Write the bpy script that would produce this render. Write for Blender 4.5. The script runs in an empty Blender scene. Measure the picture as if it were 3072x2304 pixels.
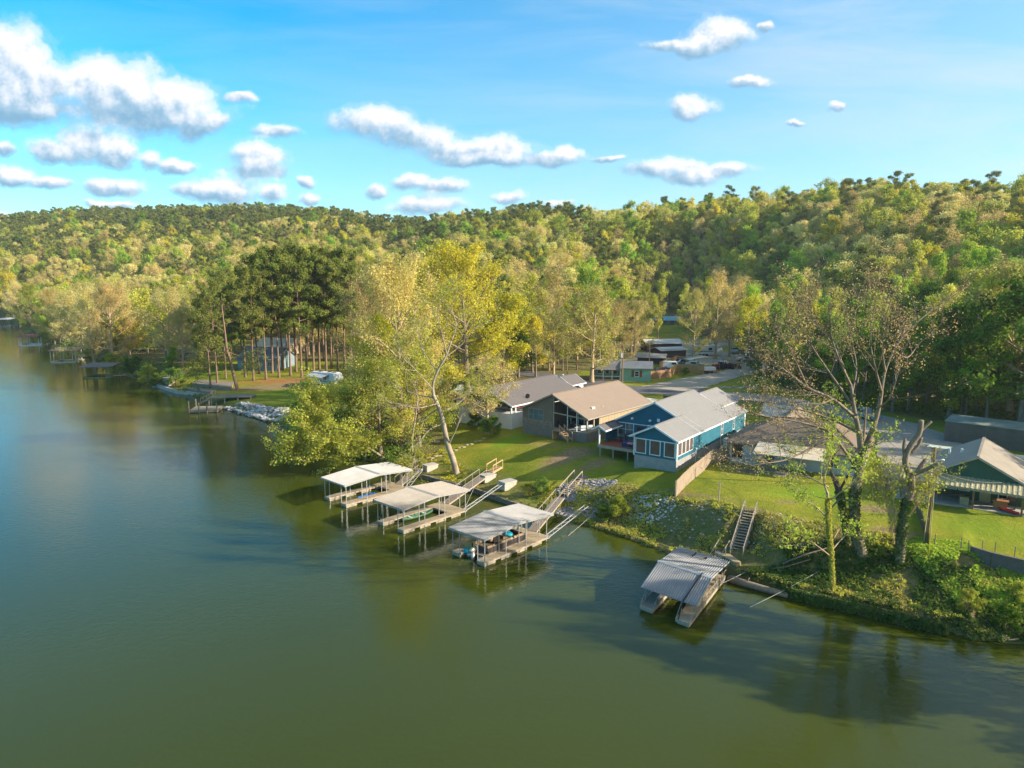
import bpy, math, random
import numpy as np
from mathutils import Vector, Matrix
R = math.radians
random.seed(7); rng = np.random.default_rng(7)
SC = bpy.context.scene
COL = SC.collection
# ---------------------------------------------------------------- view geometry
F, CX, CY, CH, TILT = 2132.0, 1536.0, 1152.0, 28.0, R(8.5)
def at(x, y, z=0.0):
    """photo pixel -> world point on the level z"""
    v = y - CY
    d = math.sin(TILT) * F + math.cos(TILT) * v
    f = math.cos(TILT) * F - math.sin(TILT) * v
    s = (CH - z) / d
    return ((x - CX) * s, f * s)
def D(x, y, z=0.0):
    return at(x / .72, y / .72, z)
cam = bpy.data.cameras.new('camera'); cam.lens = 36 * F / 3072; cam.sensor_width = 36
cam.clip_start = .5; cam.clip_end = 8000
co = bpy.data.objects.new('camera', cam); COL.objects.link(co)
co.location = (0, 0, CH); co.rotation_euler = (R(90) - TILT, 0, 0); SC.camera = co

# ---------------------------------------------------------------- materials
def newmat(name):
    m = bpy.data.materials.new(name); m.use_nodes = True
    nt = m.node_tree; nt.nodes.clear()
    return m, nt
def N(nt, t, **k):
    n = nt.nodes.new(t)
    for a, b in k.items():
        if a == 'op': n.operation = b
        else: setattr(n, a, b)
    return n
def lk(nt, a, b): nt.links.new(a, b)
def ramp(nt, stops, interp='LINEAR'):
    n = nt.nodes.new('ShaderNodeValToRGB'); cr = n.color_ramp; cr.interpolation = interp
    while len(cr.elements) < len(stops): cr.elements.new(.5)
    for e, (p, c) in zip(cr.elements, stops):
        e.position = p; e.color = (c[0], c[1], c[2], 1)
    return n
def noise(nt, scale, detail=3, rough=.55, coord='Object', vec=None, dist=0):
    n = nt.nodes.new('ShaderNodeTexNoise'); n.inputs['Scale'].default_value = scale
    n.inputs['Detail'].default_value = detail; n.inputs['Roughness'].default_value = rough
    n.inputs['Distortion'].default_value = dist
    if vec is None:
        tc = nt.nodes.new('ShaderNodeTexCoord'); vec = tc.outputs[coord]
    lk(nt, vec, n.inputs['Vector'])
    return n
def mix(nt, fac, a, b, mode='MIX'):
    n = nt.nodes.new('ShaderNodeMix'); n.data_type = 'RGBA'; n.blend_type = mode
    for s, v in ((n.inputs['Factor'], fac), (n.inputs['A'], a), (n.inputs['B'], b)):
        pass
    fs = n.inputs[0]; A = n.inputs[6]; B = n.inputs[7]
    for s, v in ((fs, fac), (A, a), (B, b)):
        if hasattr(v, 'node'): lk(nt, v, s)
        elif isinstance(v, (int, float)): s.default_value = v
        else: s.default_value = (v[0], v[1], v[2], 1)
    return n.outputs[2]
def math_(nt, op, a, b=None, c=None, clamp=False):
    n = nt.nodes.new('ShaderNodeMath'); n.operation = op; n.use_clamp = clamp
    for i, v in enumerate((a, b, c)):
        if v is None: continue
        if hasattr(v, 'node'): lk(nt, v, n.inputs[i])
        else: n.inputs[i].default_value = v
    return n.outputs[0]
def finish(nt, col, rough=.8, metal=0, bump=None, bd=.02, bs=.5, spec=.3):
    p = nt.nodes.new('ShaderNodeBsdfPrincipled'); o = nt.nodes.new('ShaderNodeOutputMaterial')
    if hasattr(col, 'node'): lk(nt, col, p.inputs['Base Color'])
    else: p.inputs['Base Color'].default_value = (*col, 1)
    if hasattr(rough, 'node'): lk(nt, rough, p.inputs['Roughness'])
    else: p.inputs['Roughness'].default_value = rough
    p.inputs['Metallic'].default_value = metal
    p.inputs['Specular IOR Level'].default_value = spec
    if bump is not None:
        b = nt.nodes.new('ShaderNodeBump'); b.inputs['Distance'].default_value = bd; b.inputs['Strength'].default_value = bs
        lk(nt, bump, b.inputs['Height']); lk(nt, b.outputs[0], p.inputs['Normal'])
    lk(nt, p.outputs[0], o.inputs[0])
    return p
_M = {}
def mat(name, a, b=None, scale=3, rough=.8, metal=0, detail=4, stretch=None, bd=.02, lo=.35, hi=.65, spec=.3, objrand=0):
    if name in _M: return _M[name]
    m, nt = newmat(name); b = b or tuple(c * .7 for c in a)
    tc = N(nt, 'ShaderNodeTexCoord'); v = tc.outputs['Object']
    if stretch:
        mp = N(nt, 'ShaderNodeMapping'); mp.inputs['Scale'].default_value = stretch
        lk(nt, v, mp.inputs['Vector']); v = mp.outputs[0]
    n = noise(nt, scale, detail, .65, vec=v)
    r = ramp(nt, [(lo, b), (hi, a)]); lk(nt, n.outputs[0], r.inputs[0])
    n2 = noise(nt, scale * .13, 2, .5, vec=v)
    col = mix(nt, .35, r.outputs[0], mix(nt, n2.outputs[0], b, a))
    if objrand:
        oi = N(nt, 'ShaderNodeObjectInfo')
        hs = N(nt, 'ShaderNodeHueSaturation')
        lk(nt, math_(nt, 'MULTIPLY_ADD', oi.outputs['Random'], objrand, 1 - objrand / 2), hs.inputs['Value'])
        lk(nt, col, hs.inputs['Color']); col = hs.outputs[0]
    finish(nt, col, rough, metal, n.outputs[0], bd, .5, spec)
    _M[name] = m; return m
def leafmat(name, c1, c2, c3, trans=.5, ns=.45, rand=.5):
    """foliage: two tones through the crown by noise, a third by the tree itself"""
    if name in _M: return _M[name]
    m, nt = newmat(name)
    n = noise(nt, ns, 3, .6)
    r = ramp(nt, [(.38, c2), (.62, c1)]); lk(nt, n.outputs[0], r.inputs[0])
    oi = N(nt, 'ShaderNodeObjectInfo')
    f = math_(nt, 'MULTIPLY', oi.outputs['Random'], rand * 1.6, clamp=True)
    col = mix(nt, f, r.outputs[0], c3)
    w = N(nt, 'ShaderNodeTexWhiteNoise'); w.noise_dimensions = '1D'
    lk(nt, math_(nt, 'MULTIPLY', oi.outputs['Random'], 91.7), w.inputs['W'])
    hs = N(nt, 'ShaderNodeHueSaturation')
    g = N(nt, 'ShaderNodeNewGeometry')
    wv = math_(nt, 'MULTIPLY_ADD', w.outputs['Value'], .5, 1.0)
    lk(nt, wv, hs.inputs['Value']); lk(nt, col, hs.inputs['Color'])
    d = N(nt, 'ShaderNodeBsdfDiffuse'); t = N(nt, 'ShaderNodeBsdfTranslucent'); ms = N(nt, 'ShaderNodeMixShader')
    ms.inputs[0].default_value = trans
    lk(nt, hs.outputs[0], d.inputs[0]); lk(nt, hs.outputs[0], t.inputs[0])
    lk(nt, d.outputs[0], ms.inputs[1]); lk(nt, t.outputs[0], ms.inputs[2])
    o = N(nt, 'ShaderNodeOutputMaterial'); lk(nt, ms.outputs[0], o.inputs[0])
    _M[name] = m; return m

# ---------------------------------------------------------------- mesh builder
class MB:
    def __init__(s): s.v = []; s.f = []; s.m = []; s.cur = 0
    def add(s, vs, fs):
        k = len(s.v); s.v.extend([tuple(p) for p in vs]); s.f.extend([tuple(i + k for i in f) for f in fs]); s.m.extend([s.cur] * len(fs)); return s
    def box(s, x0, y0, z0, x1, y1, z1):
        if x0 > x1: x0, x1 = x1, x0
        if y0 > y1: y0, y1 = y1, y0
        if z0 > z1: z0, z1 = z1, z0
        return s.add([(x0, y0, z0), (x1, y0, z0), (x1, y1, z0), (x0, y1, z0), (x0, y0, z1), (x1, y0, z1), (x1, y1, z1), (x0, y1, z1)],
              [(0, 3, 2, 1), (4, 5, 6, 7), (0, 1, 5, 4), (1, 2, 6, 5), (2, 3, 7, 6), (3, 0, 4, 7)])
    def cyl(s, x, y, z0, z1, r, r2=None, n=10):
        return s.tube([(x, y, z0), (x, y, z1)], [r, r if r2 is None else r2], n)
    def bar(s, p, q, w=.08, h=None):
        h = h or w; p = Vector(p); q = Vector(q); d = (q - p)
        if d.length < 1e-6: return s
        d.normalize(); up = Vector((0, 0, 1)) if abs(d.z) < .95 else Vector((0, 1, 0))
        a = d.cross(up).normalized() * (w / 2); b = a.cross(d).normalized() * (h / 2)
        vs = [p - a - b, p + a - b, p + a + b, p - a + b, q - a - b, q + a - b, q + a + b, q - a + b]
        return s.add(vs, [(0, 1, 2, 3), (7, 6, 5, 4), (0, 4, 5, 1), (1, 5, 6, 2), (2, 6, 7, 3), (3, 7, 4, 0)])
    def tube(s, pts, rad, n=6, cap=True):
        pts = [Vector(p) for p in pts]; k = len(s.v); fs = []
        u = None
        for i, p in enumerate(pts):
            d = (pts[min(i + 1, len(pts) - 1)] - pts[max(i - 1, 0)])
            d = d.normalized() if d.length > 1e-9 else Vector((0, 0, 1))
            if u is None: u = d.orthogonal().normalized()
            u = (u - d * u.dot(d)); u = u.normalized() if u.length > 1e-6 else d.orthogonal().normalized()
            w = d.cross(u); r = rad[i] if not isinstance(rad, (int, float)) else rad
            for j in range(n):
                a = 2 * math.pi * j / n
                s.v.append(tuple(p + (u * math.cos(a) + w * math.sin(a)) * r))
        for i in range(len(pts) - 1):
            for j in range(n):
                a = k + i * n + j; b = k + i * n + (j + 1) % n
                fs.append((a, b, b + n, a + n))
        if cap:
            fs.append(tuple(k + j for j in reversed(range(n)))); e = k + (len(pts) - 1) * n
            fs.append(tuple(e + j for j in range(n)))
        s.f.extend(fs); s.m.extend([s.cur] * len(fs)); return s
    def prism(s, poly, z0, z1):
        """plan polygon (ccw) extruded in z"""
        n = len(poly)
        return s.add([(x, y, z0) for x, y in poly] + [(x, y, z1) for x, y in poly],
              [tuple(reversed(range(n))), tuple(range(n, 2 * n))] + [(i, (i + 1) % n, n + (i + 1) % n, n + i) for i in range(n)])
    def slab(s, quad, t):
        """polygon in space given thickness downwards"""
        n = len(quad); lo = [(x, y, z - t) for x, y, z in quad]
        return s.add(list(quad) + lo, [tuple(range(n)), tuple(reversed(range(n, 2 * n)))] + [((i + 1) % n, i, n + i, n + (i + 1) % n) for i in range(n)])
    def xz(s, poly, y0, y1):
        """polygon in x,z extruded along y"""
        n = len(poly)
        return s.add([(x, y0, z) for x, z in poly] + [(x, y1, z) for x, z in poly],
              [tuple(range(n)), tuple(reversed(range(n, 2 * n)))] + [((i + 1) % n, i, n + i, n + (i + 1) % n) for i in range(n)])
    def ball(s, c, r, nu=10, nv=7, jit=0, sq=1):
        k = len(s.v); c = Vector(c); rr = (r, r, r) if isinstance(r, (int, float)) else r
        vs = [(c.x, c.y, c.z + rr[2])]
        for i in range(1, nv):
            for j in range(nu):
                a = math.pi * i / nv; b = 2 * math.pi * j / nu; q = 1 + random.uniform(-jit, jit)
                vs.append((c.x + rr[0] * q * math.sin(a) * math.cos(b), c.y + rr[1] * q * math.sin(a) * math.sin(b), c.z + rr[2] * q * math.cos(a)))
        vs.append((c.x, c.y, c.z - rr[2])); fs = []
        for j in range(nu):
            fs.append((0, 1 + j, 1 + (j + 1) % nu)); e = 1 + (nv - 2) * nu
            fs.append((e + (j + 1) % nu, e + j, len(vs) - 1))
            for i in range(nv - 2):
                a = 1 + i * nu + j; b = 1 + i * nu + (j + 1) % nu
                fs.append((a, a + nu, b + nu, b))
        return s.add(vs, fs)
    def mesh(s, name, mats, smooth=False):
        me = bpy.data.meshes.new(name); me.from_pydata(s.v, [], s.f)
        if not isinstance(mats, (list, tuple)): mats = [mats]
        for m in mats: me.materials.append(m)
        if len(mats) > 1: me.polygons.foreach_set('material_index', s.m)
        if smooth: me.polygons.foreach_set('use_smooth', [True] * len(me.polygons))
        me.update(); return me
    def build(s, name, mats, parent=None, smooth=False, label=None):
        o = bpy.data.objects.new(name, s.mesh(name, mats, smooth)); COL.objects.link(o)
        if parent: o.parent = parent
        if label: o['label'] = label
        return o
def thing(name, label, cat, loc=(0, 0, 0), rz=0, group=None):
    o = bpy.data.objects.new(name, None); o.empty_display_size = .3; COL.objects.link(o)
    o.location = loc; o.rotation_euler = (0, 0, R(rz)); o['label'] = label; o['category'] = cat
    if group: o['group'] = group
    return o
def tag(o, label, cat, group=None, kind=None):
    o['label'] = label; o['category'] = cat
    if group: o['group'] = group
    if kind: o['kind'] = kind
    return o
def put(o, loc, rz=0, sc=None):
    o.location = loc; o.rotation_euler = (0, 0, R(rz))
    if sc: o.scale = (sc, sc, sc)
    return o
def dup(root, loc, rz, label=None, group=None, sc=None):
    r = root.copy(); COL.objects.link(r); r.location = loc; r.rotation_euler = (0, 0, R(rz))
    if sc: r.scale = (sc, sc, sc) if isinstance(sc, (int, float)) else sc
    if label: r['label'] = label
    if group: r['group'] = group
    for ch in [c for c in KIDS.get(root.name, root.children)]:
        c = ch.copy(); COL.objects.link(c); c.parent = r
        for g in ch.children:
            d = g.copy(); COL.objects.link(d); d.parent = c
    return r
KIDS = {}
def npmesh(name, V, Fq, mats, midx=None):
    """fast mesh from numpy arrays (quads)"""
    me = bpy.data.meshes.new(name); k = Fq.shape[1]
    me.vertices.add(len(V)); me.vertices.foreach_set('co', np.asarray(V, np.float32).ravel())
    me.loops.add(Fq.size); me.loops.foreach_set('vertex_index', Fq.astype(np.int32).ravel())
    me.polygons.add(len(Fq)); me.polygons.foreach_set('loop_start', np.arange(0, Fq.size, k, dtype=np.int32))
    if not isinstance(mats, (list, tuple)): mats = [mats]
    for m in mats: me.materials.append(m)
    if midx is not None: me.polygons.foreach_set('material_index', midx.astype(np.int32))
    me.update(calc_edges=True); me.validate(); return me
#SECTION
# ---------------------------------------------------------------- shoreline and terrain
# each vertex: x, y, ledge height, bank width, bank height, distance and height of the yard behind
def sv(x, y, *p): return (*D(x, y, 0), *p)
SH = [(95, 10, .2, 8, 3.2, 25, 4.6), (60, 38, .2, 8, 3.2, 20, 4.6), sv(2212, 1393, .2, 8, 3.4, 18, 4.6), sv(2100, 1384, .2, 8, 3.6, 16, 4.6),
      sv(2045, 1362, .75, 8.5, 3.8, 14, 4.5), sv(1700, 1280, .75, 8, 4.0, 14, 4.3), sv(1560, 1240, .7, 7.5, 4.0, 14, 4.3),
      sv(1440, 1196, .3, 7.3, 3.9, 13, 4.2), sv(1380, 1173, .3, 7, 3.7, 13, 4.1), sv(1290, 1142, .3, 6.5, 3.3, 14, 4.0),
      sv(1232, 1128, .2, 6, 2.5, 15, 3.8), sv(1182, 1110, .2, 6, 2.0, 18, 3.8), sv(1150, 1106, .5, 5, 1.7, 20, 3.9), sv(1090, 1087, .5, 5, 1.6, 20, 3.9),
      sv(1010, 1058, .5, 5, 1.4, 19, 3.8), sv(900, 1030, .4, 6, 1.4, 22, 3.6), sv(814, 998, .3, 7, 1.5, 25, 3.6),
      sv(745, 985, .3, 8, 1.6, 28, 3.4), sv(690, 962, .3, 7, 1.5, 30, 3.2), sv(640, 940, .2, 5, 1.5, 34, 2.8), sv(612, 923, .3, 3.5, 1.6, 34, 2.6),
      sv(560, 906, .4, 3.0, 1.6, 34, 2.4), sv(500, 889, .4, 2.5, 1.4, 34, 2.3), sv(470, 880, .4, 2.5, 1.2, 30, 2.2),
      sv(430, 858, .7, 3.0, 1.1, 26, 2.2), sv(380, 848, .6, 5, 1.6, 26, 2.5), sv(320, 828, .3, 7, 2.2, 26, 3), sv(260, 812, .3, 7, 2.4, 26, 3.2),
      sv(215, 793, .3, 6, 2.2, 30, 3.4), sv(165, 773, .3, 6, 2, 30, 3.6), sv(130, 758, .3, 6, 2, 30, 4), sv(90, 740, .3, 6, 2, 30, 4), sv(60, 722, .3, 6, 2, 35, 5),
      sv(30, 703, .3, 6, 2, 40, 6), sv(8, 684, .3, 6, 2, 40, 6), (-400, 500, .3, 6, 3, 40, 8), (-470, 560, .3, 6, 3, 40, 8), (-640, 640, .3, 6, 3, 40, 9), (-1500, 800, .3, 6, 3, 40, 9)]
SHX = np.array([p[:2] for p in SH]); SHP = np.array([p[2:] for p in SH])
LAND = np.vstack([SHX, [(-3500, 900), (-3500, 5000), (3500, 5000), (3500, -60), (300, -60), (120, -20)]])
def inside(poly, X, Y):
    poly = np.asarray(poly); x0, y0 = poly[:, 0], poly[:, 1]; x1, y1 = np.roll(x0, -1), np.roll(y0, -1)
    c = np.zeros(X.shape, bool)
    for a, b, e, f in zip(x0, y0, x1, y1):
        if b == f: continue
        c ^= ((b > Y) != (f > Y)) & (X < (e - a) * (Y - b) / (f - b) + a)
    return c
def shore(X, Y):
    X = np.asarray(X, float); Y = np.asarray(Y, float)
    best = np.full(X.shape, 1e18); P = np.zeros(X.shape + (5,))
    pts = np.vstack([SHX, [(120, -20), (300, -60)][::-1]]) if False else SHX
    for i in range(len(pts) - 1):
        ax, ay = pts[i]; bx, by = pts[i + 1]; dx, dy = bx - ax, by - ay
        t = np.clip(((X - ax) * dx + (Y - ay) * dy) / (dx * dx + dy * dy), 0, 1)
        d2 = (X - ax - t * dx) ** 2 + (Y - ay - t * dy) ** 2
        m = d2 < best; best = np.where(m, d2, best)
        p = SHP[i] * (1 - t[..., None]) + SHP[i + 1] * t[..., None]
        P = np.where(m[..., None], p, P)
    d = np.sqrt(best); return np.where(inside(LAND, X, Y), d, -d), P
def vnoise(X, Y, s, seed=0):
    """smooth value noise"""
    X = X / s + 1000.5 + seed * 17.3; Y = Y / s + 1000.5 + seed * 5.1
    i = np.floor(X); j = np.floor(Y); u = X - i; v = Y - j; u = u * u * (3 - 2 * u); v = v * v * (3 - 2 * v)
    def h(a, b):
        q = np.sin(a * 127.1 + b * 311.7 + seed * 74.7) * 43758.5453
        return q - np.floor(q)
    return (h(i, j) * (1 - u) + h(i + 1, j) * u) * (1 - v) + (h(i, j + 1) * (1 - u) + h(i + 1, j + 1) * u) * v - .5
# crest line of the wooded hills seen from the lake: direction, start of slope, crest distance, crest height
def crest(u, ypx, Yc, tree=15):
    v = (ypx - 830) / .72; t = -(math.sin(TILT) * F + math.cos(TILT) * v) / (math.cos(TILT) * F - math.sin(TILT) * v)
    return Yc * t + CH - tree
def smooth(t):
    t = np.clip(t, 0, 1); return t * t * (3 - 2 * t)
HILL = np.array([(-1.6, 700, 1100, 85), (-.9, 480, 950, 80), (-.70, 430, 900, crest(0, 475, 900)), (-.577, 400, 880, crest(0, 463, 880)), (-.45, 330, 850, crest(0, 456, 850)),
    (-.348, 280, 820, crest(0, 451, 820)), (-.258, 270, 800, crest(0, 456, 800)), (-.195, 265, 760, crest(0, 474, 760)), (-.144, 260, 700, crest(0, 486, 700)),
    (-.067, 260, 640, crest(0, 470, 640)), (0, 260, 600, crest(0, 459, 600)), (.06, 270, 560, crest(0, 452, 560)), (.123, 290, 530, crest(0, 465, 530)), (.18, 320, 510, crest(0, 458, 510)),
    (.238, 320, 500, crest(0, 450, 500)), (.289, 300, 470, crest(0, 431, 470)), (.36, 250, 440, crest(0, 424, 440)), (.44, 190, 420, crest(0, 414, 420)), (.505, 150, 400, crest(0, 403, 400)),
    (.56, 125, 380, crest(0, 405, 380)), (.704, 105, 350, crest(0, 396, 350)), (.9, 90, 290, 66), (1.2, 72, 225, 60), (1.7, 55, 170, 55), (3, 30, 110, 50), (6, 14, 60, 48)])
def TH(X, Y):
    X = np.asarray(X, float); Y = np.asarray(Y, float); sh = X.shape
    X = X.ravel(); Y = Y.ravel()
    d, P = shore(X, Y); led, wb, hb, d2, h2 = P.T
    z = np.where(d > 0, led * np.clip(d / .25, 0, 1), np.maximum(-2.5, d * .5 - .35))
    t = (d - 1.2) / np.maximum(wb - 1.2, 1)
    bank = led + (hb - led) * smooth(t)
    bank = bank + vnoise(X, Y, 2.3, 1) * .35 * np.clip(t * 2, 0, 1) * np.clip((1.15 - t) * 3, 0, 1) * np.where(led > .1, 1, 0) * np.clip(hb - 1.6, 0, 1)
    z = np.where(d > 1.2, bank, z)
    t2 = np.clip((d - wb) / np.maximum(d2 - wb, 1), 0, 1)
    z = np.where(d > wb, hb + (h2 - hb) * t2 * (2 - t2) + vnoise(X, Y, 9, 2) * .12, z)
    plain = 4.5 + .009 * np.maximum(0, Y - 120) + vnoise(X, Y, 40, 4) * .4 * np.clip((Y - 130) / 60, 0, 1)
    k = np.clip((d - d2) / 40, 0, 1); z = np.where(d > d2, z * (1 - k) + plain * k, z)
    Yq = np.maximum(Y, 12); u = np.clip(X / Yq, -1.6, 6)
    Ys = np.interp(u, HILL[:, 0], HILL[:, 1]); Yc = np.interp(u, HILL[:, 0], HILL[:, 2]); Z = np.interp(u, HILL[:, 0], HILL[:, 3])
    s = (Yq - Ys) / (Yc - Ys); rise = smooth(s) * .75 + np.clip(s, 0, 1) * .25
    fall = np.clip((Yq - Yc) / 500, 0, 1)
    rel = vnoise(X, Y, 120, 5) * 16 + vnoise(X, Y, 55, 6) * 10
    hill = (Z - z) * rise * (1 - .45 * fall) + rel * np.clip(rise * 2.2, 0, 1) * np.clip((1.02 - s) * 2.5, .15, 1)
    z = z + np.where((s > 0) & (d > 0), np.maximum(hill, 0) * np.clip(d / 40, 0, 1), 0)
    for (ax, ay, az, bx, by, bz, w) in CARVE:
        dx, dy = bx - ax, by - ay; t = ((X - ax) * dx + (Y - ay) * dy) / (dx * dx + dy * dy)
        q = np.hypot(X - ax - np.clip(t, 0, 1) * dx, Y - ay - np.clip(t, 0, 1) * dy)
        lim = az + (bz - az) * np.clip(t, 0, 1) - .45 + np.clip(q - w, 0, 9999) * 1.2 + np.clip(t - 1, 0, 9) * 3 * math.hypot(dx, dy) + np.clip(-t, 0, 9) * 3 * math.hypot(dx, dy)
        z = np.minimum(z, np.maximum(lim, np.where(d > 0, .15, -9)))
    return z.reshape(sh)
CARVE = [(22.35, 67.5, 1.0, 24.79, 71.0, 4.2, .9), (6.2, 84.1, 1.5, 8.4, 87.7, 3.1, .8), (-3.07, 93.5, 1.6, -1.6, 93.9, 2.3, .7)]
def hz(x, y): return float(TH(np.array([x]), np.array([y]))[0])
def G(x, y, guess=4.0):
    """photo pixel -> point on the ground (x, y, z)"""
    z = guess
    for _ in range(14):
        X, Y = at(x, y, z); z = .5 * z + .5 * hz(X, Y)
    return (X, Y, z)
def GD(x, y, guess=4.0): return G(x / .72, y / .72, guess)
def axis(segs):
    out = []
    for a, b, st in segs: out += list(np.arange(a, b, st))
    return np.array(out + [segs[-1][1]])
gx = axis([(-3000, -900, 150), (-900, -400, 25), (-400, -100, 6), (-100, -40, 1.5), (-40, -14, .8), (-14, 66, .5), (66, 110, 1.5), (110, 400, 8), (400, 900, 25), (900, 3000, 150)])
gy = axis([(-60, 20, 8), (20, 44, 1.5), (44, 118, .5), (118, 200, 1.2), (200, 360, 4), (360, 700, 10), (700, 1300, 25), (1300, 4500, 200)])
GX, GY = np.meshgrid(gx, gy); GZ = TH(GX, GY)
sd, _p = shore(GX.ravel(), GY.ravel()); sd = sd.reshape(GX.shape); WB = _p[:, 1].reshape(GX.shape)
V = np.stack([GX.ravel(), GY.ravel(), GZ.ravel()], 1)
ny, nx = GX.shape; idx = np.arange(nx * ny).reshape(ny, nx)
Q = np.stack([idx[:-1, :-1].ravel(), idx[:-1, 1:].ravel(), idx[1:, 1:].ravel(), idx[1:, :-1].ravel()], 1)
# the open ground of the settlement (no forest): outline in world metres
CLEAR = [(95, 5), (96, 60), (88, 88), (76, 108), (64, 126), (58, 150), (62, 188), (70, 212), (68, 245), (71, 268), (84, 335), (66, 345), (56, 300), (47, 250), (34, 205), (16, 172), (9, 158), (-10, 160), (-22, 200),
         (-90, 218), (-100, 205), (-76, 160), (-60, 120), (-20, 60), (40, 20)]
inclear = inside(CLEAR, GX.ravel(), GY.ravel()).reshape(GX.shape)
def blob(cx, cy, rx, ry, ang=0, soft=.5):
    a = R(ang); dx = GX - cx; dy = GY - cy
    q = np.sqrt(((dx * math.cos(a) + dy * math.sin(a)) / rx) ** 2 + ((-dx * math.sin(a) + dy * math.cos(a)) / ry) ** 2)
    q = q + (vnoise(GX, GY, 2.2, 8) + vnoise(GX, GY, .9, 9) * .5) * .35
    return np.clip((1 - q) / soft, 0, 1)
def dblob(px, py, rx, ry, ang=0, soft=.5):
    X, Y, _ = GD(px, py); return blob(X, Y, rx, ry, ang, soft)
# zone weights: dirt, gravel (lots and drives), forest litter / bank soil, lush
dirt = np.maximum.reduce([dblob(1225, 985, 6, 3.0, 40), dblob(1180, 960, 4, 2.2, -20, .8) * .5, dblob(1290, 1000, 4.5, 2, 40, .8) * .8, dblob(1640, 1020, 4, 1.6, -30), dblob(1935, 1150, 1.2, 2.6, 60),
    dblob(1900, 1100, 3, 1.5, -20) * .8, dblob(1700, 1085, 1.8, .6) * .7, dblob(1130, 1065, 2.5, 1.5, 40, .9) * .45, dblob(1010, 1060, 7, 2.0, -20, .9) * .75, dblob(600, 835, 16, 5, 8, .5), dblob(660, 822, 12, 6, 5, .5),
    dblob(760, 880, 5, 3, 0, .7) * .6, dblob(1260, 815, 9, 4, 0, .7) * .7, dblob(1620, 870, 5, 3, 0, .7) * .5, dblob(2075, 1295, 2.2, 2.2) , dblob(1500, 1068, 6, .8, -40, .9) * .8, dblob(1620, 1100, 7, .9, -38, .9) * .8])
grav = np.maximum.reduce([dblob(1560, 772, 24, 22, 0, .5), dblob(1440, 772, 20, 16, 0, .6), dblob(1500, 740, 30, 20, 0, .7) * .8])
bankm = np.clip((WB + .3 - sd + vnoise(GX, GY, 1.6, 11) * 1.6) / .9, 0, 1) * (sd > -6)
bankm = np.where(GX < -26, bankm * np.clip(1.2 - sd / 4, 0, 1), bankm); bankm = np.where((GX > -26) & (GX < 7.5) & (GY < 112), bankm * .55, bankm)
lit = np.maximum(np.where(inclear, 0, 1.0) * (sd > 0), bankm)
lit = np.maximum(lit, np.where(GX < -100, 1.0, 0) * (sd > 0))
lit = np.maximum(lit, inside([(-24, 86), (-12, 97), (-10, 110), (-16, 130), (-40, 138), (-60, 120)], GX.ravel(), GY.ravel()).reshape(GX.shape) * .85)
pine_floor = np.maximum(dblob(612, 822, 17, 6, 5, .9) * .9, dblob(690, 815, 11, 5, 5, .8))
# ground sheet
m, nt = newmat('ground')
ac = N(nt, 'ShaderNodeVertexColor'); ac.layer_name = 'zone'
sp = N(nt, 'ShaderNodeSeparateColor'); lk(nt, ac.outputs['Color'], sp.inputs[0])
a2 = N(nt, 'ShaderNodeVertexColor'); a2.layer_name = 'zone_b'
sp2 = N(nt, 'ShaderNodeSeparateColor'); lk(nt, a2.outputs['Color'], sp2.inputs[0])
n1 = noise(nt, .35, 6, .7); n2 = noise(nt, 2.6, 5, .75); n3 = noise(nt, .09, 3, .6)
g1 = ramp(nt, [(.33, (.12, .16, .014)), (.5, (.22, .235, .028)), (.66, (.36, .31, .05)), (.8, (.42, .33, .10))]); lk(nt, n1.outputs[0], g1.inputs[0])
g2 = ramp(nt, [(.3, (.13, .18, .014)), (.7, (.30, .30, .035))]); lk(nt, n2.outputs[0], g2.inputs[0])
grass = mix(nt, .5, g1.outputs[0], g2.outputs[0])
g3 = ramp(nt, [(.35, (.7, .8, .6)), (.65, (1.25, 1.1, 1))]); lk(nt, n3.outputs[0], g3.inputs[0])
grass = mix(nt, 1, grass, g3.outputs[0], 'MULTIPLY')
lush = mix(nt, n2.outputs[0], (.09, .19, .012), (.25, .36, .018))
grass = mix(nt, math_(nt, 'MULTIPLY', sp2.outputs[0], 1.0), grass, lush)
dr = ramp(nt, [(.3, (.16, .105, .05)), (.5, (.26, .18, .095)), (.7, (.36, .27, .16))]); lk(nt, n2.outputs[0], dr.inputs[0])
gr = ramp(nt, [(.35, (.30, .25, .18)), (.65, (.50, .43, .33))]); lk(nt, n2.outputs[0], gr.inputs[0])
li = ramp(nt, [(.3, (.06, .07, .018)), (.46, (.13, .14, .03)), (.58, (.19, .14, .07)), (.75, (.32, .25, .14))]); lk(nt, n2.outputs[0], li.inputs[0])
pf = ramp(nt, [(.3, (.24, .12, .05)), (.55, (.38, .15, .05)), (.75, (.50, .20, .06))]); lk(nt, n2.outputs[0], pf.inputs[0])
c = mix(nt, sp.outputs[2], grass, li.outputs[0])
c = mix(nt, sp.outputs[0], c, dr.outputs[0])
c = mix(nt, sp.outputs[1], c, gr.outputs[0])
c = mix(nt, sp2.outputs[1], c, pf.outputs[0])
finish(nt, c, .95, 0, n2.outputs[0], .25, .6, .1)
me = npmesh('ground', V, Q, m)
lushm = np.maximum.reduce([dblob(1105, 950, 6, 2.6, 50, .8), dblob(1760, 1065, 7, 5, 0, .9) * .9, dblob(2100, 1240, 9, 3, -35, .8), dblob(1150, 1080, 2, 1.2, 30, .8), dblob(2120, 1140, 10, 6, -30, .9) * .5, dblob(1420, 690, 12, 25, 0, .6),
                           dblob(620, 850, 16, 5, 8, .9) * .6, dblob(2000, 1200, 8, 2, -38, .9)])
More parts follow.
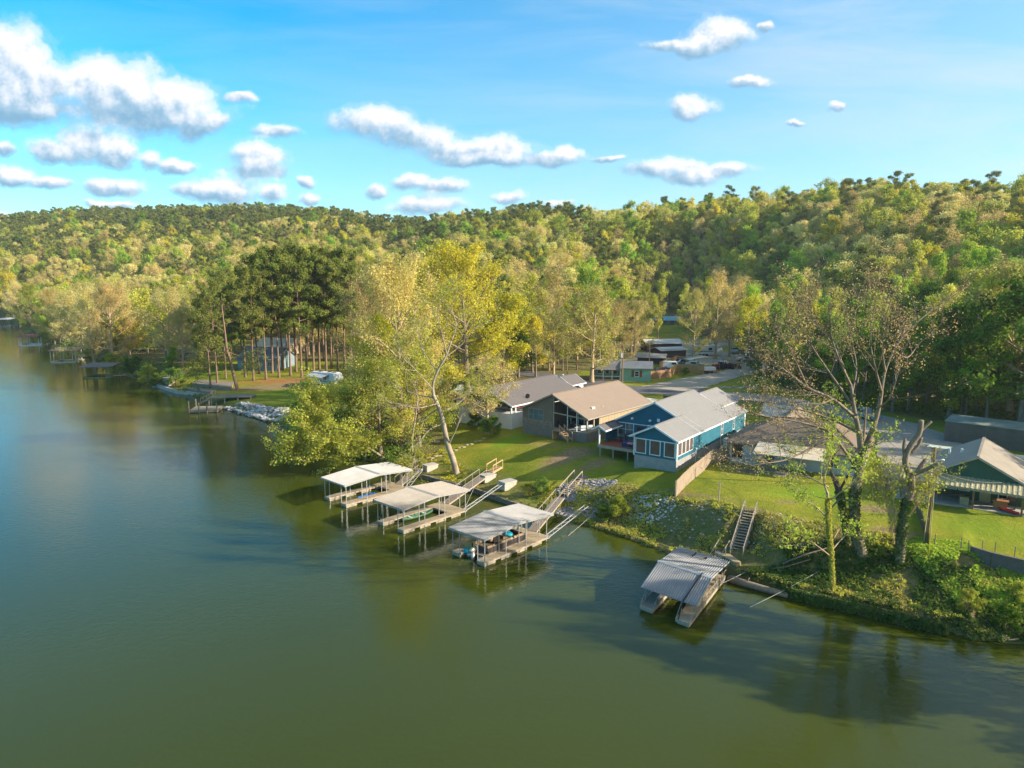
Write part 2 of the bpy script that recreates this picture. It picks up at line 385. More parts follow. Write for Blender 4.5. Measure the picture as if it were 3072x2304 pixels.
def vcol(me, name, r, g, b):
    a = me.color_attributes.new(name, 'FLOAT_COLOR', 'POINT')
    arr = np.stack([r.ravel(), g.ravel(), b.ravel(), np.ones(r.size)], 1).astype(np.float32); a.data.foreach_set('color', arr.ravel())
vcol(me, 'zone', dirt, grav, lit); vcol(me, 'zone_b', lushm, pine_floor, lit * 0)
me.polygons.foreach_set('use_smooth', [True] * len(me.polygons))
o = bpy.data.objects.new('ground', me); COL.objects.link(o); o['kind'] = 'structure'

# ---------------------------------------------------------------- water
m, nt = newmat('lake_water')
tc = N(nt, 'ShaderNodeTexCoord'); mp = N(nt, 'ShaderNodeMapping'); mp.inputs['Scale'].default_value = (1, 1.35, 1); mp.inputs['Rotation'].default_value = (0, 0, R(20)); lk(nt, tc.outputs['Object'], mp.inputs['Vector'])
w1 = noise(nt, 1.5, 4, .6, vec=mp.outputs[0], dist=.4); w2 = noise(nt, .045, 3, .6)
w3 = noise(nt, .02, 3, .5)
hgt_ = math_(nt, 'MULTIPLY', w1.outputs[0], math_(nt, 'MULTIPLY_ADD', w2.outputs[0], 1.2, .1))
wc = mix(nt, w3.outputs[0], (.033, .046, .004), (.056, .067, .005))
p = N(nt, 'ShaderNodeBsdfPrincipled'); lk(nt, wc, p.inputs['Base Color'])
p.inputs['Roughness'].default_value = .045; p.inputs['IOR'].default_value = 1.33; p.inputs['Specular IOR Level'].default_value = .5
b = N(nt, 'ShaderNodeBump'); b.inputs['Strength'].default_value = .45; b.inputs['Distance'].default_value = .07
lk(nt, hgt_, b.inputs['Height']); lk(nt, b.outputs[0], p.inputs['Normal'])
o_ = N(nt, 'ShaderNodeOutputMaterial'); lk(nt, p.outputs[0], o_.inputs[0])
w = MB(); w.add([(-3000, -400, 0), (150, -400, 0), (150, 800, 0), (-3000, 800, 0)], [(0, 1, 2, 3)])
o = w.build('lake_water', m); o['kind'] = 'structure'

# ---------------------------------------------------------------- roads and drives (draped ribbons)
def ribbon(name, pts, wid, m, dz=.05, across=6, step=1.5):
    P = [Vector((a, b)) for a, b in pts]; line = []; ws = []
    n = len(P)
    wl = wid if isinstance(wid, (list, tuple)) else [wid] * n
    for i in range(n - 1):
        p0 = P[max(i - 1, 0)]; p1 = P[i]; p2 = P[i + 1]; p3 = P[min(i + 2, n - 1)]
        k = max(2, int((p2 - p1).length / step))
        for j in range(k):
            t = j / k
            line.append(.5 * ((2 * p1) + (-p0 + p2) * t + (2 * p0 - 5 * p1 + 4 * p2 - p3) * t * t + (-p0 + 3 * p1 - 3 * p2 + p3) * t ** 3)); ws.append(wl[i] * (1 - t) + wl[i + 1] * t)
    line.append(P[-1]); ws.append(wl[-1])
    V = []
    for i, p in enumerate(line):
        d = (line[min(i + 1, len(line) - 1)] - line[max(i - 1, 0)]).normalized(); nn = Vector((-d.y, d.x))
        for j in range(across + 1):
            q = p + nn * ws[i] * (j / across - .5) * (1 + (.06 * math.sin(i * 1.7) if j in (0, across) else 0)); V.append((q.x, q.y))
    V = np.array(V); Z = TH(V[:, 0], V[:, 1]); 
    a = across + 1; fs = np.array([(i * a + j, i * a + j + 1, (i + 1) * a + j + 1, (i + 1) * a + j) for i in range(len(line) - 1) for j in range(across)])
    me = npmesh(name, np.column_stack([V, Z + dz]), fs, m)
    me.polygons.foreach_set('use_smooth', [True] * len(me.polygons))
    o = bpy.data.objects.new(name, me); COL.objects.link(o); o['kind'] = 'structure'; return o
def g2(*l): return [GD(x, y, 5)[:2] for x, y in l]
road_m = mat('gravel_road', (.42, .36, .28), (.27, .23, .18), 1.3, .95, bd=.05)
asph = mat('old_asphalt', (.15, .145, .15), (.10, .098, .10), .9, .95)
ribbon('gravel_road', g2((1972, 1045), (1985, 1000), (1975, 955), (1925, 922), (1850, 898), (1750, 876), (1640, 860), (1540, 853)), [6, 9, 12, 11, 8, 8, 8.5, 9], road_m, .07)
ribbon('village_road', g2((1560, 853), (1440, 845), (1330, 838), (1200, 815), (1090, 803), (1000, 796), (960, 790)), [9, 9, 8, 6, 5, 5, 5], asph, .09)
ribbon('gravel_lane', g2((1440, 842), (1500, 826), (1560, 812), (1620, 797), (1640, 780), (1600, 762)), [12, 10, 8, 7, 7, 8], road_m, .11)
conc = mat('concrete', (.48, .44, .37), (.36, .33, .28), 2.5, .9)
drv = g2((1385, 862), (1430, 873), (1400, 905), (1350, 893))
# ---------------------------------------------------------------- sky, clouds, sun
SUN_EL, SUN_AZ = R(24), math.atan2(.976, -.215)      # azimuth from +Y towards +X
sdir = Vector((math.sin(SUN_AZ) * math.cos(SUN_EL), math.cos(SUN_AZ) * math.cos(SUN_EL), math.sin(SUN_EL)))
L = bpy.data.lights.new('sun', 'SUN'); L.energy = 5.0; L.angle = R(.6); L.color = (1, .89, .73)
lo = bpy.data.objects.new('sun', L); COL.objects.link(lo); lo.rotation_euler = (-sdir).to_track_quat('-Z', 'Y').to_euler(); lo.location = (150, -20, 90)
W = bpy.data.worlds.new('World'); SC.world = W; W.use_nodes = True; nt = W.node_tree; nt.nodes.clear()
sky = N(nt, 'ShaderNodeTexSky'); sky.sky_type = 'NISHITA'; sky.sun_disc = False; sky.sun_elevation = SUN_EL; sky.sun_rotation = SUN_AZ
sky.air_density = 1.0; sky.dust_density = .3; sky.ozone_density = 3.0; sky.altitude = 100
tc = N(nt, 'ShaderNodeTexCoord'); sep = N(nt, 'ShaderNodeSeparateXYZ'); lk(nt, tc.outputs['Generated'], sep.inputs[0])
X, Y, Z = sep.outputs
yc = math_(nt, 'MAXIMUM', Y, .05)
u = math_(nt, 'DIVIDE', X, yc); w_ = math_(nt, 'DIVIDE', Z, yc)
cmb = N(nt, 'ShaderNodeCombineXYZ'); lk(nt, u, cmb.inputs[0]); lk(nt, w_, cmb.inputs[1])
def uw(x, y):
    v = (y - 830) / .72; f = math.cos(TILT) * F - math.sin(TILT) * v
    return ((x - 1106) / .72 / f, -(math.sin(TILT) * F + math.cos(TILT) * v) / f)
CL = [(15, 120, 85, 75), (70, 190, 110, 60), (235, 185, 120, 58), (365, 215, 110, 52), (290, 240, 200, 48), (440, 268, 62, 30), (60, 235, 120, 36), (470, 262, 38, 22),
      (190, 318, 75, 42), (240, 335, 50, 28), (110, 328, 60, 26), (325, 345, 32, 24), (378, 356, 46, 18), (25, 382, 55, 24), (110, 393, 62, 15), (250, 403, 72, 18),
      (555, 345, 62, 28), (545, 375, 66, 20), (610, 291, 50, 15), (470, 411, 92, 26), (425, 406, 50, 16), (580, 420, 32, 18), (660, 431, 26, 15), (658, 395, 22, 12),
      (800, 268, 85, 36), (890, 305, 100, 34), (1000, 332, 120, 28), (1080, 322, 80, 32), (1190, 347, 80, 20), (1050, 355, 120, 14), (1225, 338, 40, 20), (890, 400, 38, 18), (955, 410, 52, 18), (925, 447, 72, 18),
      (1095, 427, 42, 14), (1400, 372, 60, 18), (1470, 362, 75, 22), (1560, 368, 62, 18), (1480, 385, 75, 16), (1545, 78, 62, 34), (1470, 92, 70, 13), (1500, 104, 40, 16), (1505, 226, 56, 28), (1622, 181, 38, 13),
      (1810, 237, 17, 10), (1705, 265, 26, 7), (1640, 62, 18, 12), (530, 215, 42, 12), (1210, 443, 30, 9), (0, 320, 30, 18), (820, 415, 26, 15), (0, 470, 60, 14), (1720, 470, 40, 8), (240, 440, 60, 10), (1300, 348, 30, 9)]
n_e = noise(nt, 7.5, 8, .60, vec=cmb.outputs[0]); n_f = noise(nt, 24, 6, .62, vec=cmb.outputs[0])
offp = N(nt, 'ShaderNodeVectorMath', op='ADD'); lk(nt, cmb.outputs[0], offp.inputs[0]); offp.inputs[1].default_value = (.008, .013, 0)
n_g = noise(nt, 24, 6, .62, vec=offp.outputs[0])
sub = N(nt, 'ShaderNodeVectorMath', op='SUBTRACT'); lk(nt, n_e.outputs['Color'], sub.inputs[0]); sub.inputs[1].default_value = (.5, .5, .5)
wp = N(nt, 'ShaderNodeVectorMath', op='MULTIPLY_ADD'); lk(nt, sub.outputs[0], wp.inputs[0]); wp.inputs[1].default_value = (.10, .05, 0); lk(nt, cmb.outputs[0], wp.inputs[2])
best = None; sw = None; sdy = None
for (x, y, rx, ry) in CL:
    cu, cw = uw(x, y); eu = rx * 1.17 / 1571; ew = ry * 1.22 / 1571
    a = N(nt, 'ShaderNodeVectorMath', op='MULTIPLY_ADD'); lk(nt, wp.outputs[0], a.inputs[0]); a.inputs[1].default_value = (1 / eu, 1 / ew, 0); a.inputs[2].default_value = (-cu / eu, -cw / ew, 0)
    l = N(nt, 'ShaderNodeVectorMath', op='LENGTH'); lk(nt, a.outputs[0], l.inputs[0]); ln = l.outputs['Value']
    dt = N(nt, 'ShaderNodeVectorMath', op='DOT_PRODUCT'); lk(nt, a.outputs[0], dt.inputs[0]); dt.inputs[1].default_value = (.25, 1, 0)
    wgt = math_(nt, 'SUBTRACT', 1.35, ln, clamp=True)
    sw = wgt if sw is None else math_(nt, 'ADD', sw, wgt)
    q = math_(nt, 'MULTIPLY', wgt, dt.outputs['Value']); sdy = q if sdy is None else math_(nt, 'ADD', sdy, q)
    best = ln if best is None else math_(nt, 'SMOOTH_MIN', best, ln, .25)
dy = math_(nt, 'DIVIDE', sdy, math_(nt, 'MAXIMUM', sw, .05))
d0 = math_(nt, 'SUBTRACT', 1.0, best)
d0 = math_(nt, 'MULTIPLY_ADD', n_f.outputs[0], 1.05, math_(nt, 'SUBTRACT', d0, .50))
# soft, ragged undersides: the lower half needs more density before it shows
d0 = math_(nt, 'SUBTRACT', d0, math_(nt, 'MULTIPLY', math_(nt, 'MAXIMUM', math_(nt, 'MULTIPLY', dy, -1.0), 0.0), .10))
alpha = ramp(nt, [(.0, (0, 0, 0)), (.15, (.12,) * 3), (.34, (.6,) * 3), (.56, (1, 1, 1))], 'EASE'); lk(nt, math_(nt, 'ADD', d0, .06), alpha.inputs[0])
relief = math_(nt, 'SUBTRACT', n_f.outputs[0], n_g.outputs[0])
lit_ = math_(nt, 'ADD', math_(nt, 'MULTIPLY', dy, .85), math_(nt, 'MULTIPLY_ADD', relief, 1.5, .50), clamp=True)
cr = ramp(nt, [(.0, (.22, .42, .60)), (.28, (.36, .54, .70)), (.5, (.62, .72, .83)), (.72, (.90, .91, .94)), (.9, (1.0, .99, .98))]); lk(nt, lit_, cr.inputs[0])
front = math_(nt, 'MULTIPLY', math_(nt, 'GREATER_THAN', Y, .06), math_(nt, 'GREATER_THAN', Z, -.02))
# thin high veil, brighter towards the sun side
mpn = N(nt, 'ShaderNodeMapping'); mpn.inputs['Scale'].default_value = (1.2, 7, 1); mpn.inputs['Rotation'].default_value = (0, 0, R(-9)); lk(nt, cmb.outputs[0], mpn.inputs['Vector'])
cirrus = noise(nt, 1.7, 5, .6, vec=mpn.outputs[0], dist=.6)
ci = math_(nt, 'MULTIPLY', math_(nt, 'MULTIPLY_ADD', cirrus.outputs[0], 2.4, -1.0, clamp=True), math_(nt, 'MULTIPLY_ADD', u, .55, .55, clamp=True))
hs = N(nt, 'ShaderNodeHueSaturation'); hs.inputs['Saturation'].default_value = 1.5; hs.inputs['Value'].default_value = 1.0; hs.inputs['Hue'].default_value = .479; lk(nt, sky.outputs[0], hs.inputs['Color'])
tint = mix(nt, 1, hs.outputs[0], (.78, 1.06, 1.15), 'MULTIPLY')
KS = 4.4
veil = mix(nt, math_(nt, 'MULTIPLY_ADD', ci, .6, math_(nt, 'MULTIPLY_ADD', u, .34, .12, clamp=True)), tint, (KS * .80, KS * .88, KS * .93))
hzf = math_(nt, 'MULTIPLY', math_(nt, 'SUBTRACT', 1.0, math_(nt, 'MULTIPLY', math_(nt, 'ABSOLUTE', w_), 2.6), clamp=True), .34)
veil = mix(nt, hzf, veil, (KS * .74, KS * .84, KS * .90))
crs = mix(nt, 1, cr.outputs[0], (KS * 1.14,) * 3, 'MULTIPLY')
final = mix(nt, math_(nt, 'MULTIPLY', alpha.outputs[0], math_(nt, 'MULTIPLY', front, .97)), veil, crs)
bg = N(nt, 'ShaderNodeBackground'); bg.inputs[1].default_value = .115; lk(nt, final, bg.inputs[0])
wo = N(nt, 'ShaderNodeOutputWorld'); lk(nt, bg.outputs[0], wo.inputs[0])
W.cycles.sampling_method = 'MANUAL'; W.cycles.sample_map_resolution = 256
SC.view_settings.view_transform = 'Standard'; SC.view_settings.look = 'None'; SC.view_settings.exposure = 1.02; SC.view_settings.gamma = 1
SC.render.engine = 'CYCLES'; cy = SC.cycles
cy.use_denoising = True; cy.max_bounces = 5; cy.volume_bounces = 0; cy.diffuse_bounces = 2; cy.glossy_bounces = 2; cy.transmission_bounces = 3; cy.transparent_max_bounces = 6; cy.caustics_reflective = False; cy.caustics_refractive = False
cy.use_adaptive_sampling = True; cy.adaptive_threshold = .02
# ---------------------------------------------------------------- trees
bark = mat('grey_bark', (.30, .24, .17), (.14, .105, .07), 6, .95, stretch=(1, 1, .25), bd=.05)
barkd = mat('dark_bark', (.13, .10, .075), (.06, .045, .035), 5, .95, stretch=(1, 1, .25), bd=.05)
barkp = mat('pine_bark', (.30, .19, .12), (.13, .085, .06), 5, .95, stretch=(1, 1, .3), bd=.05)
barkw = mat('pale_sycamore_bark', (.40, .33, .24), (.19, .14, .095), .9, .9, lo=.36, hi=.56, bd=.03)
barkb = mat('tan_bark', (.54, .39, .24), (.32, .22, .13), 5, .95, stretch=(1, 1, .3), bd=.05)
LM = {
 'yellow': leafmat('yellow_green_leaves', (.50, .46, .035), (.28, .32, .026), (.56, .46, .06)),
 'spring': leafmat('spring_green_leaves', (.38, .40, .05), (.20, .26, .03), (.50, .46, .09)),
 'bright': leafmat('bright_green_leaves', (.27, .42, .035), (.12, .25, .02), (.40, .46, .07)),
 'dark': leafmat('deep_green_leaves', (.12, .20, .022), (.055, .11, .014), (.15, .22, .04), .35),
 'pine': leafmat('pine_needles', (.165, .20, .036), (.085, .115, .024), (.22, .23, .05), .35, .6),
 'pale': leafmat('pale_blossom_leaves', (.58, .54, .17), (.40, .41, .11), (.60, .48, .20)),
 'tan': leafmat('tan_buds', (.60, .44, .18), (.42, .33, .11), (.50, .48, .11)),
 'rust': leafmat('rusty_buds', (.62, .36, .15), (.45, .27, .12), (.50, .40, .16)),
 'ivy': leafmat('ivy_leaves', (.07, .12, .025), (.035, .065, .016), (.16, .21, .04), .3),
}
def leafquads(C, size, n_each, spread, flat=1.0, seed=0, up=.3):
    """clumps of small leaf faces scattered round the centres C (k,3)"""
    r = np.random.default_rng(seed); C = np.repeat(np.asarray(C, float), n_each, 0); k = len(C)
    if np.ndim(spread): spread = np.repeat(np.asarray(spread), n_each)[:, None]
    o = r.normal(size=(k, 3)); o /= np.linalg.norm(o, axis=1)[:, None] + 1e-9
    o *= (r.random((k, 1)) ** .45); o[:, 2] *= flat
    P = C + o * spread
    a = r.normal(size=(k, 3)); a /= np.linalg.norm(a, axis=1)[:, None]
    nrm = o + r.normal(size=(k, 3)) * .6; nrm[:, 2] += up
    b = np.cross(nrm, a); b /= np.linalg.norm(b, axis=1)[:, None] + 1e-9
    a = np.cross(b, nrm); a /= np.linalg.norm(a, axis=1)[:, None] + 1e-9
    s = size * (.55 + .9 * r.random((k, 1)))
    a *= s * .5; b *= s * .5 * (.6 + .5 * r.random((k, 1)))
    V = np.stack([P - a, P + b, P + a, P - b], 1).reshape(-1, 3)
    return V, np.arange(4 * k).reshape(-1, 4)
def twigs(P, Dn, n_each, ln, th, seed=0):
    """thin three-cornered twigs leaving the points P"""
    r = np.random.default_rng(seed); P = np.repeat(P, n_each, 0); Dn = np.repeat(Dn, n_each, 0); k = len(P)
    d = Dn + r.normal(size=(k, 3)) * .75; d[:, 2] += .35; d /= np.linalg.norm(d, axis=1)[:, None]
    L = ln * (.5 + r.random((k, 1))); E = P + d * L
    s = np.cross(d, r.normal(size=(k, 3))); s /= np.linalg.norm(s, axis=1)[:, None] + 1e-9; t = np.cross(d, s)
    V = np.stack([P + s * th, P - s * th, E - s * th * .25, E + s * th * .25], 1)
    V2 = np.stack([P + t * th, P - t * th, E - t * th * .25, E + t * th * .25], 1)
    VV = np.concatenate([V.reshape(-1, 3), V2.reshape(-1, 3)]); return VV, np.arange(len(VV)).reshape(-1, 4), E
KINDS = {  # height, crown base, crown radius, limbs, sub limbs, leaf size, leaves per clump, clump radius, elevation low/high, envelope
 'oak': dict(H=17, cb=.18, cr=6.2, nl=13, ns=6, el=(5, 75), r0=.34, env='round'),
 'tall': dict(H=19, cb=.22, cr=4.6, nl=13, ns=5, el=(20, 78), r0=.28, env='oval'),
 'pine': dict(H=24, cb=.40, cr=3.9, nl=17, ns=4, el=(-8, 50), r0=.27, env='pine'),
 'wide': dict(H=15, cb=.22, cr=6.8, nl=14, ns=6, el=(8, 70), r0=.36, env='round'),
 'shrub': dict(H=5, cb=.05, cr=3.0, nl=10, ns=4, el=(10, 75), r0=.12, env='round'),
 'cedar': dict(H=6, cb=.05, cr=1.6, nl=16, ns=3, el=(5, 60), r0=.12, env='cone')}
def grow(kind, seed, leaf=.34, nleaf=34, clump=.95, twign=0, sides=6, over=None, tl=1.1, tth=.016, limbs=None):
    """skeleton -> (MB of the wood, leaf arrays)"""
    K = dict(KINDS[kind]); K.update(over or {}); rd = random.Random(seed); W_ = MB(); tips = []; dirs = []; sp = []
    H = K['H']; r0 = K['r0']
    lean = (rd.uniform(-.04, .04), rd.uniform(-.04, .04))
    def trunk_at(t):
        return Vector((lean[0] * H * t + .25 * math.sin(3.1 * t + seed) * t, lean[1] * H * t + .25 * math.cos(2.7 * t + seed) * t, H * t * (.94 if K['env'] != 'round' else .86)))
    ts = [0, .03, .12, .25, .4, .55, .7, .85, 1]
    W_.tube([trunk_at(t) for t in ts], [r0 * (1.5 if t == 0 else 1.15 if t < .05 else (1 - .88 * t)) for t in ts], sides + 1)
    for i in range(K['nl']):
        t = K['cb'] + (.97 - K['cb']) * (i + rd.random() * .8) / K['nl']
        q = (t - K['cb']) / (1 - K['cb'])
        e = {'round': math.sqrt(max(0, 1 - (q * 1.5 - .55) ** 2)) if q > .0 else .8, 'oval': .55 + .6 * math.sin(math.pi * min(1, q * .9 + .08)), 'pine': .45 + .75 * math.sin(math.pi * (q * .85 + .1)), 'cone': 1.1 - q}[K['env']]
        ln = K['cr'] * max(.28, e) * rd.uniform(.72, 1.15)
        az = i * 2.399 + rd.uniform(-.5, .5) + seed; el = R(K['el'][0] + (K['el'][1] - K['el'][0]) * q ** 1.2 + rd.uniform(-8, 8))
        p = trunk_at(t); d = Vector((math.cos(az) * math.cos(el), math.sin(az) * math.cos(el), math.sin(el)))
        pts = [p]; seg = 5
        for s in range(seg):
            d = (d + Vector((rd.uniform(-.16, .16), rd.uniform(-.16, .16), rd.uniform(-.06, .2) if K['env'] != 'pine' else rd.uniform(-.08, .12)))).normalized(); p = p + d * ln / seed_(seg); pts.append(p)
        rl = max(.03, r0 * (1 - .8 * t) * .55 + .01)
        W_.tube(pts, [rl * (1 - .85 * s / seg) for s in range(seg + 1)], max(3, sides - 2), cap=False)
        for s in range(K['ns']):
            f = .30 + .7 * (s + rd.random() * .6) / K['ns']; k = min(seg - 1, int(f * seg)); b = pts[k].lerp(pts[k + 1], f * seg - k)
            dd = (d + Vector((rd.uniform(-1, 1), rd.uniform(-1, 1), rd.uniform(-.35, .75))) * .95).normalized(); l2 = ln * rd.uniform(.22, .42) * (1.2 - .5 * f)
            e1 = b + dd * l2 * .55; dd = (dd + Vector((rd.uniform(-.4, .4), rd.uniform(-.4, .4), rd.uniform(-.1, .4)))).normalized(); e2 = e1 + dd * l2 * .5
            W_.tube([b, e1, e2], [rl * .38, rl * .25, .012], 3, cap=False)
            for c in (e1, e2): tips.append(c); dirs.append(dd)
        tips.append(pts[-1]); dirs.append(d)
    T = np.array([tuple(p) for p in tips]); Dn = np.array([tuple(p) for p in dirs])
    return W_, T, Dn
def seed_(n): return n
def compact(W_, name, ms):
    return W_.mesh(name, ms, True)
def tree_meshes(key, kind, leafm, barkm, seed, leaf=.34, nleaf=34, clump=.95, twign=0, over=None, flat=.8, tl=1.1, tth=.016, sides=6):
    W_, T, Dn = grow(kind, seed, sides=sides, over=over)
    trunk = compact(W_, 'trunk', barkm)
    r = np.random.default_rng(seed)
    if nleaf:
        V, Q = leafquads(T, leaf, nleaf, clump * (.6 + .8 * r.random(len(T))), flat, seed)
    else: V = np.zeros((0, 3)); Q = np.zeros((0, 4), int)
    mi = np.zeros(len(Q))
    ms = [leafm]
    if twign:
        V2, Q2, E = twigs(T, Dn, twign, tl, tth, seed)
        V3, Q3, E3 = twigs(E, np.repeat(Dn, twign, 0), 3, tl * .6, tth * .7, seed + 1)
        Q2 = Q2 + len(V); Q3 = Q3 + len(V) + len(V2)
        V = np.vstack([V, V2, V3]); Q = np.vstack([Q, Q2, Q3]); mi = np.concatenate([mi, np.ones(len(Q2) + len(Q3))]); ms = [leafm, barkm if barkm is not barkd else barkb]
    crown = npmesh('crown', V, Q, ms, mi)
    return trunk, crown
PROTO = {}
def proto(key, *a, **k):
    PROTO[key] = tree_meshes(key, *a, **k)
def plant(name, meshes, loc, label, cat='tree', group=None, sc=1, rz=None, sz=None, crown='crown'):
    t = thing(name, label, cat, loc, rz if rz is not None else random.uniform(0, 360), group)
    t.scale = (sc, sc, sz or sc)
    for nm, me in zip(('trunk', crown, 'ivy'), meshes):
        o = bpy.data.objects.new(nm, me); COL.objects.link(o); o.parent = t
    return t
BIG = dict(H=28, cr=9.5, nl=22, ns=8, r0=.55, cb=.16)
# detailed kinds (near) -----------------------------------------------------
for i in range(2):
    proto('yellow%d' % i, 'oak', LM['yellow'], bark, 11 + i, .30, 46, 1.15)
    proto('spring%d' % i, 'tall', LM['spring'], bark, 21 + i, .28, 42, 1.0)
    proto('bright%d' % i, 'tall', LM['bright'], bark, 31 + i, .28, 46, 1.0)
    proto('dark%d' % i, 'wide', LM['dark'], bark, 41 + i, .32, 46, 1.15)
    proto('pine%d' % i, 'pine', LM['pine'], barkp, 51 + i, .26, 62, .95, flat=.55)
    proto('pale%d' % i, 'wide', LM['pale'], barkb, 61 + i, .22, 34, 1.05, twign=3, tl=1.0)
    proto('tan%d' % i, 'oak', LM['tan'], barkb, 71 + i, .22, 34, 1.15, twign=3, tl=1.2)
proto('rust0', 'wide', LM['rust'], bark, 81, .18, 12, 1.1, twign=7, tl=1.3)
proto('bigoak0', 'oak', LM['yellow'], bark, 121, .27, 44, 1.5, over=BIG)
proto('bigspring0', 'oak', LM['spring'], bark, 122, .27, 44, 1.5, over=BIG)
proto('bigspring1', 'oak', LM['spring'], bark, 126, .27, 44, 1.5, over=BIG)
proto('bigtan0', 'oak', LM['tan'], barkb, 123, .23, 62, 1.6, twign=2, tl=1.3, over=BIG)
proto('bigpale0', 'wide', LM['pale'], barkb, 124, .24, 36, 1.5, twign=2, tl=1.2, over=BIG)
proto('bigpale1', 'wide', LM['pale'], barkb, 125, .24, 36, 1.5, twign=2, tl=1.2, over=BIG)
proto('shrub0', 'shrub', LM['spring'], bark, 91, .22, 60, .8)
proto('shrub1', 'shrub', LM['dark'], bark, 92, .22, 60, .8)
proto('cedar0', 'cedar', LM['bright'], bark, 93, .20, 60, .5)
# coarse kinds for the far hillsides: one mesh each, instanced
FAR = []
def far(kind, lm, bm, seed, **k):
    W_, T, Dn = grow(kind, seed, sides=4, over=dict(nl=11, ns=3) if kind == 'pine' else dict(nl=12, ns=3, cb=.14, H=14, cr=6.0))
    nl = int(k.get('n', 30) * 1.5); r = np.random.default_rng(seed)
    V, Q = leafquads(T, k.get('leaf', .55) * .8, nl, k.get('clump', 1.35) * (.6 + .8 * r.random(len(T))), k.get('flat', .8), seed)
    wv = np.array(W_.v); wf = [f for f in W_.f if len(f) == 4]
    Q2 = np.array(wf) + len(V)
    me = npmesh('far_tree', np.vstack([V, wv]), np.vstack([Q, Q2]), [LM[lm], bm], np.concatenate([np.zeros(len(Q)), np.ones(len(Q2))]))
    o = bpy.data.objects.new('far_tree', me); FAR.append(o); return len(FAR) - 1
FK = {'pine': [far('pine', 'pine', barkp, 101, n=42, leaf=.5, clump=1.35, flat=.6), far('pine', 'pine', barkp, 102, n=42, leaf=.5, clump=1.35, flat=.6)],
      'spring': [far('oak', 'spring', bark, 103), far('tall', 'spring', bark, 104)], 'yellow': [far('oak', 'yellow', bark, 105, n=34)],
      'pale': [far('wide', 'pale', barkb, 106, n=26, leaf=.48), far('oak', 'pale', barkb, 107, n=26, leaf=.48)], 'tan': [far('oak', 'tan', barkb, 108, n=20, leaf=.42), far('tall', 'tan', barkb, 109, n=20, leaf=.42)],
      'bright': [far('tall', 'bright', bark, 110, n=36)], 'dark': [far('wide', 'dark', bark, 111, n=38)]}
# ---- where the woods stand
def zone_mix(u, s, Y, X):
    """weights of the kinds by place: s runs 0 at the foot of the slope to 1 on the crest"""
    w = dict(pine=.10, spring=.26, yellow=.18, pale=.2, tan=.17, bright=.06, dark=.03)
    if u < -.10:                                  # left ridge: dark pines above, pale blossom below
        if s > .66: w = dict(pine=.8, spring=.06, yellow=.03, pale=.04, tan=.04, bright=.02, dark=.03)
        elif s > .45: w = dict(pine=.3, spring=.2, yellow=.08, pale=.25, tan=.1, bright=.05, dark=.02)
        else: w = dict(pine=.07, spring=.2, yellow=.08, pale=.36, tan=.22, bright=.07, dark=.0)
    elif u > .42 and Y < 190: w = dict(pine=.02, spring=.2, yellow=.04, pale=.02, tan=.04, bright=.28, dark=.40)
    elif u > .1:
        if s > .8: w = dict(pine=.22, spring=.2, yellow=.22, pale=.2, tan=.12, bright=.02, dark=.02)
        elif s < .4: w = dict(pine=.10, spring=.26, yellow=.08, pale=.14, tan=.26, bright=.10, dark=.06)
    else:
        if s < .3: w = dict(pine=.05, spring=.25, yellow=.12, pale=.1, tan=.34, bright=.08, dark=.06)
        elif s > .75: w = dict(pine=.34, spring=.25, yellow=.15, pale=.1, tan=.1, bright=.03, dark=.03)
    return w
cell = 7.6; cand = []
xs = np.arange(-950, 760, cell); ys = np.arange(20, 1150, cell)
PX, PY = np.meshgrid(xs, ys); PX = PX + rng.uniform(-.46, .46, PX.shape) * cell; PY = PY + rng.uniform(-.46, .46, PY.shape) * cell
PX = PX.ravel(); PY = PY.ravel()
ok = (np.abs(PX / PY) < .86) | ((PX > 0) & (PY < 230) & (PX < 210)); PX, PY = PX[ok], PY[ok]
dd, _ = shore(PX, PY); PZ = TH(PX, PY)
uu = np.clip(PX / PY, -1.6, 6); S_ = (PY - np.interp(uu, HILL[:, 0], HILL[:, 1])) / (np.interp(uu, HILL[:, 0], HILL[:, 2]) - np.interp(uu, HILL[:, 0], HILL[:, 1]))
KEEPOUT = []     # circles kept free of random trees: houses, lanes
for (px, py, r) in [(300, 735, 17), (372, 752, 7), (405, 765, 9), (560, 770, 13), (590, 742, 14), (280, 700, 9), (320, 695, 8), (150, 705, 5), (205, 715, 5), (1455, 690, 20), (1400, 700, 18), (1530, 740, 22), (1430, 720, 16), (1470, 670, 14), (1240, 725, 10), (1000, 850, 9), (1000, 795, 10)]:
    X_, Y_, _z = GD(px, py, 6); KEEPOUT.append((X_, Y_, r))
ok = (dd > 3) & (~inside(CLEAR, PX, PY)) & (S_ < 1.25) & ~((PX < -24) & (PX > -100) & (PY < 218))
for X_, Y_, r in KEEPOUT: ok &= (PX - X_) ** 2 + (PY - Y_) ** 2 > r * r
thin = (rng.random(len(PX)) < .35) & (dd < 60) & (PX < -60); ok &= ~thin
PX, PY, PZ, S_, uu, dd = PX[ok], PY[ok], PZ[ok], S_[ok], uu[ok], dd[ok]
clus = vnoise(PX, PY, 38, 21) * 1.5; clus2 = vnoise(PX, PY, 23, 22) * 1.5
kinds = []
for i in range(len(PX)):
    w = zone_mix(uu[i], S_[i] + clus[i] * .12, PY[i], PX[i]).copy()
    if clus[i] > .28: w['pine'] *= 3.2
    if clus[i] < -.3: w['bright'] *= 2.5; w['yellow'] *= 2
    if clus2[i] > .3: w['pale'] *= 2.2; w['tan'] *= 2
    k = list(w); a = np.array([w[q] for q in k]); kinds.append(k[rng.choice(len(k), p=a / a.sum())])
kinds = np.array(kinds)
dist = np.hypot(PX, PY); vis = np.abs(uu) < .80
order = np.argsort(np.where(vis, dist, dist + 400))
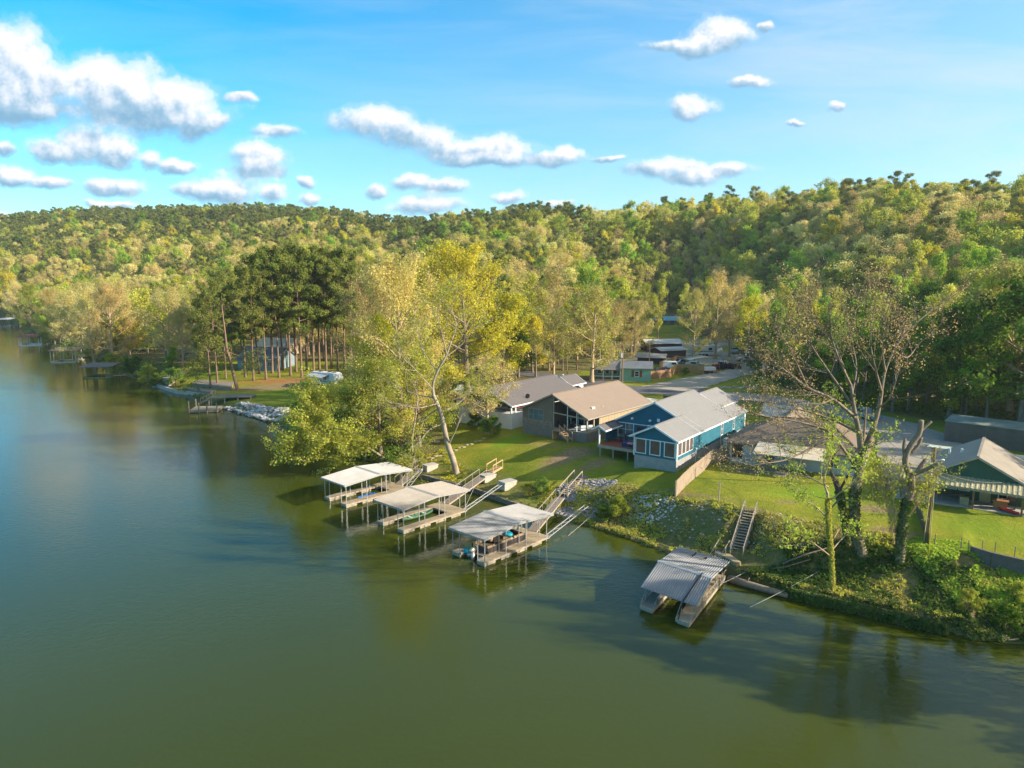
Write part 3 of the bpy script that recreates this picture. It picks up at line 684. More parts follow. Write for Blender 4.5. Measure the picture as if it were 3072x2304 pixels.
NIND = 205
ind = set(order[:NIND].tolist())
BASEH = {'pine': 24, 'spring': 18, 'yellow': 17, 'pale': 15, 'tan': 17, 'bright': 19, 'dark': 15}
WHAT = {'pine': 'dark green pine with a bare brown trunk', 'spring': 'light green tree coming into spring leaf', 'yellow': 'yellow green broad crowned tree', 'pale': 'pale cream and green blossoming tree',
        'tan': 'tan budding tree with bare twigs', 'bright': 'bright fresh green tree', 'dark': 'deep green leafy tree'}
def zone_name(x, y):
    if x > 30 and y < 195: return 'on the shaded slope right of the gravel road'
    if x > 30: return 'on the hillside above the parked vehicles'
    if x > -30: return 'in the wood behind the three lakeside houses'
    if x > -100: return 'in the wood behind the lawn with the camper'
    return 'along the far left lake shore'
for i in order[:NIND]:
    k = kinds[i]; v = PROTO['%s%d' % (k, i % 2)]
    s = rng.uniform(.8, 1.15) * (.86 if dist[i] > 250 else .95)
    if PX[i] > 30 and PY[i] < 195: s *= .92
    lab = (WHAT[k] + ' ' + zone_name(PX[i], PY[i])).replace(' with a bare brown trunk', '')
    plant('pine_tree' if k == 'pine' else 'broadleaf_tree', v, (PX[i], PY[i], PZ[i] - .15), lab, 'tree', lab.replace('tree', 'trees').replace(' a ', ' ') , sc=s * rng.uniform(.9, 1.1), sz=s)
rest = [i for i in range(len(PX)) if i not in ind and not (uu[i] > .8 and PY[i] > 260)]
# the far woods: one object whose geometry nodes set tree meshes on points
Vp = np.column_stack([PX[rest], PY[rest], PZ[rest] - .2]).astype(np.float32)
me = bpy.data.meshes.new('far_forest'); me.vertices.add(len(rest)); me.vertices.foreach_set('co', Vp.ravel())
kid = np.array([FK[kinds[i]][i % len(FK[kinds[i]])] for i in rest], np.int32)
sc_ = (rng.uniform(.62, 1.2, len(rest)) * np.where(kinds[rest] == 'pine', .80, 1.08)).astype(np.float32); rot = rng.uniform(0, 6.28, len(rest)).astype(np.float32)
for nme, ty, arr in (('kid', 'INT', kid), ('scl', 'FLOAT', sc_), ('rot', 'FLOAT', rot)):
    a = me.attributes.new(nme, ty, 'POINT'); a.data.foreach_set('value', arr)
o = bpy.data.objects.new('far_forest', me); COL.objects.link(o)
tag(o, 'mixed spring woodland of pines and budding trees covering the far hills', 'forest', kind='stuff')
g = bpy.data.node_groups.new('far_forest', 'GeometryNodeTree')
g.interface.new_socket('Geometry', in_out='INPUT', socket_type='NodeSocketGeometry'); g.interface.new_socket('Geometry', in_out='OUTPUT', socket_type='NodeSocketGeometry')
gi = g.nodes.new('NodeGroupInput'); go = g.nodes.new('NodeGroupOutput'); jn = g.nodes.new('GeometryNodeJoinGeometry')
def named(n, t):
    a = g.nodes.new('GeometryNodeInputNamedAttribute'); a.data_type = t; a.inputs[0].default_value = n; return [q for q in a.outputs if q.enabled and q.name == 'Attribute'][0]
ak, as_, ar = named('kid', 'INT'), named('scl', 'FLOAT'), named('rot', 'FLOAT')
cx = g.nodes.new('ShaderNodeCombineXYZ'); g.links.new(ar, cx.inputs[2])
for k, fo in enumerate(FAR):
    cp = g.nodes.new('FunctionNodeCompare'); cp.data_type = 'INT'; cp.operation = 'EQUAL'
    ins = [q for q in cp.inputs if q.enabled]; g.links.new(ak, ins[0]); ins[1].default_value = k
    oi = g.nodes.new('GeometryNodeObjectInfo'); oi.inputs['Object'].default_value = fo; oi.inputs['As Instance'].default_value = True
    ip = g.nodes.new('GeometryNodeInstanceOnPoints'); g.links.new(gi.outputs[0], ip.inputs['Points']); g.links.new(cp.outputs[0], ip.inputs['Selection'])
    g.links.new(oi.outputs['Geometry'], ip.inputs['Instance']); g.links.new(cx.outputs[0], ip.inputs['Rotation']); g.links.new(as_, ip.inputs['Scale'])
    g.links.new(ip.outputs[0], jn.inputs[0])
g.links.new(jn.outputs[0], go.inputs[0])
md = o.modifiers.new('forest', 'NODES'); md.node_group = g
print('TREES individual', len(ind), 'rest', len(rest))
# ---------------------------------------------------------------- boat docks
galv = mat('galvanised_steel', (.55, .55, .54), (.36, .36, .36), 5, .45, .5)
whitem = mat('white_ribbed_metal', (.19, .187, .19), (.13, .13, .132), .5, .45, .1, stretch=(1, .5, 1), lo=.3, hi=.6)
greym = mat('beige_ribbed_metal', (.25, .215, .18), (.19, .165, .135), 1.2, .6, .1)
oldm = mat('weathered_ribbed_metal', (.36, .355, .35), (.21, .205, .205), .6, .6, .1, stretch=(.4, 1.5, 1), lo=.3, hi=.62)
plank = mat('sunbleached_planks', (.46, .37, .24), (.28, .22, .14), 2.2, .9, stretch=(1, 6, 1))
plankg = mat('grey_planks', (.30, .25, .20), (.17, .14, .11), 2.2, .9, stretch=(1, 6, 1))
floatm = mat('old_float_shell', (.48, .42, .32), (.20, .17, .12), 2.5, .8)
woodn = mat('new_lumber', (.62, .40, .22), (.44, .27, .14), 3, .85)
woodo = mat('weathered_lumber', (.46, .38, .29), (.28, .22, .17), 4, .9)
white_p = mat('white_paint', (.80, .78, .74), (.68, .66, .62), 2, .6)
def roof_ribbed(x0, x1, ya, za, yb, zb, nr, t=.03, rib=.085):
    """ribbed sheet between (ya,za) and (yb,zb), ribs running down the slope, width x0..x1"""
    mb = MB(); prof = []
    w = (x1 - x0) / nr
    for i in range(nr):
        a = x0 + i * w; prof += [(a, 0), (a + w * .60, 0), (a + w * .68, rib), (a + w * .92, rib)]
    prof.append((x1, 0)); n = len(prof)
    top = [(x, ya, za + h) for x, h in prof] + [(x, yb, zb + h) for x, h in prof]
    k = 2 * n; bot = [(x, ya, za - t) for x, h in prof] + [(x, yb, zb - t) for x, h in prof]
    fs = [(i, i + 1, n + i + 1, n + i) for i in range(n - 1)] + [(k + i + 1, k + i, k + n + i, k + n + i + 1) for i in range(n - 1)]
    fs += [(i + 1, i, k + i, k + i + 1) for i in range(n - 1)] + [(n + i, n + i + 1, k + n + i + 1, k + n + i) for i in range(n - 1)]
    fs += [(0, n, k + n, k), (n + n - 1, n - 1, k + n - 1, k + 2 * n - 1)]
    k0 = len(mb.f); mb.add(top + bot, fs)
    for i in range(n - 1): mb.m[k0 + i] = 1 if i % 4 else 0  # pans darker, ribs lighter: the shading of the ribs put into colour
    return mb
def merge(a, b):
    mm = list(b.m); k = len(a.m); a.add(b.v, b.f); a.m[k:] = mm
whitel = mat('white_metal_lit_rib', (.36, .35, .335), (.25, .245, .235), .5, .45); greyl = mat('beige_metal_lit_rib', (.33, .29, .245), (.26, .23, .19), 1, .5); oldl = mat('old_metal_lit_rib', (.42, .41, .40), (.26, .255, .25), .6, .6)  # lighter tones for the rib faces, light on the ribs painted in
def planks(mb, x0, x1, y0, y1, z, along='x', w=.14, t=.04, gap=.012):
    """boards laid across: along='x' means each board runs in x"""
    if along == 'x':
        n = max(1, int((y1 - y0) / w))
        for i in range(n):
            a = y0 + (y1 - y0) * i / n; mb.box(x0 + random.uniform(0, .015), a, z - t, x1 - random.uniform(0, .015), a + (y1 - y0) / n - gap, z + random.uniform(-.004, .004))
    else:
        n = max(1, int((x1 - x0) / w))
        for i in range(n):
            a = x0 + (x1 - x0) * i / n; mb.box(a, y0, z - t, a + (x1 - x0) / n - gap, y1, z + random.uniform(-.004, .004))
def boat_dock(px, label, rot, Wd, Ld, fw, plat, roofm, deckm, ribs, zr=2.95, zm=3.35, over=.32, stations=(0.08, 3.1, 6.1, 9.4), name='boat_dock'):
    X, Y = at(*px) if len(px) == 2 and px[0] > 200 else px
    t = thing(name, label, 'boat dock', (X, Y, 0), rot)
    for (a, b) in ((0, fw), (Wd - fw, Wd)):
        m_ = MB(); planks(m_, a + .05, b - .05, 0, Ld - plat, .46); m_.build('walkway_deck', deckm, t)
        f = MB()
        for x in (a, b): f.box(x - .03, 0, .28, x + .03, Ld, .45)
        f.box(a, -.03, .28, b, .03, .45); f.build('side_beam', woodo if deckm is plank else plankg, t)
        y = .1; q = 0
        while y < Ld - 1:
            fl = MB(); L_ = 1.55
            for k_ in range(4): fl.box(a + .06, y + k_ * L_ / 4, -.25, b - .06, y + (k_ + .93) * L_ / 4, .26)
            fl.box(a + .10, y + .02, -.22, b - .10, y + L_ - .05, .22)
            fl.build('float', floatm, t); y += 2.35; q += 1
    m_ = MB(); planks(m_, .05, Wd - .05, Ld - plat, Ld, .466, 'y'); m_.build('back_platform', deckm, t)
    f = MB(); f.box(0, Ld, .28, Wd, Ld + .05, .45); f.box(fw, Ld - plat - .05, .28, Wd - fw, Ld - plat, .45); f.build('end_beam', woodo, t)
    for s in stations:
        y = min(s, Ld - .1)
        for x in (.03, fw - .03, Wd - fw + .03, Wd - .03):
            zt = zr + (zm - zr) * (1 - abs(y - Ld / 2) / (Ld / 2))
            MB().box(x - .035, y - .035, .05, x + .035, y + .035, zt - .12).build('post', galv, t)
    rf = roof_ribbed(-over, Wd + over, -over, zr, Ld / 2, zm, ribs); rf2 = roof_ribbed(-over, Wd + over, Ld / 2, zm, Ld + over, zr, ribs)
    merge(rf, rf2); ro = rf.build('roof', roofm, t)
    c = MB(); c.slab([(-over - .02, Ld / 2 - .2, zm + .055), (Wd + over + .02, Ld / 2 - .2, zm + .055), (Wd + over + .02, Ld / 2, zm + .085), (-over - .02, Ld / 2, zm + .085)], .02)
    c.slab([(-over - .02, Ld / 2, zm + .085), (Wd + over + .02, Ld / 2, zm + .085), (Wd + over + .02, Ld / 2 + .2, zm + .055), (-over - .02, Ld / 2 + .2, zm + .055)], .02); c.build('ridge_cap', galv, ro)
    fr = MB()
    for y, z in ((-over + .05, zr - .1), (Ld / 2, zm - .1), (Ld + over - .05, zr - .1), (Ld * .25, (zr + zm) / 2 - .1), (Ld * .75, (zr + zm) / 2 - .1)): fr.bar((-over, y, z), (Wd + over, y, z), .07, .13)
    for x in (-over + .04, fw, Wd - fw, Wd + over - .04):
        fr.bar((x, -over, zr - .1), (x, Ld / 2, zm - .1), .06, .14); fr.bar((x, Ld / 2, zm - .1), (x, Ld + over, zr - .1), .06, .14)
    fr.build('roof_frame', galv, t)
    return t
# the open water ends point at the camera-left; local x runs along the front
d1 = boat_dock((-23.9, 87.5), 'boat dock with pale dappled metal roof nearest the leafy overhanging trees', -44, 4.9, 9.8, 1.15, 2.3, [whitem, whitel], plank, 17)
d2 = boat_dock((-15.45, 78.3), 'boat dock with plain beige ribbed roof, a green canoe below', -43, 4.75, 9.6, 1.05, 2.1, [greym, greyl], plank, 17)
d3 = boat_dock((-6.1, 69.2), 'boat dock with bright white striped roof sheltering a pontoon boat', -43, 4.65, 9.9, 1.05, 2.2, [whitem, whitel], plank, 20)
def uloc(t, x, y, z=0):
    a = t.rotation_euler[2]; return (t.location[0] + x * math.cos(a) - y * math.sin(a), t.location[1] + x * math.sin(a) + y * math.cos(a), t.location[2] + z)
# cross bracing wires and swim ladder on the second dock
for x in (.25, .75):
    MB().tube([(x, -.1, -.2), (x, -.12, .75), (x, .1, .95), (x, .28, .75), (x, .28, .46)], .025, 6).build('ladder_rail', galv, d2)
# ---- the old tin-roofed dock on its own at the right
ax, ay = at(1850 + 285 / 4.424, 1600 + 1010 / 4.424)
t = thing('boat_dock', 'old low boat dock with weathered dented tin roof and lattice sides', 'boat dock', (10.9, 57.0, 0), -44)
Wd, Ld, fw, zr, zm = 4.7, 10.6, 1.25, 1.95, 2.5
for (a, b, m_) in ((0, fw, plankg), (Wd - fw, Wd, plank)):
    q = MB(); planks(q, a + .05, b - .05, 0, Ld - 2, .46); q.build('walkway_deck', m_, t)
    f = MB(); f.box(a - .03, 0, .2, a + .03, Ld, .5); f.box(b - .03, 0, .2, b + .03, Ld, .5); f.box(a, -.06, .2, b, .02, .5); f.build('side_beam', woodo, t)
    y = .15
    while y < Ld - 1:
        MB().box(a + .1, y, -.2, b - .1, y + 1.9, .2).build('float', floatm, t); y += 2.4
q = MB(); planks(q, .05, Wd - .05, Ld - 2, Ld, .466, 'y'); q.build('back_platform', plank, t)
for x in (0.0, fw, Wd - fw, Wd):
    lt = MB(); n_ = 10
    lt.bar((x, .05, .5), (x, 2.2, 1.9), .05); lt.bar((x, .05, .45), (x, Ld - .1, .45), .06)
    for k_ in range(1, n_):
        y0 = .4 + k_ * (Ld - .8) / n_; z1 = (zr - .25 + (zm - zr + .25) * (y0 - .75) / 4.15 if y0 < 4.9 else zm + (zr - zm) * (y0 - 4.9) / 5.7) - .12
        if k_ % 2: lt.bar((x, y0, .45), (x, y0, z1), .06)
        if y0 > 1.8: lt.bar((x, y0, .45), (x, min(y0 + .9, Ld), 1.1), .035); lt.bar((x, y0, 1.1), (x, min(y0 + .9, Ld), .45), .035)
    lt.bar((x, 1.8, 1.1), (x, Ld, 1.1), .045); lt.build('lattice_side', floatm, t)
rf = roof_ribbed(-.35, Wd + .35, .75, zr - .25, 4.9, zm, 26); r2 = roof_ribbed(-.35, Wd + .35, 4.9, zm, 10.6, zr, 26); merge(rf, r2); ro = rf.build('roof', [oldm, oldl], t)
c = MB(); c.slab([(-.37, 4.7, zm + .06), (Wd + .37, 4.7, zm + .06), (Wd + .37, 4.9, zm + .10), (-.37, 4.9, zm + .10)], .02); c.slab([(-.37, 4.9, zm + .10), (Wd + .37, 4.9, zm + .10), (Wd + .37, 5.12, zm + .06), (-.37, 5.12, zm + .06)], .02); c.build('ridge_cap', galv, ro)
black = mat('black_rubber', (.03, .03, .03), (.015, .015, .015), 4, .7)
d4 = t
for ch in t.children_recursive:
    for v_ in ch.data.vertices: v_.co.x -= .22 * v_.co.y
pl = MB(); pl.bar((Wd - .85, -.3, .6), (Wd - 1.05, .75, 1.86), .07).bar((Wd - 1.05, .75, 1.86), (Wd - 1.75, 5.0, 2.66), .08)
o = pl.build('pole', black); tag(o, 'long dark pole lying over the dented tin roof to the water', 'pole'); o.location = d4.location; o.rotation_euler = d4.rotation_euler
bird_m = mat('dark_feathers', (.05, .045, .04), (.02, .02, .02), 8, .8)
for i, (bx, by, r) in enumerate(((-.1, 9.1, 35), (1.1, 8.9, -60))):
    z = zm - (by - 4.9) / 5.7 * (zm - zr) + .07
    b = MB(); b.tube([(-.20, 0, .10), (-.10, 0, .13), (0, 0, .16), (.10, 0, .22), (.15, 0, .29), (.20, 0, .30), (.26, 0, .285)], [.015, .05, .085, .075, .045, .04, .008], 8)
    b.add([(-.18, .05, .12), (-.36, .09, .06), (-.38, -.09, .06), (-.18, -.05, .12), (-.18, .05, .10), (-.36, .09, .05), (-.38, -.09, .05), (-.18, -.05, .10)], [(0, 1, 2, 3), (7, 6, 5, 4), (0, 4, 5, 1), (1, 5, 6, 2), (2, 6, 7, 3)])
    b.bar((0, .03, .1), (.01, .03, 0), .012); b.bar((0, -.03, .1), (.01, -.03, 0), .012)
    for s in (-1, 1): b.add([(.06, s * .07, .22), (-.28, s * .08, .12), (-.05, s * .10, .12)], [(0, 1, 2)])
    o = b.build('bird', bird_m, smooth=True); tag(o, ['dark bird perched on tin roof, the one farther left', 'dark bird perched on tin roof, the one nearer the bank'][i], 'bird', 'birds on the tin roof')
    o.location = uloc(d4, bx, by, z); o.rotation_euler = (0, 0, R(r))
# ---------------------------------------------------------------- gangways, trusses, anchor blocks
def P3(fn, u, v, z): x, y = at(*fn(u, v), z); return Vector((x, y, z))
r3 = lambda u, v: (900 + u / 3.687, 1350 + v / 3.687); r4 = lambda u, v: (1300 + u / 3.687, 1350 + v / 3.687)
r7 = lambda u, v: (1850 + u / 4.424, 1600 + v / 4.424); b1 = lambda u, v: (1900 + u / 3.687, 1350 + v / 3.687)
def frame_between(p, q):
    d = q - p; rz = math.degrees(math.atan2(d.y, d.x)); return Vector((p.x, p.y, 0)), rz, math.hypot(d.x, d.y), p.z, q.z
def gangway(p, q, label, rails=True, w=1.1, deckm=plankg, railm=woodo):
    o0, rz, ln, za, zb = frame_between(p, q); t = thing('gangway', label, 'gangway', tuple(o0), rz)
    m_ = MB(); n = int(ln / .16)
    for i in range(n):
        x = ln * i / n; z = za + (zb - za) * x / ln; m_.slab([(x, -w / 2, z), (x + ln / n - .012, -w / 2, z + (zb - za) / n), (x + ln / n - .012, w / 2, z + (zb - za) / n), (x, w / 2, z)], .04)
    m_.build('deck', deckm, t)
    for s in (-1, 1):
        b = MB(); b.bar((0, s * w / 2, za - .1), (ln, s * w / 2, zb - .1), .06, .16)
        if rails:
            b.bar((0, s * w / 2, za + .95), (ln, s * w / 2, zb + .95), .06, .05); k = max(2, int(ln / 1.6))
            for i in range(k + 1): z = za + (zb - za) * i / k; b.bar((ln * i / k, s * w / 2, z - .1), (ln * i / k, s * w / 2, z + .95), .05)
        b.build('handrail' if rails else 'side_beam', railm, t)
    return t
def truss(p, q, label, w=.55, name='truss_arm'):
    o0, rz, ln, za, zb = frame_between(p, q); t = thing(name, label, 'truss arm', tuple(o0), rz)
    for s in (-1, 1): b = MB(); b.tube([(0, s * w / 2, za), (ln, s * w / 2, zb)], .045, 6); b.build('rail_tube', galv, t)
    b = MB(); k = max(3, int(ln / .9))
    for i in range(k):
        x0 = ln * i / k; x1 = ln * (i + 1) / k; s = 1 if i % 2 else -1
        b.bar((x0, -s * w / 2, za + (zb - za) * i / k), (x1, s * w / 2, za + (zb - za) * (i + 1) / k), .04)
    b.build('lacing', galv, t); return t
def anchor(px, label, l=1.9, w=1.25, h=.95, rz=40, zt=None):
    X, Y, Z = G(*px, 2); t = thing('anchor_block', label, 'concrete block', (X, Y, Z - .15), rz, 'concrete anchor blocks on the bank')
    b = MB(); b.box(-l / 2, -w / 2, 0, l / 2, w / 2, h * .8).box(-l / 2 - .002, -w / 2 - .06, h * .8, l / 2 + .06, w / 2 + .06, h); o = b.build('block', conc, t); return t, Vector((X, Y, Z + h - .2))
a1, A1 = anchor(r3(1440, 215), 'concrete block beside the white barked tree, behind the dappled roof dock')
a2, A2 = anchor(r4(600, 330), 'concrete block at the foot of the short new wooden steps')
a3, A3 = anchor(r4(820, 415), 'concrete block alone on the bank between two docks, holding the truss', 2.0, 1.3, 1.1)
a0, A0 = anchor(c if False else (850 + 1370 / 3.403, 1050 + 1150 / 3.403), 'pale upright slab half hidden by leaves behind the first dock', 1.1, .35, 1.3, 15)
v = lambda t, x, y, z: Vector(uloc(t, x, y, z))
gangway(v(d1, 2.6, 9.7, .5), A1 + Vector((-1.5, -.9, -.3)), 'sloping walkway from the dappled roof dock up to the bank')
gangway(v(d2, 1.0, 9.5, .5), A2 + Vector((-.6, -.6, -.1)), 'sloping walkway from the beige roof dock to the new wooden steps')
truss(v(d1, 4.8, 9.3, .45), G(*r3(1330, 285), 1)[0:2] and Vector((*G(*r3(1340, 290), 1)[:2], 1.2)), 'thin steel truss from the dappled roof dock to the bank')
truss(v(d2, 4.6, 9.3, .45), A3 + Vector((-.8, -.7, -.25)), 'steel truss arm from the beige roof dock to the lone concrete block')
s3b = Vector(G(*r4(1440, 535), 1.2)); s3b.z += .5
gangway(v(d3, 2.2, 9.8, .5), s3b + Vector((-.5, -.9, -.05)), 'sloping walkway from the striped roof dock to the tall steps')
e = Vector(G(*r4(1690, 650), 1.5)); e.z += .35
truss(v(d3, 4.5, 9.6, .45), e, 'steel truss arm from the striped roof dock to the gravel bank')
e4 = Vector(G(*b1(1010, 1100), 1.0)); e4.z = 1.15
gangway(v(d4, .9, 10.4, .5), e4, 'short lattice sided gangway behind the dented tin roof', w=1.0, railm=floatm)
# mooring lines
rope = mat('pale_rope', (.50, .48, .42), (.4, .38, .33), 4, .9)
def cable(p, q, label, sag=.3, r=.018, m_=None, name='mooring_line', cat='rope', group=None, n=14):
    pts = [Vector(p).lerp(Vector(q), i / n) - Vector((0, 0, sag * 4 * (i / n) * (1 - i / n))) for i in range(n + 1)]
    b = MB(); b.tube(pts, r, 5); o = b.build(name, m_ or rope); tag(o, label, cat, group); return o
cable(P3(lambda u, v: (2250 + u / 2.691, 1550 + v / 2.691), 0, 730, .1), P3(lambda u, v: (2250 + u / 2.691, 1550 + v / 2.691), 600, 415, 1.6), 'thin pale rope crossing the water up to the ivy covered bank', .1)
cable(v(d4, 2.9, 8.6, .5), Vector((*G(*r7(1750, 595), .5)[:2], .8)), 'thin rope from the tin roofed dock to the fallen log', .05)
cable(Vector((*at(*r4(1490, 950), .05), .05)), Vector((*G(*r4(1730, 810), 1)[:2], 1.0)), 'thin rope stretched from the cove water to the bushes', .02)
cable(v(d2, 4.5, 9.4, .5), Vector((*G(*r4(460, 480), .6)[:2], .8)), 'thin wire from the beige roofed dock to the low wall', .03)
# ---------------------------------------------------------------- stairs
def stairs(ptop, pbot, label, n, w=1.0, tread=.30, m_=woodo, rail=True, name='wooden_stairs', base=.0):
    o0, rz, ln, za, zb = frame_between(pbot, ptop); t = thing(name, label, 'stairs', tuple(o0), rz)
    for s in (-1, 1):
        b = MB(); b.bar((-.1, s * w / 2, za - .12), (ln, s * w / 2, zb - .12), .05, .26); b.build('stringer', m_, t)
    for i in range(n):
        x = ln * (i + .5) / n; z = za + (zb - za) * (i + .75) / n
        MB().box(x - tread / 2, -w / 2 + .03, z - .04, x + tread / 2, w / 2 - .03, z).build('tread', m_, t)
    if rail:
        for s in (-1, 1):
            b = MB(); b.bar((0, s * (w / 2 + .04), za + .95), (ln + .1, s * (w / 2 + .04), zb + .95), .05, .12); k = max(1, round(ln / 1.7))
            for i in range(k + 1): x = ln * i / k; z = za + (zb - za) * i / k; b.bar((x, s * (w / 2 + .04), z - .45), (x, s * (w / 2 + .04), z + .95), .09)
            if ln > 4: b.bar((0, s * (w / 2 + .04), za + .5), (ln, s * (w / 2 + .04), zb + .5), .04, .08)
            b.build('handrail', m_, t)
    return t
tp = Vector(G(*b1(1295, 668), 4.1)); bt = Vector(G(*b1(1140, 1150), .9)); bt.z = .95; tp.z += .1
stairs(tp, bt, 'long grey wooden stairs climbing the brushy bank behind the tin roofed dock', 17, 1.15)
tp = Vector(G(*r4(1600, 330), 3)); tp.z += .25; s3 = s3b.copy(); s3.z = s3b.z
stairs(tp, s3, 'tall weathered wooden steps beside the heap of grey gravel', 10, 1.05)
tp = Vector(G(*r4(730, 210), 2.2)); tp.z += .45; bt = Vector(G(*r4(625, 285), 2)); bt.z = A2.z + .1
stairs(tp, bt, 'short orange new wood steps above the concrete block', 5, 1.05, m_=woodn)
# top landings
for px, lab, m_ in ((r4(1640, 315), 'small wooden landing at the head of the tall weathered steps', plankg), ):
    X, Y, Z = G(*px, 3); q = MB(); planks(q, -.9, .9, -.55, .55, .0, 'y'); o = q.build('landing', m_); tag(o, lab, 'landing'); put(o, (X, Y, Z + .2), 40)
# ---------------------------------------------------------------- pontoon boat
dk = mat('boat_dark_panel', (.10, .085, .08), (.06, .05, .05), 2, .35, .3); alu = mat('boat_aluminium', (.62, .58, .50), (.42, .38, .32), 1.5, .35, .6)
seatm = mat('tan_boat_vinyl', (.50, .34, .18), (.36, .24, .13), 3, .6); carpet = mat('boat_floor', (.28, .22, .16), None, 5, .9)
cyan = mat('turquoise_canvas', (.015, .38, .50), (.01, .28, .40), 3, .6)
def gxy(dock, x, y, z=0): return uloc(dock, x, y, z)
pb = thing('pontoon_boat', 'dark sided pontoon boat with tan seats moored under striped roof', 'boat', gxy(d3, 2.35, .75), -43 + 90)
L_, Wb = 6.9, 2.35
for s in (-1, 1):
    b = MB(); b.tube([(.0, s * .85, .18), (.35, s * .85, .16), (L_ - 1.3, s * .85, .16), (L_ - .5, s * .85, .28), (L_ + .1, s * .85, .52)], [.22, .30, .30, .24, .04], 12); b.build('pontoon_tube', alu, pb, True)
MB().box(.2, -Wb / 2, .46, L_, Wb / 2, .56).build('deck', carpet, pb)
for nm, (x0, y0, x1, y1) in {'side_panel': None}.items() if False else [('side_panel', (.9, -Wb / 2, L_ - .3, -Wb / 2 + .05)), ('side_panel', (.9, Wb / 2 - .05, L_ - .3, Wb / 2)), ('side_panel', (L_ - .35, -Wb / 2 + .05, L_ - .3, Wb / 2 - .05)), ('side_panel', (.9, -Wb / 2 + .05, .95, .3))]:
    b = MB(); b.box(x0, y0, .60, x1, y1, 1.16); b.build(nm, dk, pb)
    b = MB(); b.box(x0 - .01, y0 - .01, 1.16, x1 + .01, y1 + .01, 1.21); b.build('top_rail', alu, pb)
for (x, y, lx, ly) in ((1.5, -.8, 1.1, .55), (1.5, .8, 1.1, .55), (3.7, -.82, 1.9, .55), (5.6, .8, 1.5, .6), (5.6, -.8, 1.5, .6)):
    b = MB(); b.box(x - lx / 2, y - ly / 2, .57, x + lx / 2, y + ly / 2, .95); s = 1 if y > 0 else -1; b.box(x - lx / 2, y + s * ly * .25, .95, x + lx / 2, y + s * ly * .5, 1.32); b.build('seat', seatm, pb)
b = MB(); b.box(3.3, .3, .57, 3.9, 1.0, 1.4); b.build('helm_console', dk, pb)
b = MB(); b.ball((3.0, .6, 1.15), (.3, .3, .35)); b.build('captain_chair', seatm, pb, True)
b = MB(); b.box(-.25, -.18, -.35, .02, .18, .75); b.ball((-.15, 0, .98), (.38, .24, .3)); b.tube([(-.15, 0, .8), (-.15, 0, -.5)], .09, 8); b.build('outboard_motor', alu, pb, True)
b = MB(); b.ball((.05, .55, .38), (.42, .38, .28)); o = b.build('tube_float', cyan, smooth=True); tag(o, 'turquoise inflatable tube at the stern of the pontoon boat', 'float'); o.location = gxy(d3, 1.45, .55, .05)
b = MB(); b.ball((0, 0, 0), (.75, .5, .28)); o = b.build('folded_cover', cyan, smooth=True); tag(o, 'bright blue folded canvas heaped on the pontoon boat seats', 'canvas cover'); o.location = gxy(d3, 2.4, 5.6, 1.35); o.rotation_euler = (0, 0, R(-43))
yel = mat('yellow_plastic', (.62, .44, .10), (.5, .34, .08), 3, .5)
b = MB(); b.cyl(0, 0, 0, .10, .72, .74, 24).cyl(0, 0, .10, .13, .55, .5, 24); o = b.build('round_tub', yel, smooth=False); tag(o, 'round yellow tub on the left finger of the striped roof dock', 'tub'); o.location = gxy(d3, .55, 2.2, .47)
# canoe, kayaks
def canoe(name, L_, Wc, h, m_, mi_, loc, rz, lab, cat, grp=None):
    b = MB(); n = 13; prof = []
    for i in range(n):
        t = i / (n - 1) * 2 - 1; w = Wc / 2 * (1 - abs(t) ** 2.6) + .012; zk = .10 * abs(t) ** 4; zt = h + .16 * abs(t) ** 3
        prof.append([(t * L_ / 2, -w, zt), (t * L_ / 2, -w * .85, zk + h * .35), (t * L_ / 2, 0, zk), (t * L_ / 2, w * .85, zk + h * .35), (t * L_ / 2, w, zt), (t * L_ / 2, w - .025, zt), (t * L_ / 2, w * .8, zk + h * .4), (t * L_ / 2, 0, zk + .03), (t * L_ / 2, -w * .8, zk + h * .4), (t * L_ / 2, -w + .025, zt)])
    vs = [p for r_ in prof for p in r_]; fs = [(i * 10 + j, i * 10 + (j + 1) % 10, (i + 1) * 10 + (j + 1) % 10, (i + 1) * 10 + j) for i in range(n - 1) for j in range(10)]
    t = thing(name, lab, cat, loc, rz, grp); MB().add(vs, fs).build('hull', m_, t, True)
    for x in (-L_ * .25, L_ * .2): MB().box(x - .12, -Wc * .42, h - .05, x + .12, Wc * .42, h - .01).build('seat', mi_, t)
    return t
greenp = mat('green_hull', (.07, .17, .09), (.04, .11, .06), 2, .5); bluep = mat('blue_hull', (.01, .16, .55), (.01, .10, .4), 2, .4)
canoe('canoe', 4.6, .9, .38, greenp, white_p, gxy(d2, 1.55, 4.7, .0), 47, 'green canoe with pale inside floating under the beige roof', 'canoe')
canoe('kayak', 2.6, .72, .3, bluep, bluep, gxy(d1, 3.2, 4.2, .02), 47, 'small blue kayak floating under the dappled roof', 'kayak')
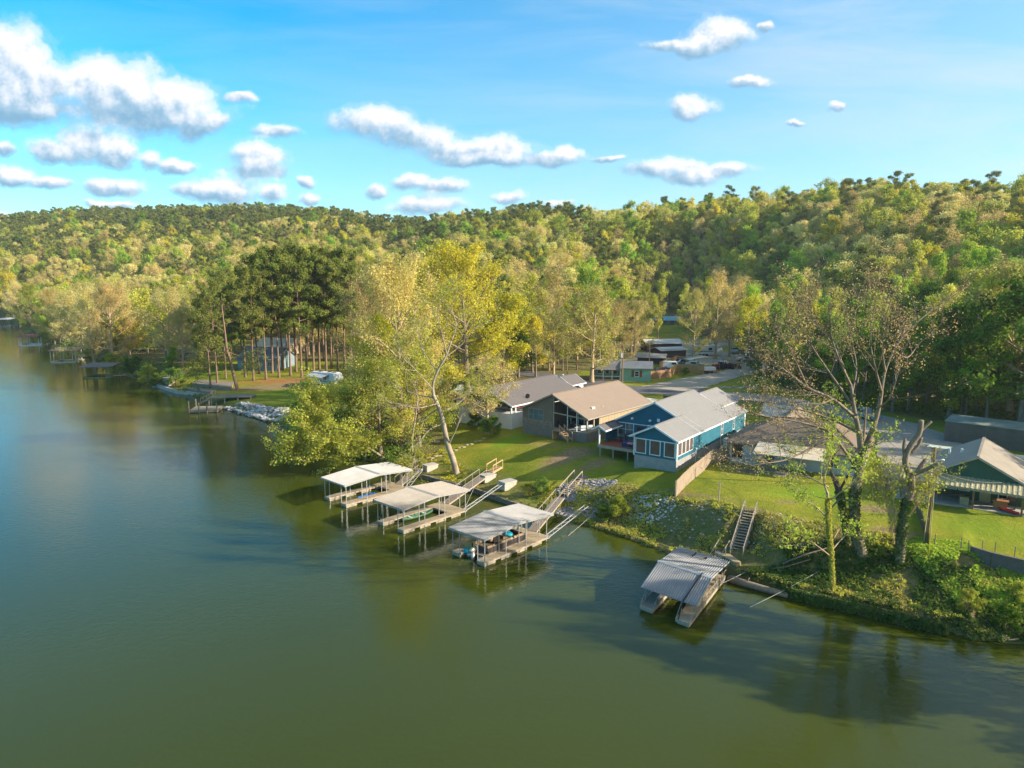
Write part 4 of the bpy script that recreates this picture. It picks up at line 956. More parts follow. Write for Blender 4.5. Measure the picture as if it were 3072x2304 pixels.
# ---------------------------------------------------------------- small far docks on the left shore
def small_dock(px, label, W_, D_, zr, roofm, pm, rz=0, tilt=0, drop=.5):
    X, Y = D(*px); t = thing('boat_dock', label, 'boat dock', (X, Y, 0), rz)
    MB().box(-W_ / 2, 0, -.15, -W_ / 2 + 1, D_, .4).build('walkway_deck', pm, t); MB().box(W_ / 2 - 1, 0, -.15, W_ / 2, D_, .4).build('walkway_deck', pm, t); MB().box(-W_ / 2 + 1, D_ - 1, -.15, W_ / 2 - 1, D_, .395).build('back_platform', pm, t)
    MB().box(-W_ / 2 + 1, -.2, .0, W_ / 2 - 1, .15, .3).build('front_beam', pm, t)
    for x in (-W_ / 2 + .15, -W_ / 2 + 1.1, W_ / 2 - 1.1, W_ / 2 - .15):
        for y in (.15, D_ - .15): MB().box(x - .11, y - .11, .3, x + .11, y + .11, zr - .1).build('post', pm, t)
    r = roof_ribbed(-W_ / 2 - .4, W_ / 2 + .4, -.4, zr, D_ + .4, zr + drop, 12, .12); r.build('roof', roofm, t); return t
redm = mat('faded_red_metal', (.42, .14, .11), (.30, .10, .08), 1, .6); rustb = mat('tan_shingle', (.50, .33, .22), (.38, .25, .17), 2, .9)
cream = mat('cream_paint', (.62, .57, .40), (.48, .44, .30), 2, .7)
small_dock((65, 746), 'small far dock with dull red roof', 9, 7, 3.6, redm, white_p, 8)
small_dock((137, 783), 'cream framed far dock with tan shingle roof', 8, 7, 4.0, rustb, cream, 8)
small_dock((208, 817), 'far dock with white metal roof and green posts', 7.5, 6, 3.2, whitem, mat('mossy_lumber', (.24, .27, .10), (.13, .16, .06), 2, .9), 4)
small_dock((6, 706), 'white dock at the far left edge of the lake', 8, 8, 4.2, white_p, mat('blue_grey_paint', (.28, .32, .36), None, 2, .7), 10)
for (a, b, lab) in (((93, 745), (150, 735), 'long thin gangway behind the red roofed far dock'), ((156, 778), (188, 768), 'light gangway behind the cream framed far dock'), ((230, 812), (272, 810), 'low gangway behind the white roofed far dock')):
    p = Vector((*D(*a, .4), .4)); X, Y, Z = GD(*b, 1); gangway(p, Vector((X, Y, Z + .1)), lab, False, 1.0, plank, woodo)
# low square dock with steps and the big deck by the camper lawn
X, Y = D(450, 882, .5); t = thing('swim_dock', 'low square wooden dock with mooring posts by the rock bank', 'dock', (X, Y, 0), 8)
q = MB(); planks(q, -3.2, 2.6, -2.4, 2.4, .6); q.build('deck', plank, t); MB().box(-3.2, -2.45, .1, 2.6, 2.45, .55).build('frame', plankg, t)
for x, y in ((-3.2, -2.5), (-1.2, -2.5), (.4, -2.5), (2.4, -2.5), (-3.2, 2.5), (-.5, 2.5)): MB().cyl(x, y, -.5, random.uniform(1.6, 2.6), .14).build('post', plankg, t)
X, Y, Z = GD(505, 862, 1.8); t = thing('lawn_deck', 'broad grey wooden deck at the edge of the camper lawn', 'deck', (X, Y, Z), 6)
q = MB(); planks(q, -4.5, 4.5, -2.2, 2.2, .75); q.build('deck', plankg, t)
for x in (-4.2, -1.4, 1.4, 4.2): MB().box(x - .1, -2.1, -1.3, x + .1, -1.9, .7).build('post', woodo, t)
tp = Vector((X - 4.4, Y, Z + .75)); stairs(tp, Vector((X - 7.0, Y - .3, .65)), 'grey steps from the broad deck down to the low square dock', 6, 1.6)
# ---------------------------------------------------------------- houses
def shingle(name, a, b): return mat(name, a, b, 3.2, .95, detail=8, lo=.3, hi=.7, bd=.03)
glass = mat('dark_window_glass', (.030, .045, .055), (.015, .022, .03), .8, .08, spec=.6)
glassb = mat('blue_window_glass', (.10, .17, .19), (.05, .09, .11), .9, .1, spec=.6)
screen = mat('brown_window_screen', (.16, .10, .07), (.10, .06, .05), 1.2, .5)
trim = mat('white_trim', (.80, .80, .78), (.70, .70, .68), 2, .6)
block = mat('grey_block', (.36, .35, .34), (.25, .24, .23), 1.5, .9, bd=.03)
blockt = mat('taupe_foundation', (.24, .20, .18), (.18, .15, .135), 1.2, .9)
blue = mat('deep_blue_siding', (.012, .135, .20), (.010, .11, .165), 1, .6); blue2 = mat('sunlit_blue_batten_siding', (.045, .20, .27), (.035, .165, .225), 1, .6)  # batten tone is lighter: sun on the side wall put into the colour
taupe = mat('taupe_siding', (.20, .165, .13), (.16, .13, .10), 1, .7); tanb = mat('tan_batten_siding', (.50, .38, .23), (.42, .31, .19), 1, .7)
stone = mat('mixed_ledge_stone', (.34, .28, .22), (.13, .10, .08), 5, .9, detail=1, bd=.06)
whs = mat('white_siding', (.74, .73, .70), (.62, .61, .59), 1, .7); dkw = mat('shadowed_interior', (.05, .045, .045), (.03, .028, .028), 1, .9)
redd = mat('red_stained_deck', (.34, .10, .06), (.24, .07, .045), 2, .8, stretch=(1, 6, 1))
r_grey = shingle('light_grey_shingles', (.27, .26, .245), (.195, .187, .18)); r_tan = shingle('tan_shingles', (.31, .235, .175), (.22, .165, .125)); r_dk = shingle('dark_grey_shingles', (.165, .145, .14), (.105, .095, .09))
r_br = shingle('brown_shingles', (.24, .175, .125), (.15, .11, .08)); grass_fl = mat('porch_floor', (.34, .31, .27), None, 2, .8)
def M_front(y): return lambda s, z, o: (s, y - o, z)          # faces -y
def M_right(x): return lambda s, z, o: (x + o, s, z)           # faces +x
def M_left(x): return lambda s, z, o: (x - o, s, z)
def pbox(mb, M, s0, z0, s1, z1, o0, o1):
    a = M(s0, z0, o0); b = M(s1, z1, o1); mb.box(*a, *b)
def window(root, M, s, z, w, h, cols=2, rows=2, fm=None, gm=None, fw=.09, name='window'):
    fm = fm or trim; gm = gm or glassb; f = MB(); o1 = .05
    pbox(f, M, s - w / 2, z - h / 2, s - w / 2 + fw, z + h / 2, 0, o1); pbox(f, M, s + w / 2 - fw, z - h / 2, s + w / 2, z + h / 2, 0, o1)
    pbox(f, M, s - w / 2 + fw, z - h / 2, s + w / 2 - fw, z - h / 2 + fw, 0, o1); pbox(f, M, s - w / 2 + fw, z + h / 2 - fw, s + w / 2 - fw, z + h / 2, 0, o1)
    for i in range(1, cols): x = s - w / 2 + w * i / cols; pbox(f, M, x - .03, z - h / 2 + fw, x + .03, z + h / 2 - fw, 0, o1 - .005)
    for i in range(1, rows):
        q = z - h / 2 + h * i / rows
        for j in range(cols):
            pbox(f, M, s - w / 2 + w * j / cols + (fw if j == 0 else .03), q - .025, s - w / 2 + w * (j + 1) / cols - (fw if j == cols - 1 else .03), q + .025, 0, o1 - .01)
    fo = f.build(name, fm, root); g = MB(); pbox(g, M, s - w / 2 + fw, z - h / 2 + fw, s + w / 2 - fw, z + h / 2 - fw, 0, .02); g.build('pane', gm, fo); return fo
def door(root, M, s, z0, w=.95, h=2.05, m_=None):
    f = MB(); pbox(f, M, s - w / 2, z0, s + w / 2, z0 + h, 0, .06); d = f.build('door', m_ or trim, root); k = MB(); p = M(s + w * .38, z0 + 1, .09); k.ball(p, .05, 6, 5); k.build('handle', galv, d)
def batten(mb, M, s0, s1, z0, z1, st=.42, w=.05, o=.035):
    n = int((s1 - s0) / st)
    for i in range(1, n): s = s0 + (s1 - s0) * i / n; pbox(mb, M, s - w / 2, z0, s + w / 2, z1 if not callable(z1) else z1(s), 0, o)
def gable_roof(root, x0, x1, xm, y0, y1, ze0, zm, ze1, m_, t=.16, fm=None, name='roof', rake=True):
    """x0,x1 eave lines, xm ridge, y0..y1 length"""
    b = MB(); b.slab([(xm, y0, zm), (xm, y1, zm), (x0, y1, ze0), (x0, y0, ze0)], t); b.slab([(xm, y0, zm), (x1, y0, ze1), (x1, y1, ze1), (xm, y1, zm)], t)
    r = b.build(name, m_, root)
    c = MB(); c.bar((xm, y0 + .02, zm + .03), (xm, y1 - .02, zm + .03), .28, .06); c.build('ridge', m_, r)
    f = MB(); fm = fm or trim
    for y in ((y0 - .03, y1 + .03) if rake else ()):
        f.bar((xm, y, zm - .09), (x0, y, ze0 - .09), .05, .22); f.bar((xm, y, zm - .09), (x1, y, ze1 - .09), .05, .22)
    f.bar((x0 - .03, y0 - .05, ze0 - .09), (x0 - .03, y1 + .05, ze0 - .09), .05, .2); f.bar((x1 + .03, y0 - .05, ze1 - .09), (x1 + .03, y1 + .05, ze1 - .09), .05, .2)
    f.build('fascia', fm, r); return r
# ---- the blue house
T = thing('blue_house', 'deep blue house with grey shingle roof, screened corner room and red deck', 'house', (20.4, 85.9, 0), -36.5)
z0, zf, ze = 3.3, 5.5, 8.05; sl = .5; yg = 6.9; xr = -6.2; zr_ = ze + sl * (.35 - xr); sx = -2.87; zs = ze + sl * (.35 - sx)
b = MB(); b.box(-5.75, .0, z0, 0, 25.2, zf); b.box(-12.6, yg, z0, -5.75, 25.2, zf); b.build('foundation', block, T)
b = MB(); Mf = M_front(.0); b.box(-5.78, -.03, zf, .03, 3, zf + .4); b.xz([(-5.78, zf + .4), (.03, zf + .4), (.03, ze - .1), (sx, zs - .2), (-5.78, ze - .1)], -.03, .25); b.box(-5.78, .25, zf + .4, -5.5, yg, ze - .12); b.build('front_wall', blue, T)
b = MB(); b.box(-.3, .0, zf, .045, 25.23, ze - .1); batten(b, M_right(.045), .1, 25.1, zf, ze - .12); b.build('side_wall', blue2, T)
b = MB(); b.xz([(-12.62, zf), (-5.8, zf), (-5.8, ze), (-.3, ze - .1), (xr, zr_ - .22), (-12.62, ze - .1)], yg, yg + .3); b.box(-12.62, yg + .3, zf, -12.3, 19.9, ze - .1)
b.xz([(-11.4, zf), (-.3, zf), (-.3, ze - .2), (-2.0, ze + .5), (xr + .9, zr_ - .8), (-11.4, ze - .25)], 24.9, 25.2); b.xz([(-12.3, zf), (-11.5, zf), (-11.5, ze - .1), (-12.3, ze - .3)], 19.6, 19.9); b.build('main_wall', blue, T)
gable_roof(T, -5.75 - .55, .4, sx, -.45, yg + 1.3, ze - .05, zs, ze - .02, r_grey, name='sunroom_roof')
gable_roof(T, -13.1, .4, xr, yg - .35, 20.0, ze - .28, zr_, ze - .02, r_grey)
gable_roof(T, -11.9, -1.9, xr + .9, 20.0, 27.2, ze - .1, zr_ - .45, ze + 1.03, r_grey, name='garage_roof')
b = MB(); b.slab([(xr + .9, 20, zr_ - .48), (-1.9, 20, ze + 1.0), (.4, 20, ze - .03), (.4, 23.6, ze - .03), (-1.9, 23.6, ze + 1.0)], .15); b.slab([(-1.9, 20.2, ze + .99), (.4, 20.2, ze - .035), (.4, 25.6, ze - .035), (-1.9, 25.6, ze + .99)], .14); b.build('lower_roof', r_grey, T)
b = MB(); b.box(-11.5, 25.2, z0, -2.1, 26.9, ze + .9); b.build('garage_wall', blue2, T)
for x in (-4.85, -2.87, -.9): window(T, M_front(-.03), x, 6.75, 1.5, 1.95, 1, 1, gm=screen, fw=.1)
for y in (.85, 2.05, 3.25, 4.45): window(T, M_right(.045), y, 6.85, 1.15, 1.75, 1, 1, gm=screen, fw=.08)
for y in (15.4, 20.2): window(T, M_right(.045), y, 6.9, .75, 1.75, 1, 2, gm=glass)
b = MB(); b.box(-5.85, -.1, zf - .05, -5.7, .05, ze); b.box(-.1, -.1, zf - .05, .1, .07, ze); b.bar((-5.75, -.06, ze - .35), (0, -.06, ze - .35), .05, .1); b.box(-.02, 24.9, zf, .09, 25.3, ze - .1); b.build('corner_trim', trim, T)
window(T, M_front(yg), -10.6, 7.0, 2.5, 1.9, 2, 2); door(T, M_front(yg), -8.3, zf, 1.0, 2.05, mat('dark_red_door', (.10, .02, .02), None, 2, .5)); window(T, M_front(yg), -6.7, 7.2, 1.1, 1.6, 1, 2)
b = MB(); b.bar((-12.6, yg - .06, ze - .15), (-5.8, yg - .06, ze - .15), .05, .1); b.build('band_trim', trim, T)
for x, z in ((-9.6, 8.65), (-6.9, 8.65)): MB().tube([(x, yg, z), (x, yg - .25, z + .02)], .16, 8).build('vent', trim, T)
MB().box(-5.9, yg - .04, 8.6, -5.5, yg, 9.05).build('vent', trim, T)
# porch, deck
b = MB(); b.box(-12.45, 2.4, 5.3, -5.8, yg, 5.42); pb_ = b.build('deck', redd, T); b = MB(); b.box(-12.5, 2.33, 5.0, -5.8, 2.4, 5.4); b.box(-12.5, 2.4, 5.0, -12.45, yg, 5.38); b.build('rim', woodo, pb_)
for x in (-12.2, -10.2, -8.0, -6.2): MB().box(x - .08, 2.5, 3.2, x + .08, 2.66, 5.28).build('post', woodo, T)
MB().box(-12.45, 4.4, 5.42, -12.3, yg, ze - .4).build('privacy_wall', blue, T); MB().box(-12.45, 2.42, 5.42, -12.27, 2.6, ze - .45).build('porch_post', trim, T)
gable_roof(T, -13.3, -11.1, -12.2, 2.0, yg, ze - .5, ze + .1, ze - .5, r_dk, .12, name='porch_roof')
b = MB(); b.bar((-1.6 + 1.67, 15.0, 6.3), (.08, 15.0, 3.9), .1); b.bar((.09, 6.0, 5.7), (.09, 6.0, 4.1), .09); b.bar((.1, 5.9, 5.9), (.1, 6.25, 5.9), .2); b.build('conduit', trim, T)
def L2(t, x, y, z=0): return uloc(t, x, y, z)
ac = thing('heat_pump', 'white heat pump beside the sunlit blue side wall of the house', 'heat pump', L2(T, 1.0, 14.8, 4.35), -36.5)
MB().box(-.25, -.5, .1, .2, .5, 1.45).build('casing', trim, ac)
for z in (.45, 1.08): b = MB(); b.tube([(.2, 0, z), (.24, 0, z)], .27, 16); b.build('fan_grille', dk, ac)
fl = MB(); fl.box(-.6, -.35, 0, .6, .35, .5); o = fl.build('deck_box', mat('navy_cloth', (.02, .05, .14), None, 2, .8)); tag(o, 'dark blue box draped with a striped flag on the red deck', 'box'); o.location = L2(T, -8.7, 3.6, 5.43); o.rotation_euler = (0, 0, R(-25))
st_r, st_w = mat('flag_red', (.55, .05, .06), None, 2, .8), mat('flag_white', (.8, .8, .78), None, 2, .8)
b = MB()
for i in range(7):
    b.cur = i % 2; b.box(.1 + i * .12, -.52, .45 - i * .01, .22 + i * .12, .36, .53 - i * .01)
b.cur = 2; b.box(-.5, -.36, .52, .1, .1, .54)
o = b.build('striped_flag', [st_r, st_w, bluep]); tag(o, 'red and white striped flag with blue corner spread over the deck box', 'flag'); o.location = L2(T, -8.7, 3.6, 5.44); o.rotation_euler = (0, 0, R(-25))
def grill(loc, rz, lab):
    t = thing('barbecue_grill', lab, 'grill', loc, rz); b = MB(); b.box(-.4, -.28, .75, .4, .28, .95); b.tube([(-.4, 0, .95), (.4, 0, .95)], .27, 10); b.build('hood', dk, t)
    for x in (-.35, .35): MB().box(x - .03, -.25, 0, x + .03, .25, .75).build('leg', dk, t)
    MB().box(-.85, -.22, .84, -.42, .22, .88).build('side_shelf', galv, t)
grill(L2(T, -10.2, 5.4, 5.43), -30, 'black covered barbecue on the red deck below the white window')
def chair(loc, rz, lab, m_, grp=None, cat='chair'):
    t = thing('patio_chair', lab, cat, loc, rz, grp); MB().box(-.27, -.25, .38, .27, .25, .45).build('seat', m_, t); b = MB(); b.bar((-.0, .25, .45), (0, .38, 1.0), .54, .06); b.build('backrest', m_, t)
    for x in (-.24, .24):
        for y in (-.22, .24): MB().bar((x, y, 0), (x, y, .38), .04).build('leg', m_, t)
chair(L2(T, -12.0, 3.7, 5.43), 80, 'dark deck chair in the left corner of the red deck', dk)
# ---- the tan house with the open porch
T = thing('tan_house', 'taupe house with tan shingle roof, stone skirting and open gabled porch', 'house', (11.0, 102.3, 0), -40.5)
z0, zf, ze = 3.4, 5.3, 7.65; W_, L_ = 12.2, 18.0; xr = -6.2; sl = .45; zr_ = ze + sl * 6.6; zg = lambda x: zr_ - sl * abs(x - xr) - .22
b = MB(); b.box(-W_, 0, z0, 0, L_, zf); b.build('foundation', blockt, T)
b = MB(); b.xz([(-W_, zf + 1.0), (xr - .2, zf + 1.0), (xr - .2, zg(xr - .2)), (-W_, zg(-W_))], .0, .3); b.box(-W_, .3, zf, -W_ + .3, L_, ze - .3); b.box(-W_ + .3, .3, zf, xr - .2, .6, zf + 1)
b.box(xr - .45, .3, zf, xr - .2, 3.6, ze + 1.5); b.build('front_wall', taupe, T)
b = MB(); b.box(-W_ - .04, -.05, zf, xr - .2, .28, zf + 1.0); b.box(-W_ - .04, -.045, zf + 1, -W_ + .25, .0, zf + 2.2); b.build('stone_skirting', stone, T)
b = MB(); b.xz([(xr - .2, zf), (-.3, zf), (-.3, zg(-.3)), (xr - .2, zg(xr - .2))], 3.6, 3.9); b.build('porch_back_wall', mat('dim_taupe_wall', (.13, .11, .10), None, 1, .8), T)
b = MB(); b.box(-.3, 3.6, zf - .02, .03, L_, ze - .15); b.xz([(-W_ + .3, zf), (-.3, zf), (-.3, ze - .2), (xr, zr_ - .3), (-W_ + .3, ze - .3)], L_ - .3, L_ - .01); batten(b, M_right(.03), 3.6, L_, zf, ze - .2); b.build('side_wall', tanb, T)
gable_roof(T, -W_ - .5, .45, xr, -.4, L_ + .4, ze - .0, zr_, ze - .05, r_tan, fm=mat('taupe_trim', (.40, .34, .27), None, 2, .7))
b = MB(); b.box(xr - .2, .0, zf, 0, 3.6, zf + .06); b.build('porch_floor', grass_fl, T)
for x, w in ((xr - .05, .2), (-3.6, .1), (-1.9, .1), (-.12, .22)): MB().box(x - w / 2, .06, zf + .06, x + w / 2, .06 + w, min(zg(x), 99) - .05).build('porch_post', trim if w < .15 else mat('taupe_trim', (.40, .34, .27), None, 2, .7), T)
b = MB(); b.bar((xr, .12, ze + .05), (-.1, .12, ze - .25), .12, .18); b.build('porch_beam', mat('taupe_trim', (.40, .34, .27), None, 2, .7), T)
b = MB(); b.box(-.12, .3, zf + .06, 0, 3.6, zf + .5); b.box(-.12, 1.8, zf + .5, -.0, 2.0, ze - .2); b.box(-.12, 3.3, zf + .5, 0, 3.6, ze - .2); b.build('porch_side_rail', tanb, T)
window(T, M_front(0), -9.5, 7.0, 3.0, 1.9, 3, 2, gm=glassb, fm=mat('taupe_trim', (.40, .34, .27), None, 2, .7))
for x in (-4.9, -3.5): window(T, M_front(3.6), x, 6.6, 1.2, 2.2, 1, 2, gm=glass)
window(T, M_front(3.6), -2.6, 8.3, 3.0, .5, 3, 1, gm=glass); door(T, M_front(3.6), -1.4, zf + .06, 1, 2.05, glass)
MB().box(xr + .2, 3.45, 6.9, xr + 1.4, 3.58, 7.6).build('wall_screen', dk, T)
b = MB(); b.box(-1.2, 1.2, 8.45, -.85, 1.9, 8.62) if False else b.box(-1.6, 3.2, ze + .45, -1.25, 3.9, ze + 1.0); b.build('roof_vent', trim, T)
b = MB(); b.cyl(-1.2, 6, ze + .3, ze + .85, .06); b.build('vent_pipe', trim, T)
# porch steps and furniture
p = L2(T, -3.6, -1.3, 0); tp = Vector((*L2(T, -4.2, -.75, 0)[:2], 5.3)); bt = Vector((*L2(T, -2.4, -.85, 0)[:2], 4.2)); tp = Vector((*L2(T, -4.0, -.75)[:2], 5.25))
stairs(tp, bt, 'small new wood steps below the open porch of the tan house', 5, 1.0, m_=woodn)
q = MB(); planks(q, -.7, .7, -.6, .6, 0, 'y'); q.box(-.7, -.6, -1.4, -.6, .6, -.05); o = q.build('landing', woodn); tag(o, 'little square wood landing under the tan house porch edge', 'landing'); put(o, L2(T, -4.7, -.72, 5.3), -40.5)
teal_c = mat('teal_cushion', (.05, .35, .38), None, 3, .8)
def sofa(loc, rz, lab, m_, cm):
    t = thing('patio_sofa', lab, 'sofa', loc, rz); MB().box(-.95, -.4, .1, .95, .4, .38).build('base', m_, t); MB().box(-.9, -.36, .38, .9, .2, .52).build('cushion', cm, t); MB().box(-.95, .25, .52, .95, .4, .85).build('backrest', m_, t)
sofa(L2(T, -1.3, 1.6, zf + .06), 200, 'white patio sofa with a teal cushion on the tan house porch', trim, teal_c)
def table(loc, rz, lab, m_, w=.9, l=.9, h=.72):
    t = thing('patio_table', lab, 'table', loc, rz); MB().box(-l / 2, -w / 2, h - .05, l / 2, w / 2, h).build('tabletop', m_, t)
    for x in (-l / 2 + .08, l / 2 - .08):
        for y in (-w / 2 + .08, w / 2 - .08): MB().bar((x, y, 0), (x, y, h - .05), .05).build('leg', m_, t)
table(L2(T, -2.2, .8, zf + .06), 0, 'low white table beside the teal cushioned sofa', trim, .6, .9, .5)
table(L2(T, -4.9, 1.4, zf + .06), 10, 'dark round porch table with chairs under the gable', dk, 1.0, 1.0)
for i, (x, y, r, l) in enumerate(((-5.6, .9, 60, 'dark porch chair left of the porch table'), (-4.2, 2.2, 200, 'dark porch chair behind the porch table'))): chair(L2(T, x, y, zf + .06), r, l, dk)
# ---- the white house with the dark roof
T = thing('white_house', 'white house with long dark grey shingle roof and a satellite dish', 'house', (-.1, 113.3, 0), -38)
z0, zf, ze = 3.2, 5.0, 7.5; W_, L_ = 11.5, 23; xr = -5.4; sl = .44; zr_ = ze + sl * 5.8; zg = lambda x: zr_ - sl * abs(x - xr) - .22
b = MB(); b.box(-W_, 0, z0, 0, L_, zf + 1.1); b.box(-.35, 3.6, zf + 1.1, 0, L_, ze - .15); b.box(-W_, 3, zf + 1.1, -W_ + .3, L_, ze - .2); b.xz([(-W_ + .3, zf + 1.1), (-.35, zf + 1.1), (-.35, ze - .2), (xr, zr_ - .3), (-W_ + .3, ze - .2)], 3.2, 3.5)
b.xz([(-W_ + .3, zf + 1.1), (-.35, zf + 1.1), (-.35, ze - .2), (xr, zr_ - .3), (-W_ + .3, ze - .2)], L_ - .3, L_ - .02); b.build('wall', whs, T)
b = MB(); b.xz([(-W_, ze - .3), (0, ze - .3), (0, ze - .15), (xr, zr_ - .3), (-W_, ze - .15)], .0, .2); b.build('gable', mat('charcoal_gable', (.09, .085, .08), None, 1, .8), T)
for x in (-W_ + .1, -8, -4.5, -.12): MB().box(x - .11, .0, zf + 1.1, x + .11, .2, ze - .3).build('porch_post', trim, T)
for y in (1.2, 3.4): MB().box(-.2, y - .1, zf + 1.1, 0, y + .1, ze - .2).build('porch_post', trim, T)
gable_roof(T, -W_ - .5, .45, xr, -.4, 20, ze, zr_, ze, r_dk); gable_roof(T, -W_ + 1, -1.6, xr + 1.2, 20, L_ + 2.2, ze + .2, zr_ - .3, ze + .75, r_dk, name='garage_roof')
b = MB(); b.box(-W_ + 1.5, L_ - .01, z0, -2.0, L_ + 1.8, ze + .5); b.build('garage_wall', whs, T)
window(T, M_front(3.2), -2.6, 6.7, 1.6, 1.0, 2, 1, gm=glass); MB().box(-.6, 2.2, zf + 1.75, -.4, 3.4, zf + 2.4).build('red_curtain', mat('red_cloth', (.45, .02, .05), None, 2, .9), T)
def dish(t, x, y, z, rz=0):
    b = MB(); b.tube([(x, y, z), (x, y, z + .45)], .03, 6)
    a = R(rz); d = Vector((math.cos(a), math.sin(a), .45)).normalized(); c = Vector((x, y, z + .5)); b.tube([c - d * .02, c + d * .05], [.38, .42], 14); b.bar(c, c + d * .4, .03); b.build('satellite_dish', dk, t)
dish(T, -.6, 5.2, ze + .35, -80)
# ---- brown hip-roofed cottage behind the big bare tree
T = thing('hip_roof_cottage', 'pale blue cottage with brown hip roof behind the big bare tree', 'house', (41.6, 82.3, 0), -31)
W_, L_ = 15.4, 11.0; z0, zf, ze = 3.4, 4.7, 7.0
pale = mat('pale_blue_siding', (.42, .47, .47), (.34, .38, .39), 1, .7)
b = MB(); b.box(-W_, 0, z0, 0, L_, ze - .05); b.build('wall', pale, T)
b = MB(); zt = 9.9; e = .6; P = [(-W_ - e, -e, ze), (e, -e, ze), (e, L_ + e, ze), (-W_ - e, L_ + e, ze), (-W_ + 5.2, L_ / 2 - .4, zt), (-4.6, L_ / 2 + .6, zt)]
b.add(P + [(x, y, z - .15) for x, y, z in P[:4]], [(0, 1, 5, 4), (1, 2, 5), (2, 3, 4, 5), (3, 0, 4), (6, 7, 1, 0), (7, 8, 2, 1), (8, 9, 3, 2), (9, 6, 0, 3), (9, 8, 7, 6)]); ro = b.build('roof', r_br, T)
b = MB(); b.bar(P[0], P[4], .22, .06).bar(P[1], P[5], .22, .06).bar(P[4], P[5], .25, .07); b.build('ridge', r_br, ro)
gable_roof(T, -13.5, -6, -9.7, 5.5, 15.5, ze + .4, ze + 2.7, ze + .4, r_tan, fm=woodo, name='rear_roof'); MB().box(-13, L_, z0, -6.5, 15, ze + .3).build('rear_wall', pale, T)
window(T, M_front(0), -14.5, 5.9, 1.3, 1.9, 2, 2, gm=glass, fm=dk); window(T, M_front(0), -3, 5.8, 1.4, 1.4, 2, 2, gm=glass); door(T, M_front(0), -10.4, 4.6, 1, 2, dk)
b = MB(); b.box(-11.3, -3.0, 4.3, -7.8, 0, 4.5); b.build('deck', plank, T); b = MB(); b.bar((-11.3, -2.95, 5.35), (-7.8, -2.95, 5.35), .08); b.bar((-11.3, -2.95, 4.6), (-7.8, -2.95, 4.6), .06); b.bar((-11.27, -2.95, 5.35), (-11.27, 0, 5.35), .08)
for i in range(15): b.box(-11.2 + i * .24, -2.98, 4.5, -11.14 + i * .24, -2.92, 5.35)
b.build('railing', mat('grey_brown_rail', (.27, .21, .16), (.18, .14, .10), 4, .9), T); b = MB(); b.box(-11.3, -2.9, 3.3, -7.8, -.2, 4.28); b.build('deck_skirt', woodo, T)
b = MB(); b.slab([(-11.9, -3.2, 6.6), (-3.8, -3.2, 6.6), (-3.8, .2, 7.35), (-11.9, .2, 7.35)], .08); b.build('porch_roof', mat('cream_metal', (.72, .58, .40), (.55, .45, .31), 1, .6), T)
for x in (-11.7, -7.6, -4.0): MB().box(x - .07, -3.0, 4.0, x + .07, -2.86, 6.5).build('porch_post', woodo, T)
dish(T, -.3, .5, ze + .1, -70)
tp = Vector((*L2(T, -8.6, -3.0)[:2], 4.5)); bt = Vector((*L2(T, -8.6, -4.1)[:2], 3.9)); stairs(tp, bt, 'four wooden steps at the deck of the brown roofed cottage', 4, 1.4, rail=False)
# ---- green house with the long ribbed awning
T = thing('green_gable_house', 'green gabled house with ribbed awning porch at the right edge', 'house', (50.5, 67.6, 0), -36)
green = mat('dark_green_siding', (.055, .135, .085), (.04, .10, .065), 1, .7)
W_, L_ = 8.4, 13; zf, ze = 4.6, 7.25
MB().box(-W_ - 3.2, .2, 4.0, 5.0, 3.8, zf + .02).build('patio_slab', conc, T)
b = MB(); b.box(-W_, 3.4, 3.9, 0, L_, ze); b.xz([(-W_ - .2, ze), (.2, ze), (-W_ / 2, 9.35)], 2.6, 2.85); b.build('wall', green, T)
b = MB(); b.box(0, 4.5, 3.9, 5, L_ - 1, 6.8); b.build('side_wing', green, T)
gable_roof(T, -W_ - .5, .5, -W_ / 2, 2.3, L_ + .4, 7.1, 9.6, 7.1, mat('beige_standing_metal', (.34, .29, .225), (.25, .21, .165), 1, .6), .1, fm=mat('beige_trim', (.50, .44, .34), None, 1, .7))
b = roof_ribbed(-W_ - 2.6, .5, -.1, 6.75, 2.6, 7.25, 26, .04, .05); b.build('awning', mat('olive_cream_metal', (.48, .42, .24), (.34, .30, .17), 1.5, .6, stretch=(2, .3, 1)), T)
b = MB(); b.bar((-W_ - 2.6, .0, 6.6), (.5, .0, 6.6), .1, .2); b.build('awning_beam', woodo, T)
for x in (-W_ - 2.3, -4.2, -.1): MB().box(x - .09, .1, zf, x + .09, .28, 6.5).build('porch_post', mat('brown_post', (.26, .17, .09), (.18, .12, .06), 3, .9), T)
for x in (-7.6, -6.4, -5.2): window(T, M_front(3.4), x, 6.0, 1.05, 1.0, 1, 1, gm=glass)
door(T, M_front(3.4), -3.3, zf, 1.0, 2.1, mat('yellow_cream_door', (.50, .44, .22), None, 1, .6)); window(T, M_front(3.4), -1.4, 5.8, 1.6, 1.2, 2, 1, gm=glass)
b = MB(); b.tube([(-7.2, 9, 8.1), (-7.2, 9, 8.75)], .11, 8); b.build('vent_pipe', trim, T); b = MB(); b.tube([(-6, 8.4, 8.6), (-6, 8.4, 9.0)], .12, 8); b.build('vent_pipe', trim, T)
dish(T, .2, 3.4, 7.2, -60)
b = MB(); b.slab([(-W_ - 1.5, L_ + .5, 7.7), (3.5, L_ + .5, 7.7), (3.5, L_ + 4.5, 7.2), (-W_ - 1.5, L_ + 4.5, 7.2)], .1); b.slab([(.5, 7, 7.3), (6.5, 7, 7.0), (6.5, 15, 7.0), (.5, 15, 7.3)], .1); b.build('rear_roof', mat('pale_green_metal', (.52, .56, .44), (.42, .46, .36), 1, .6), T)
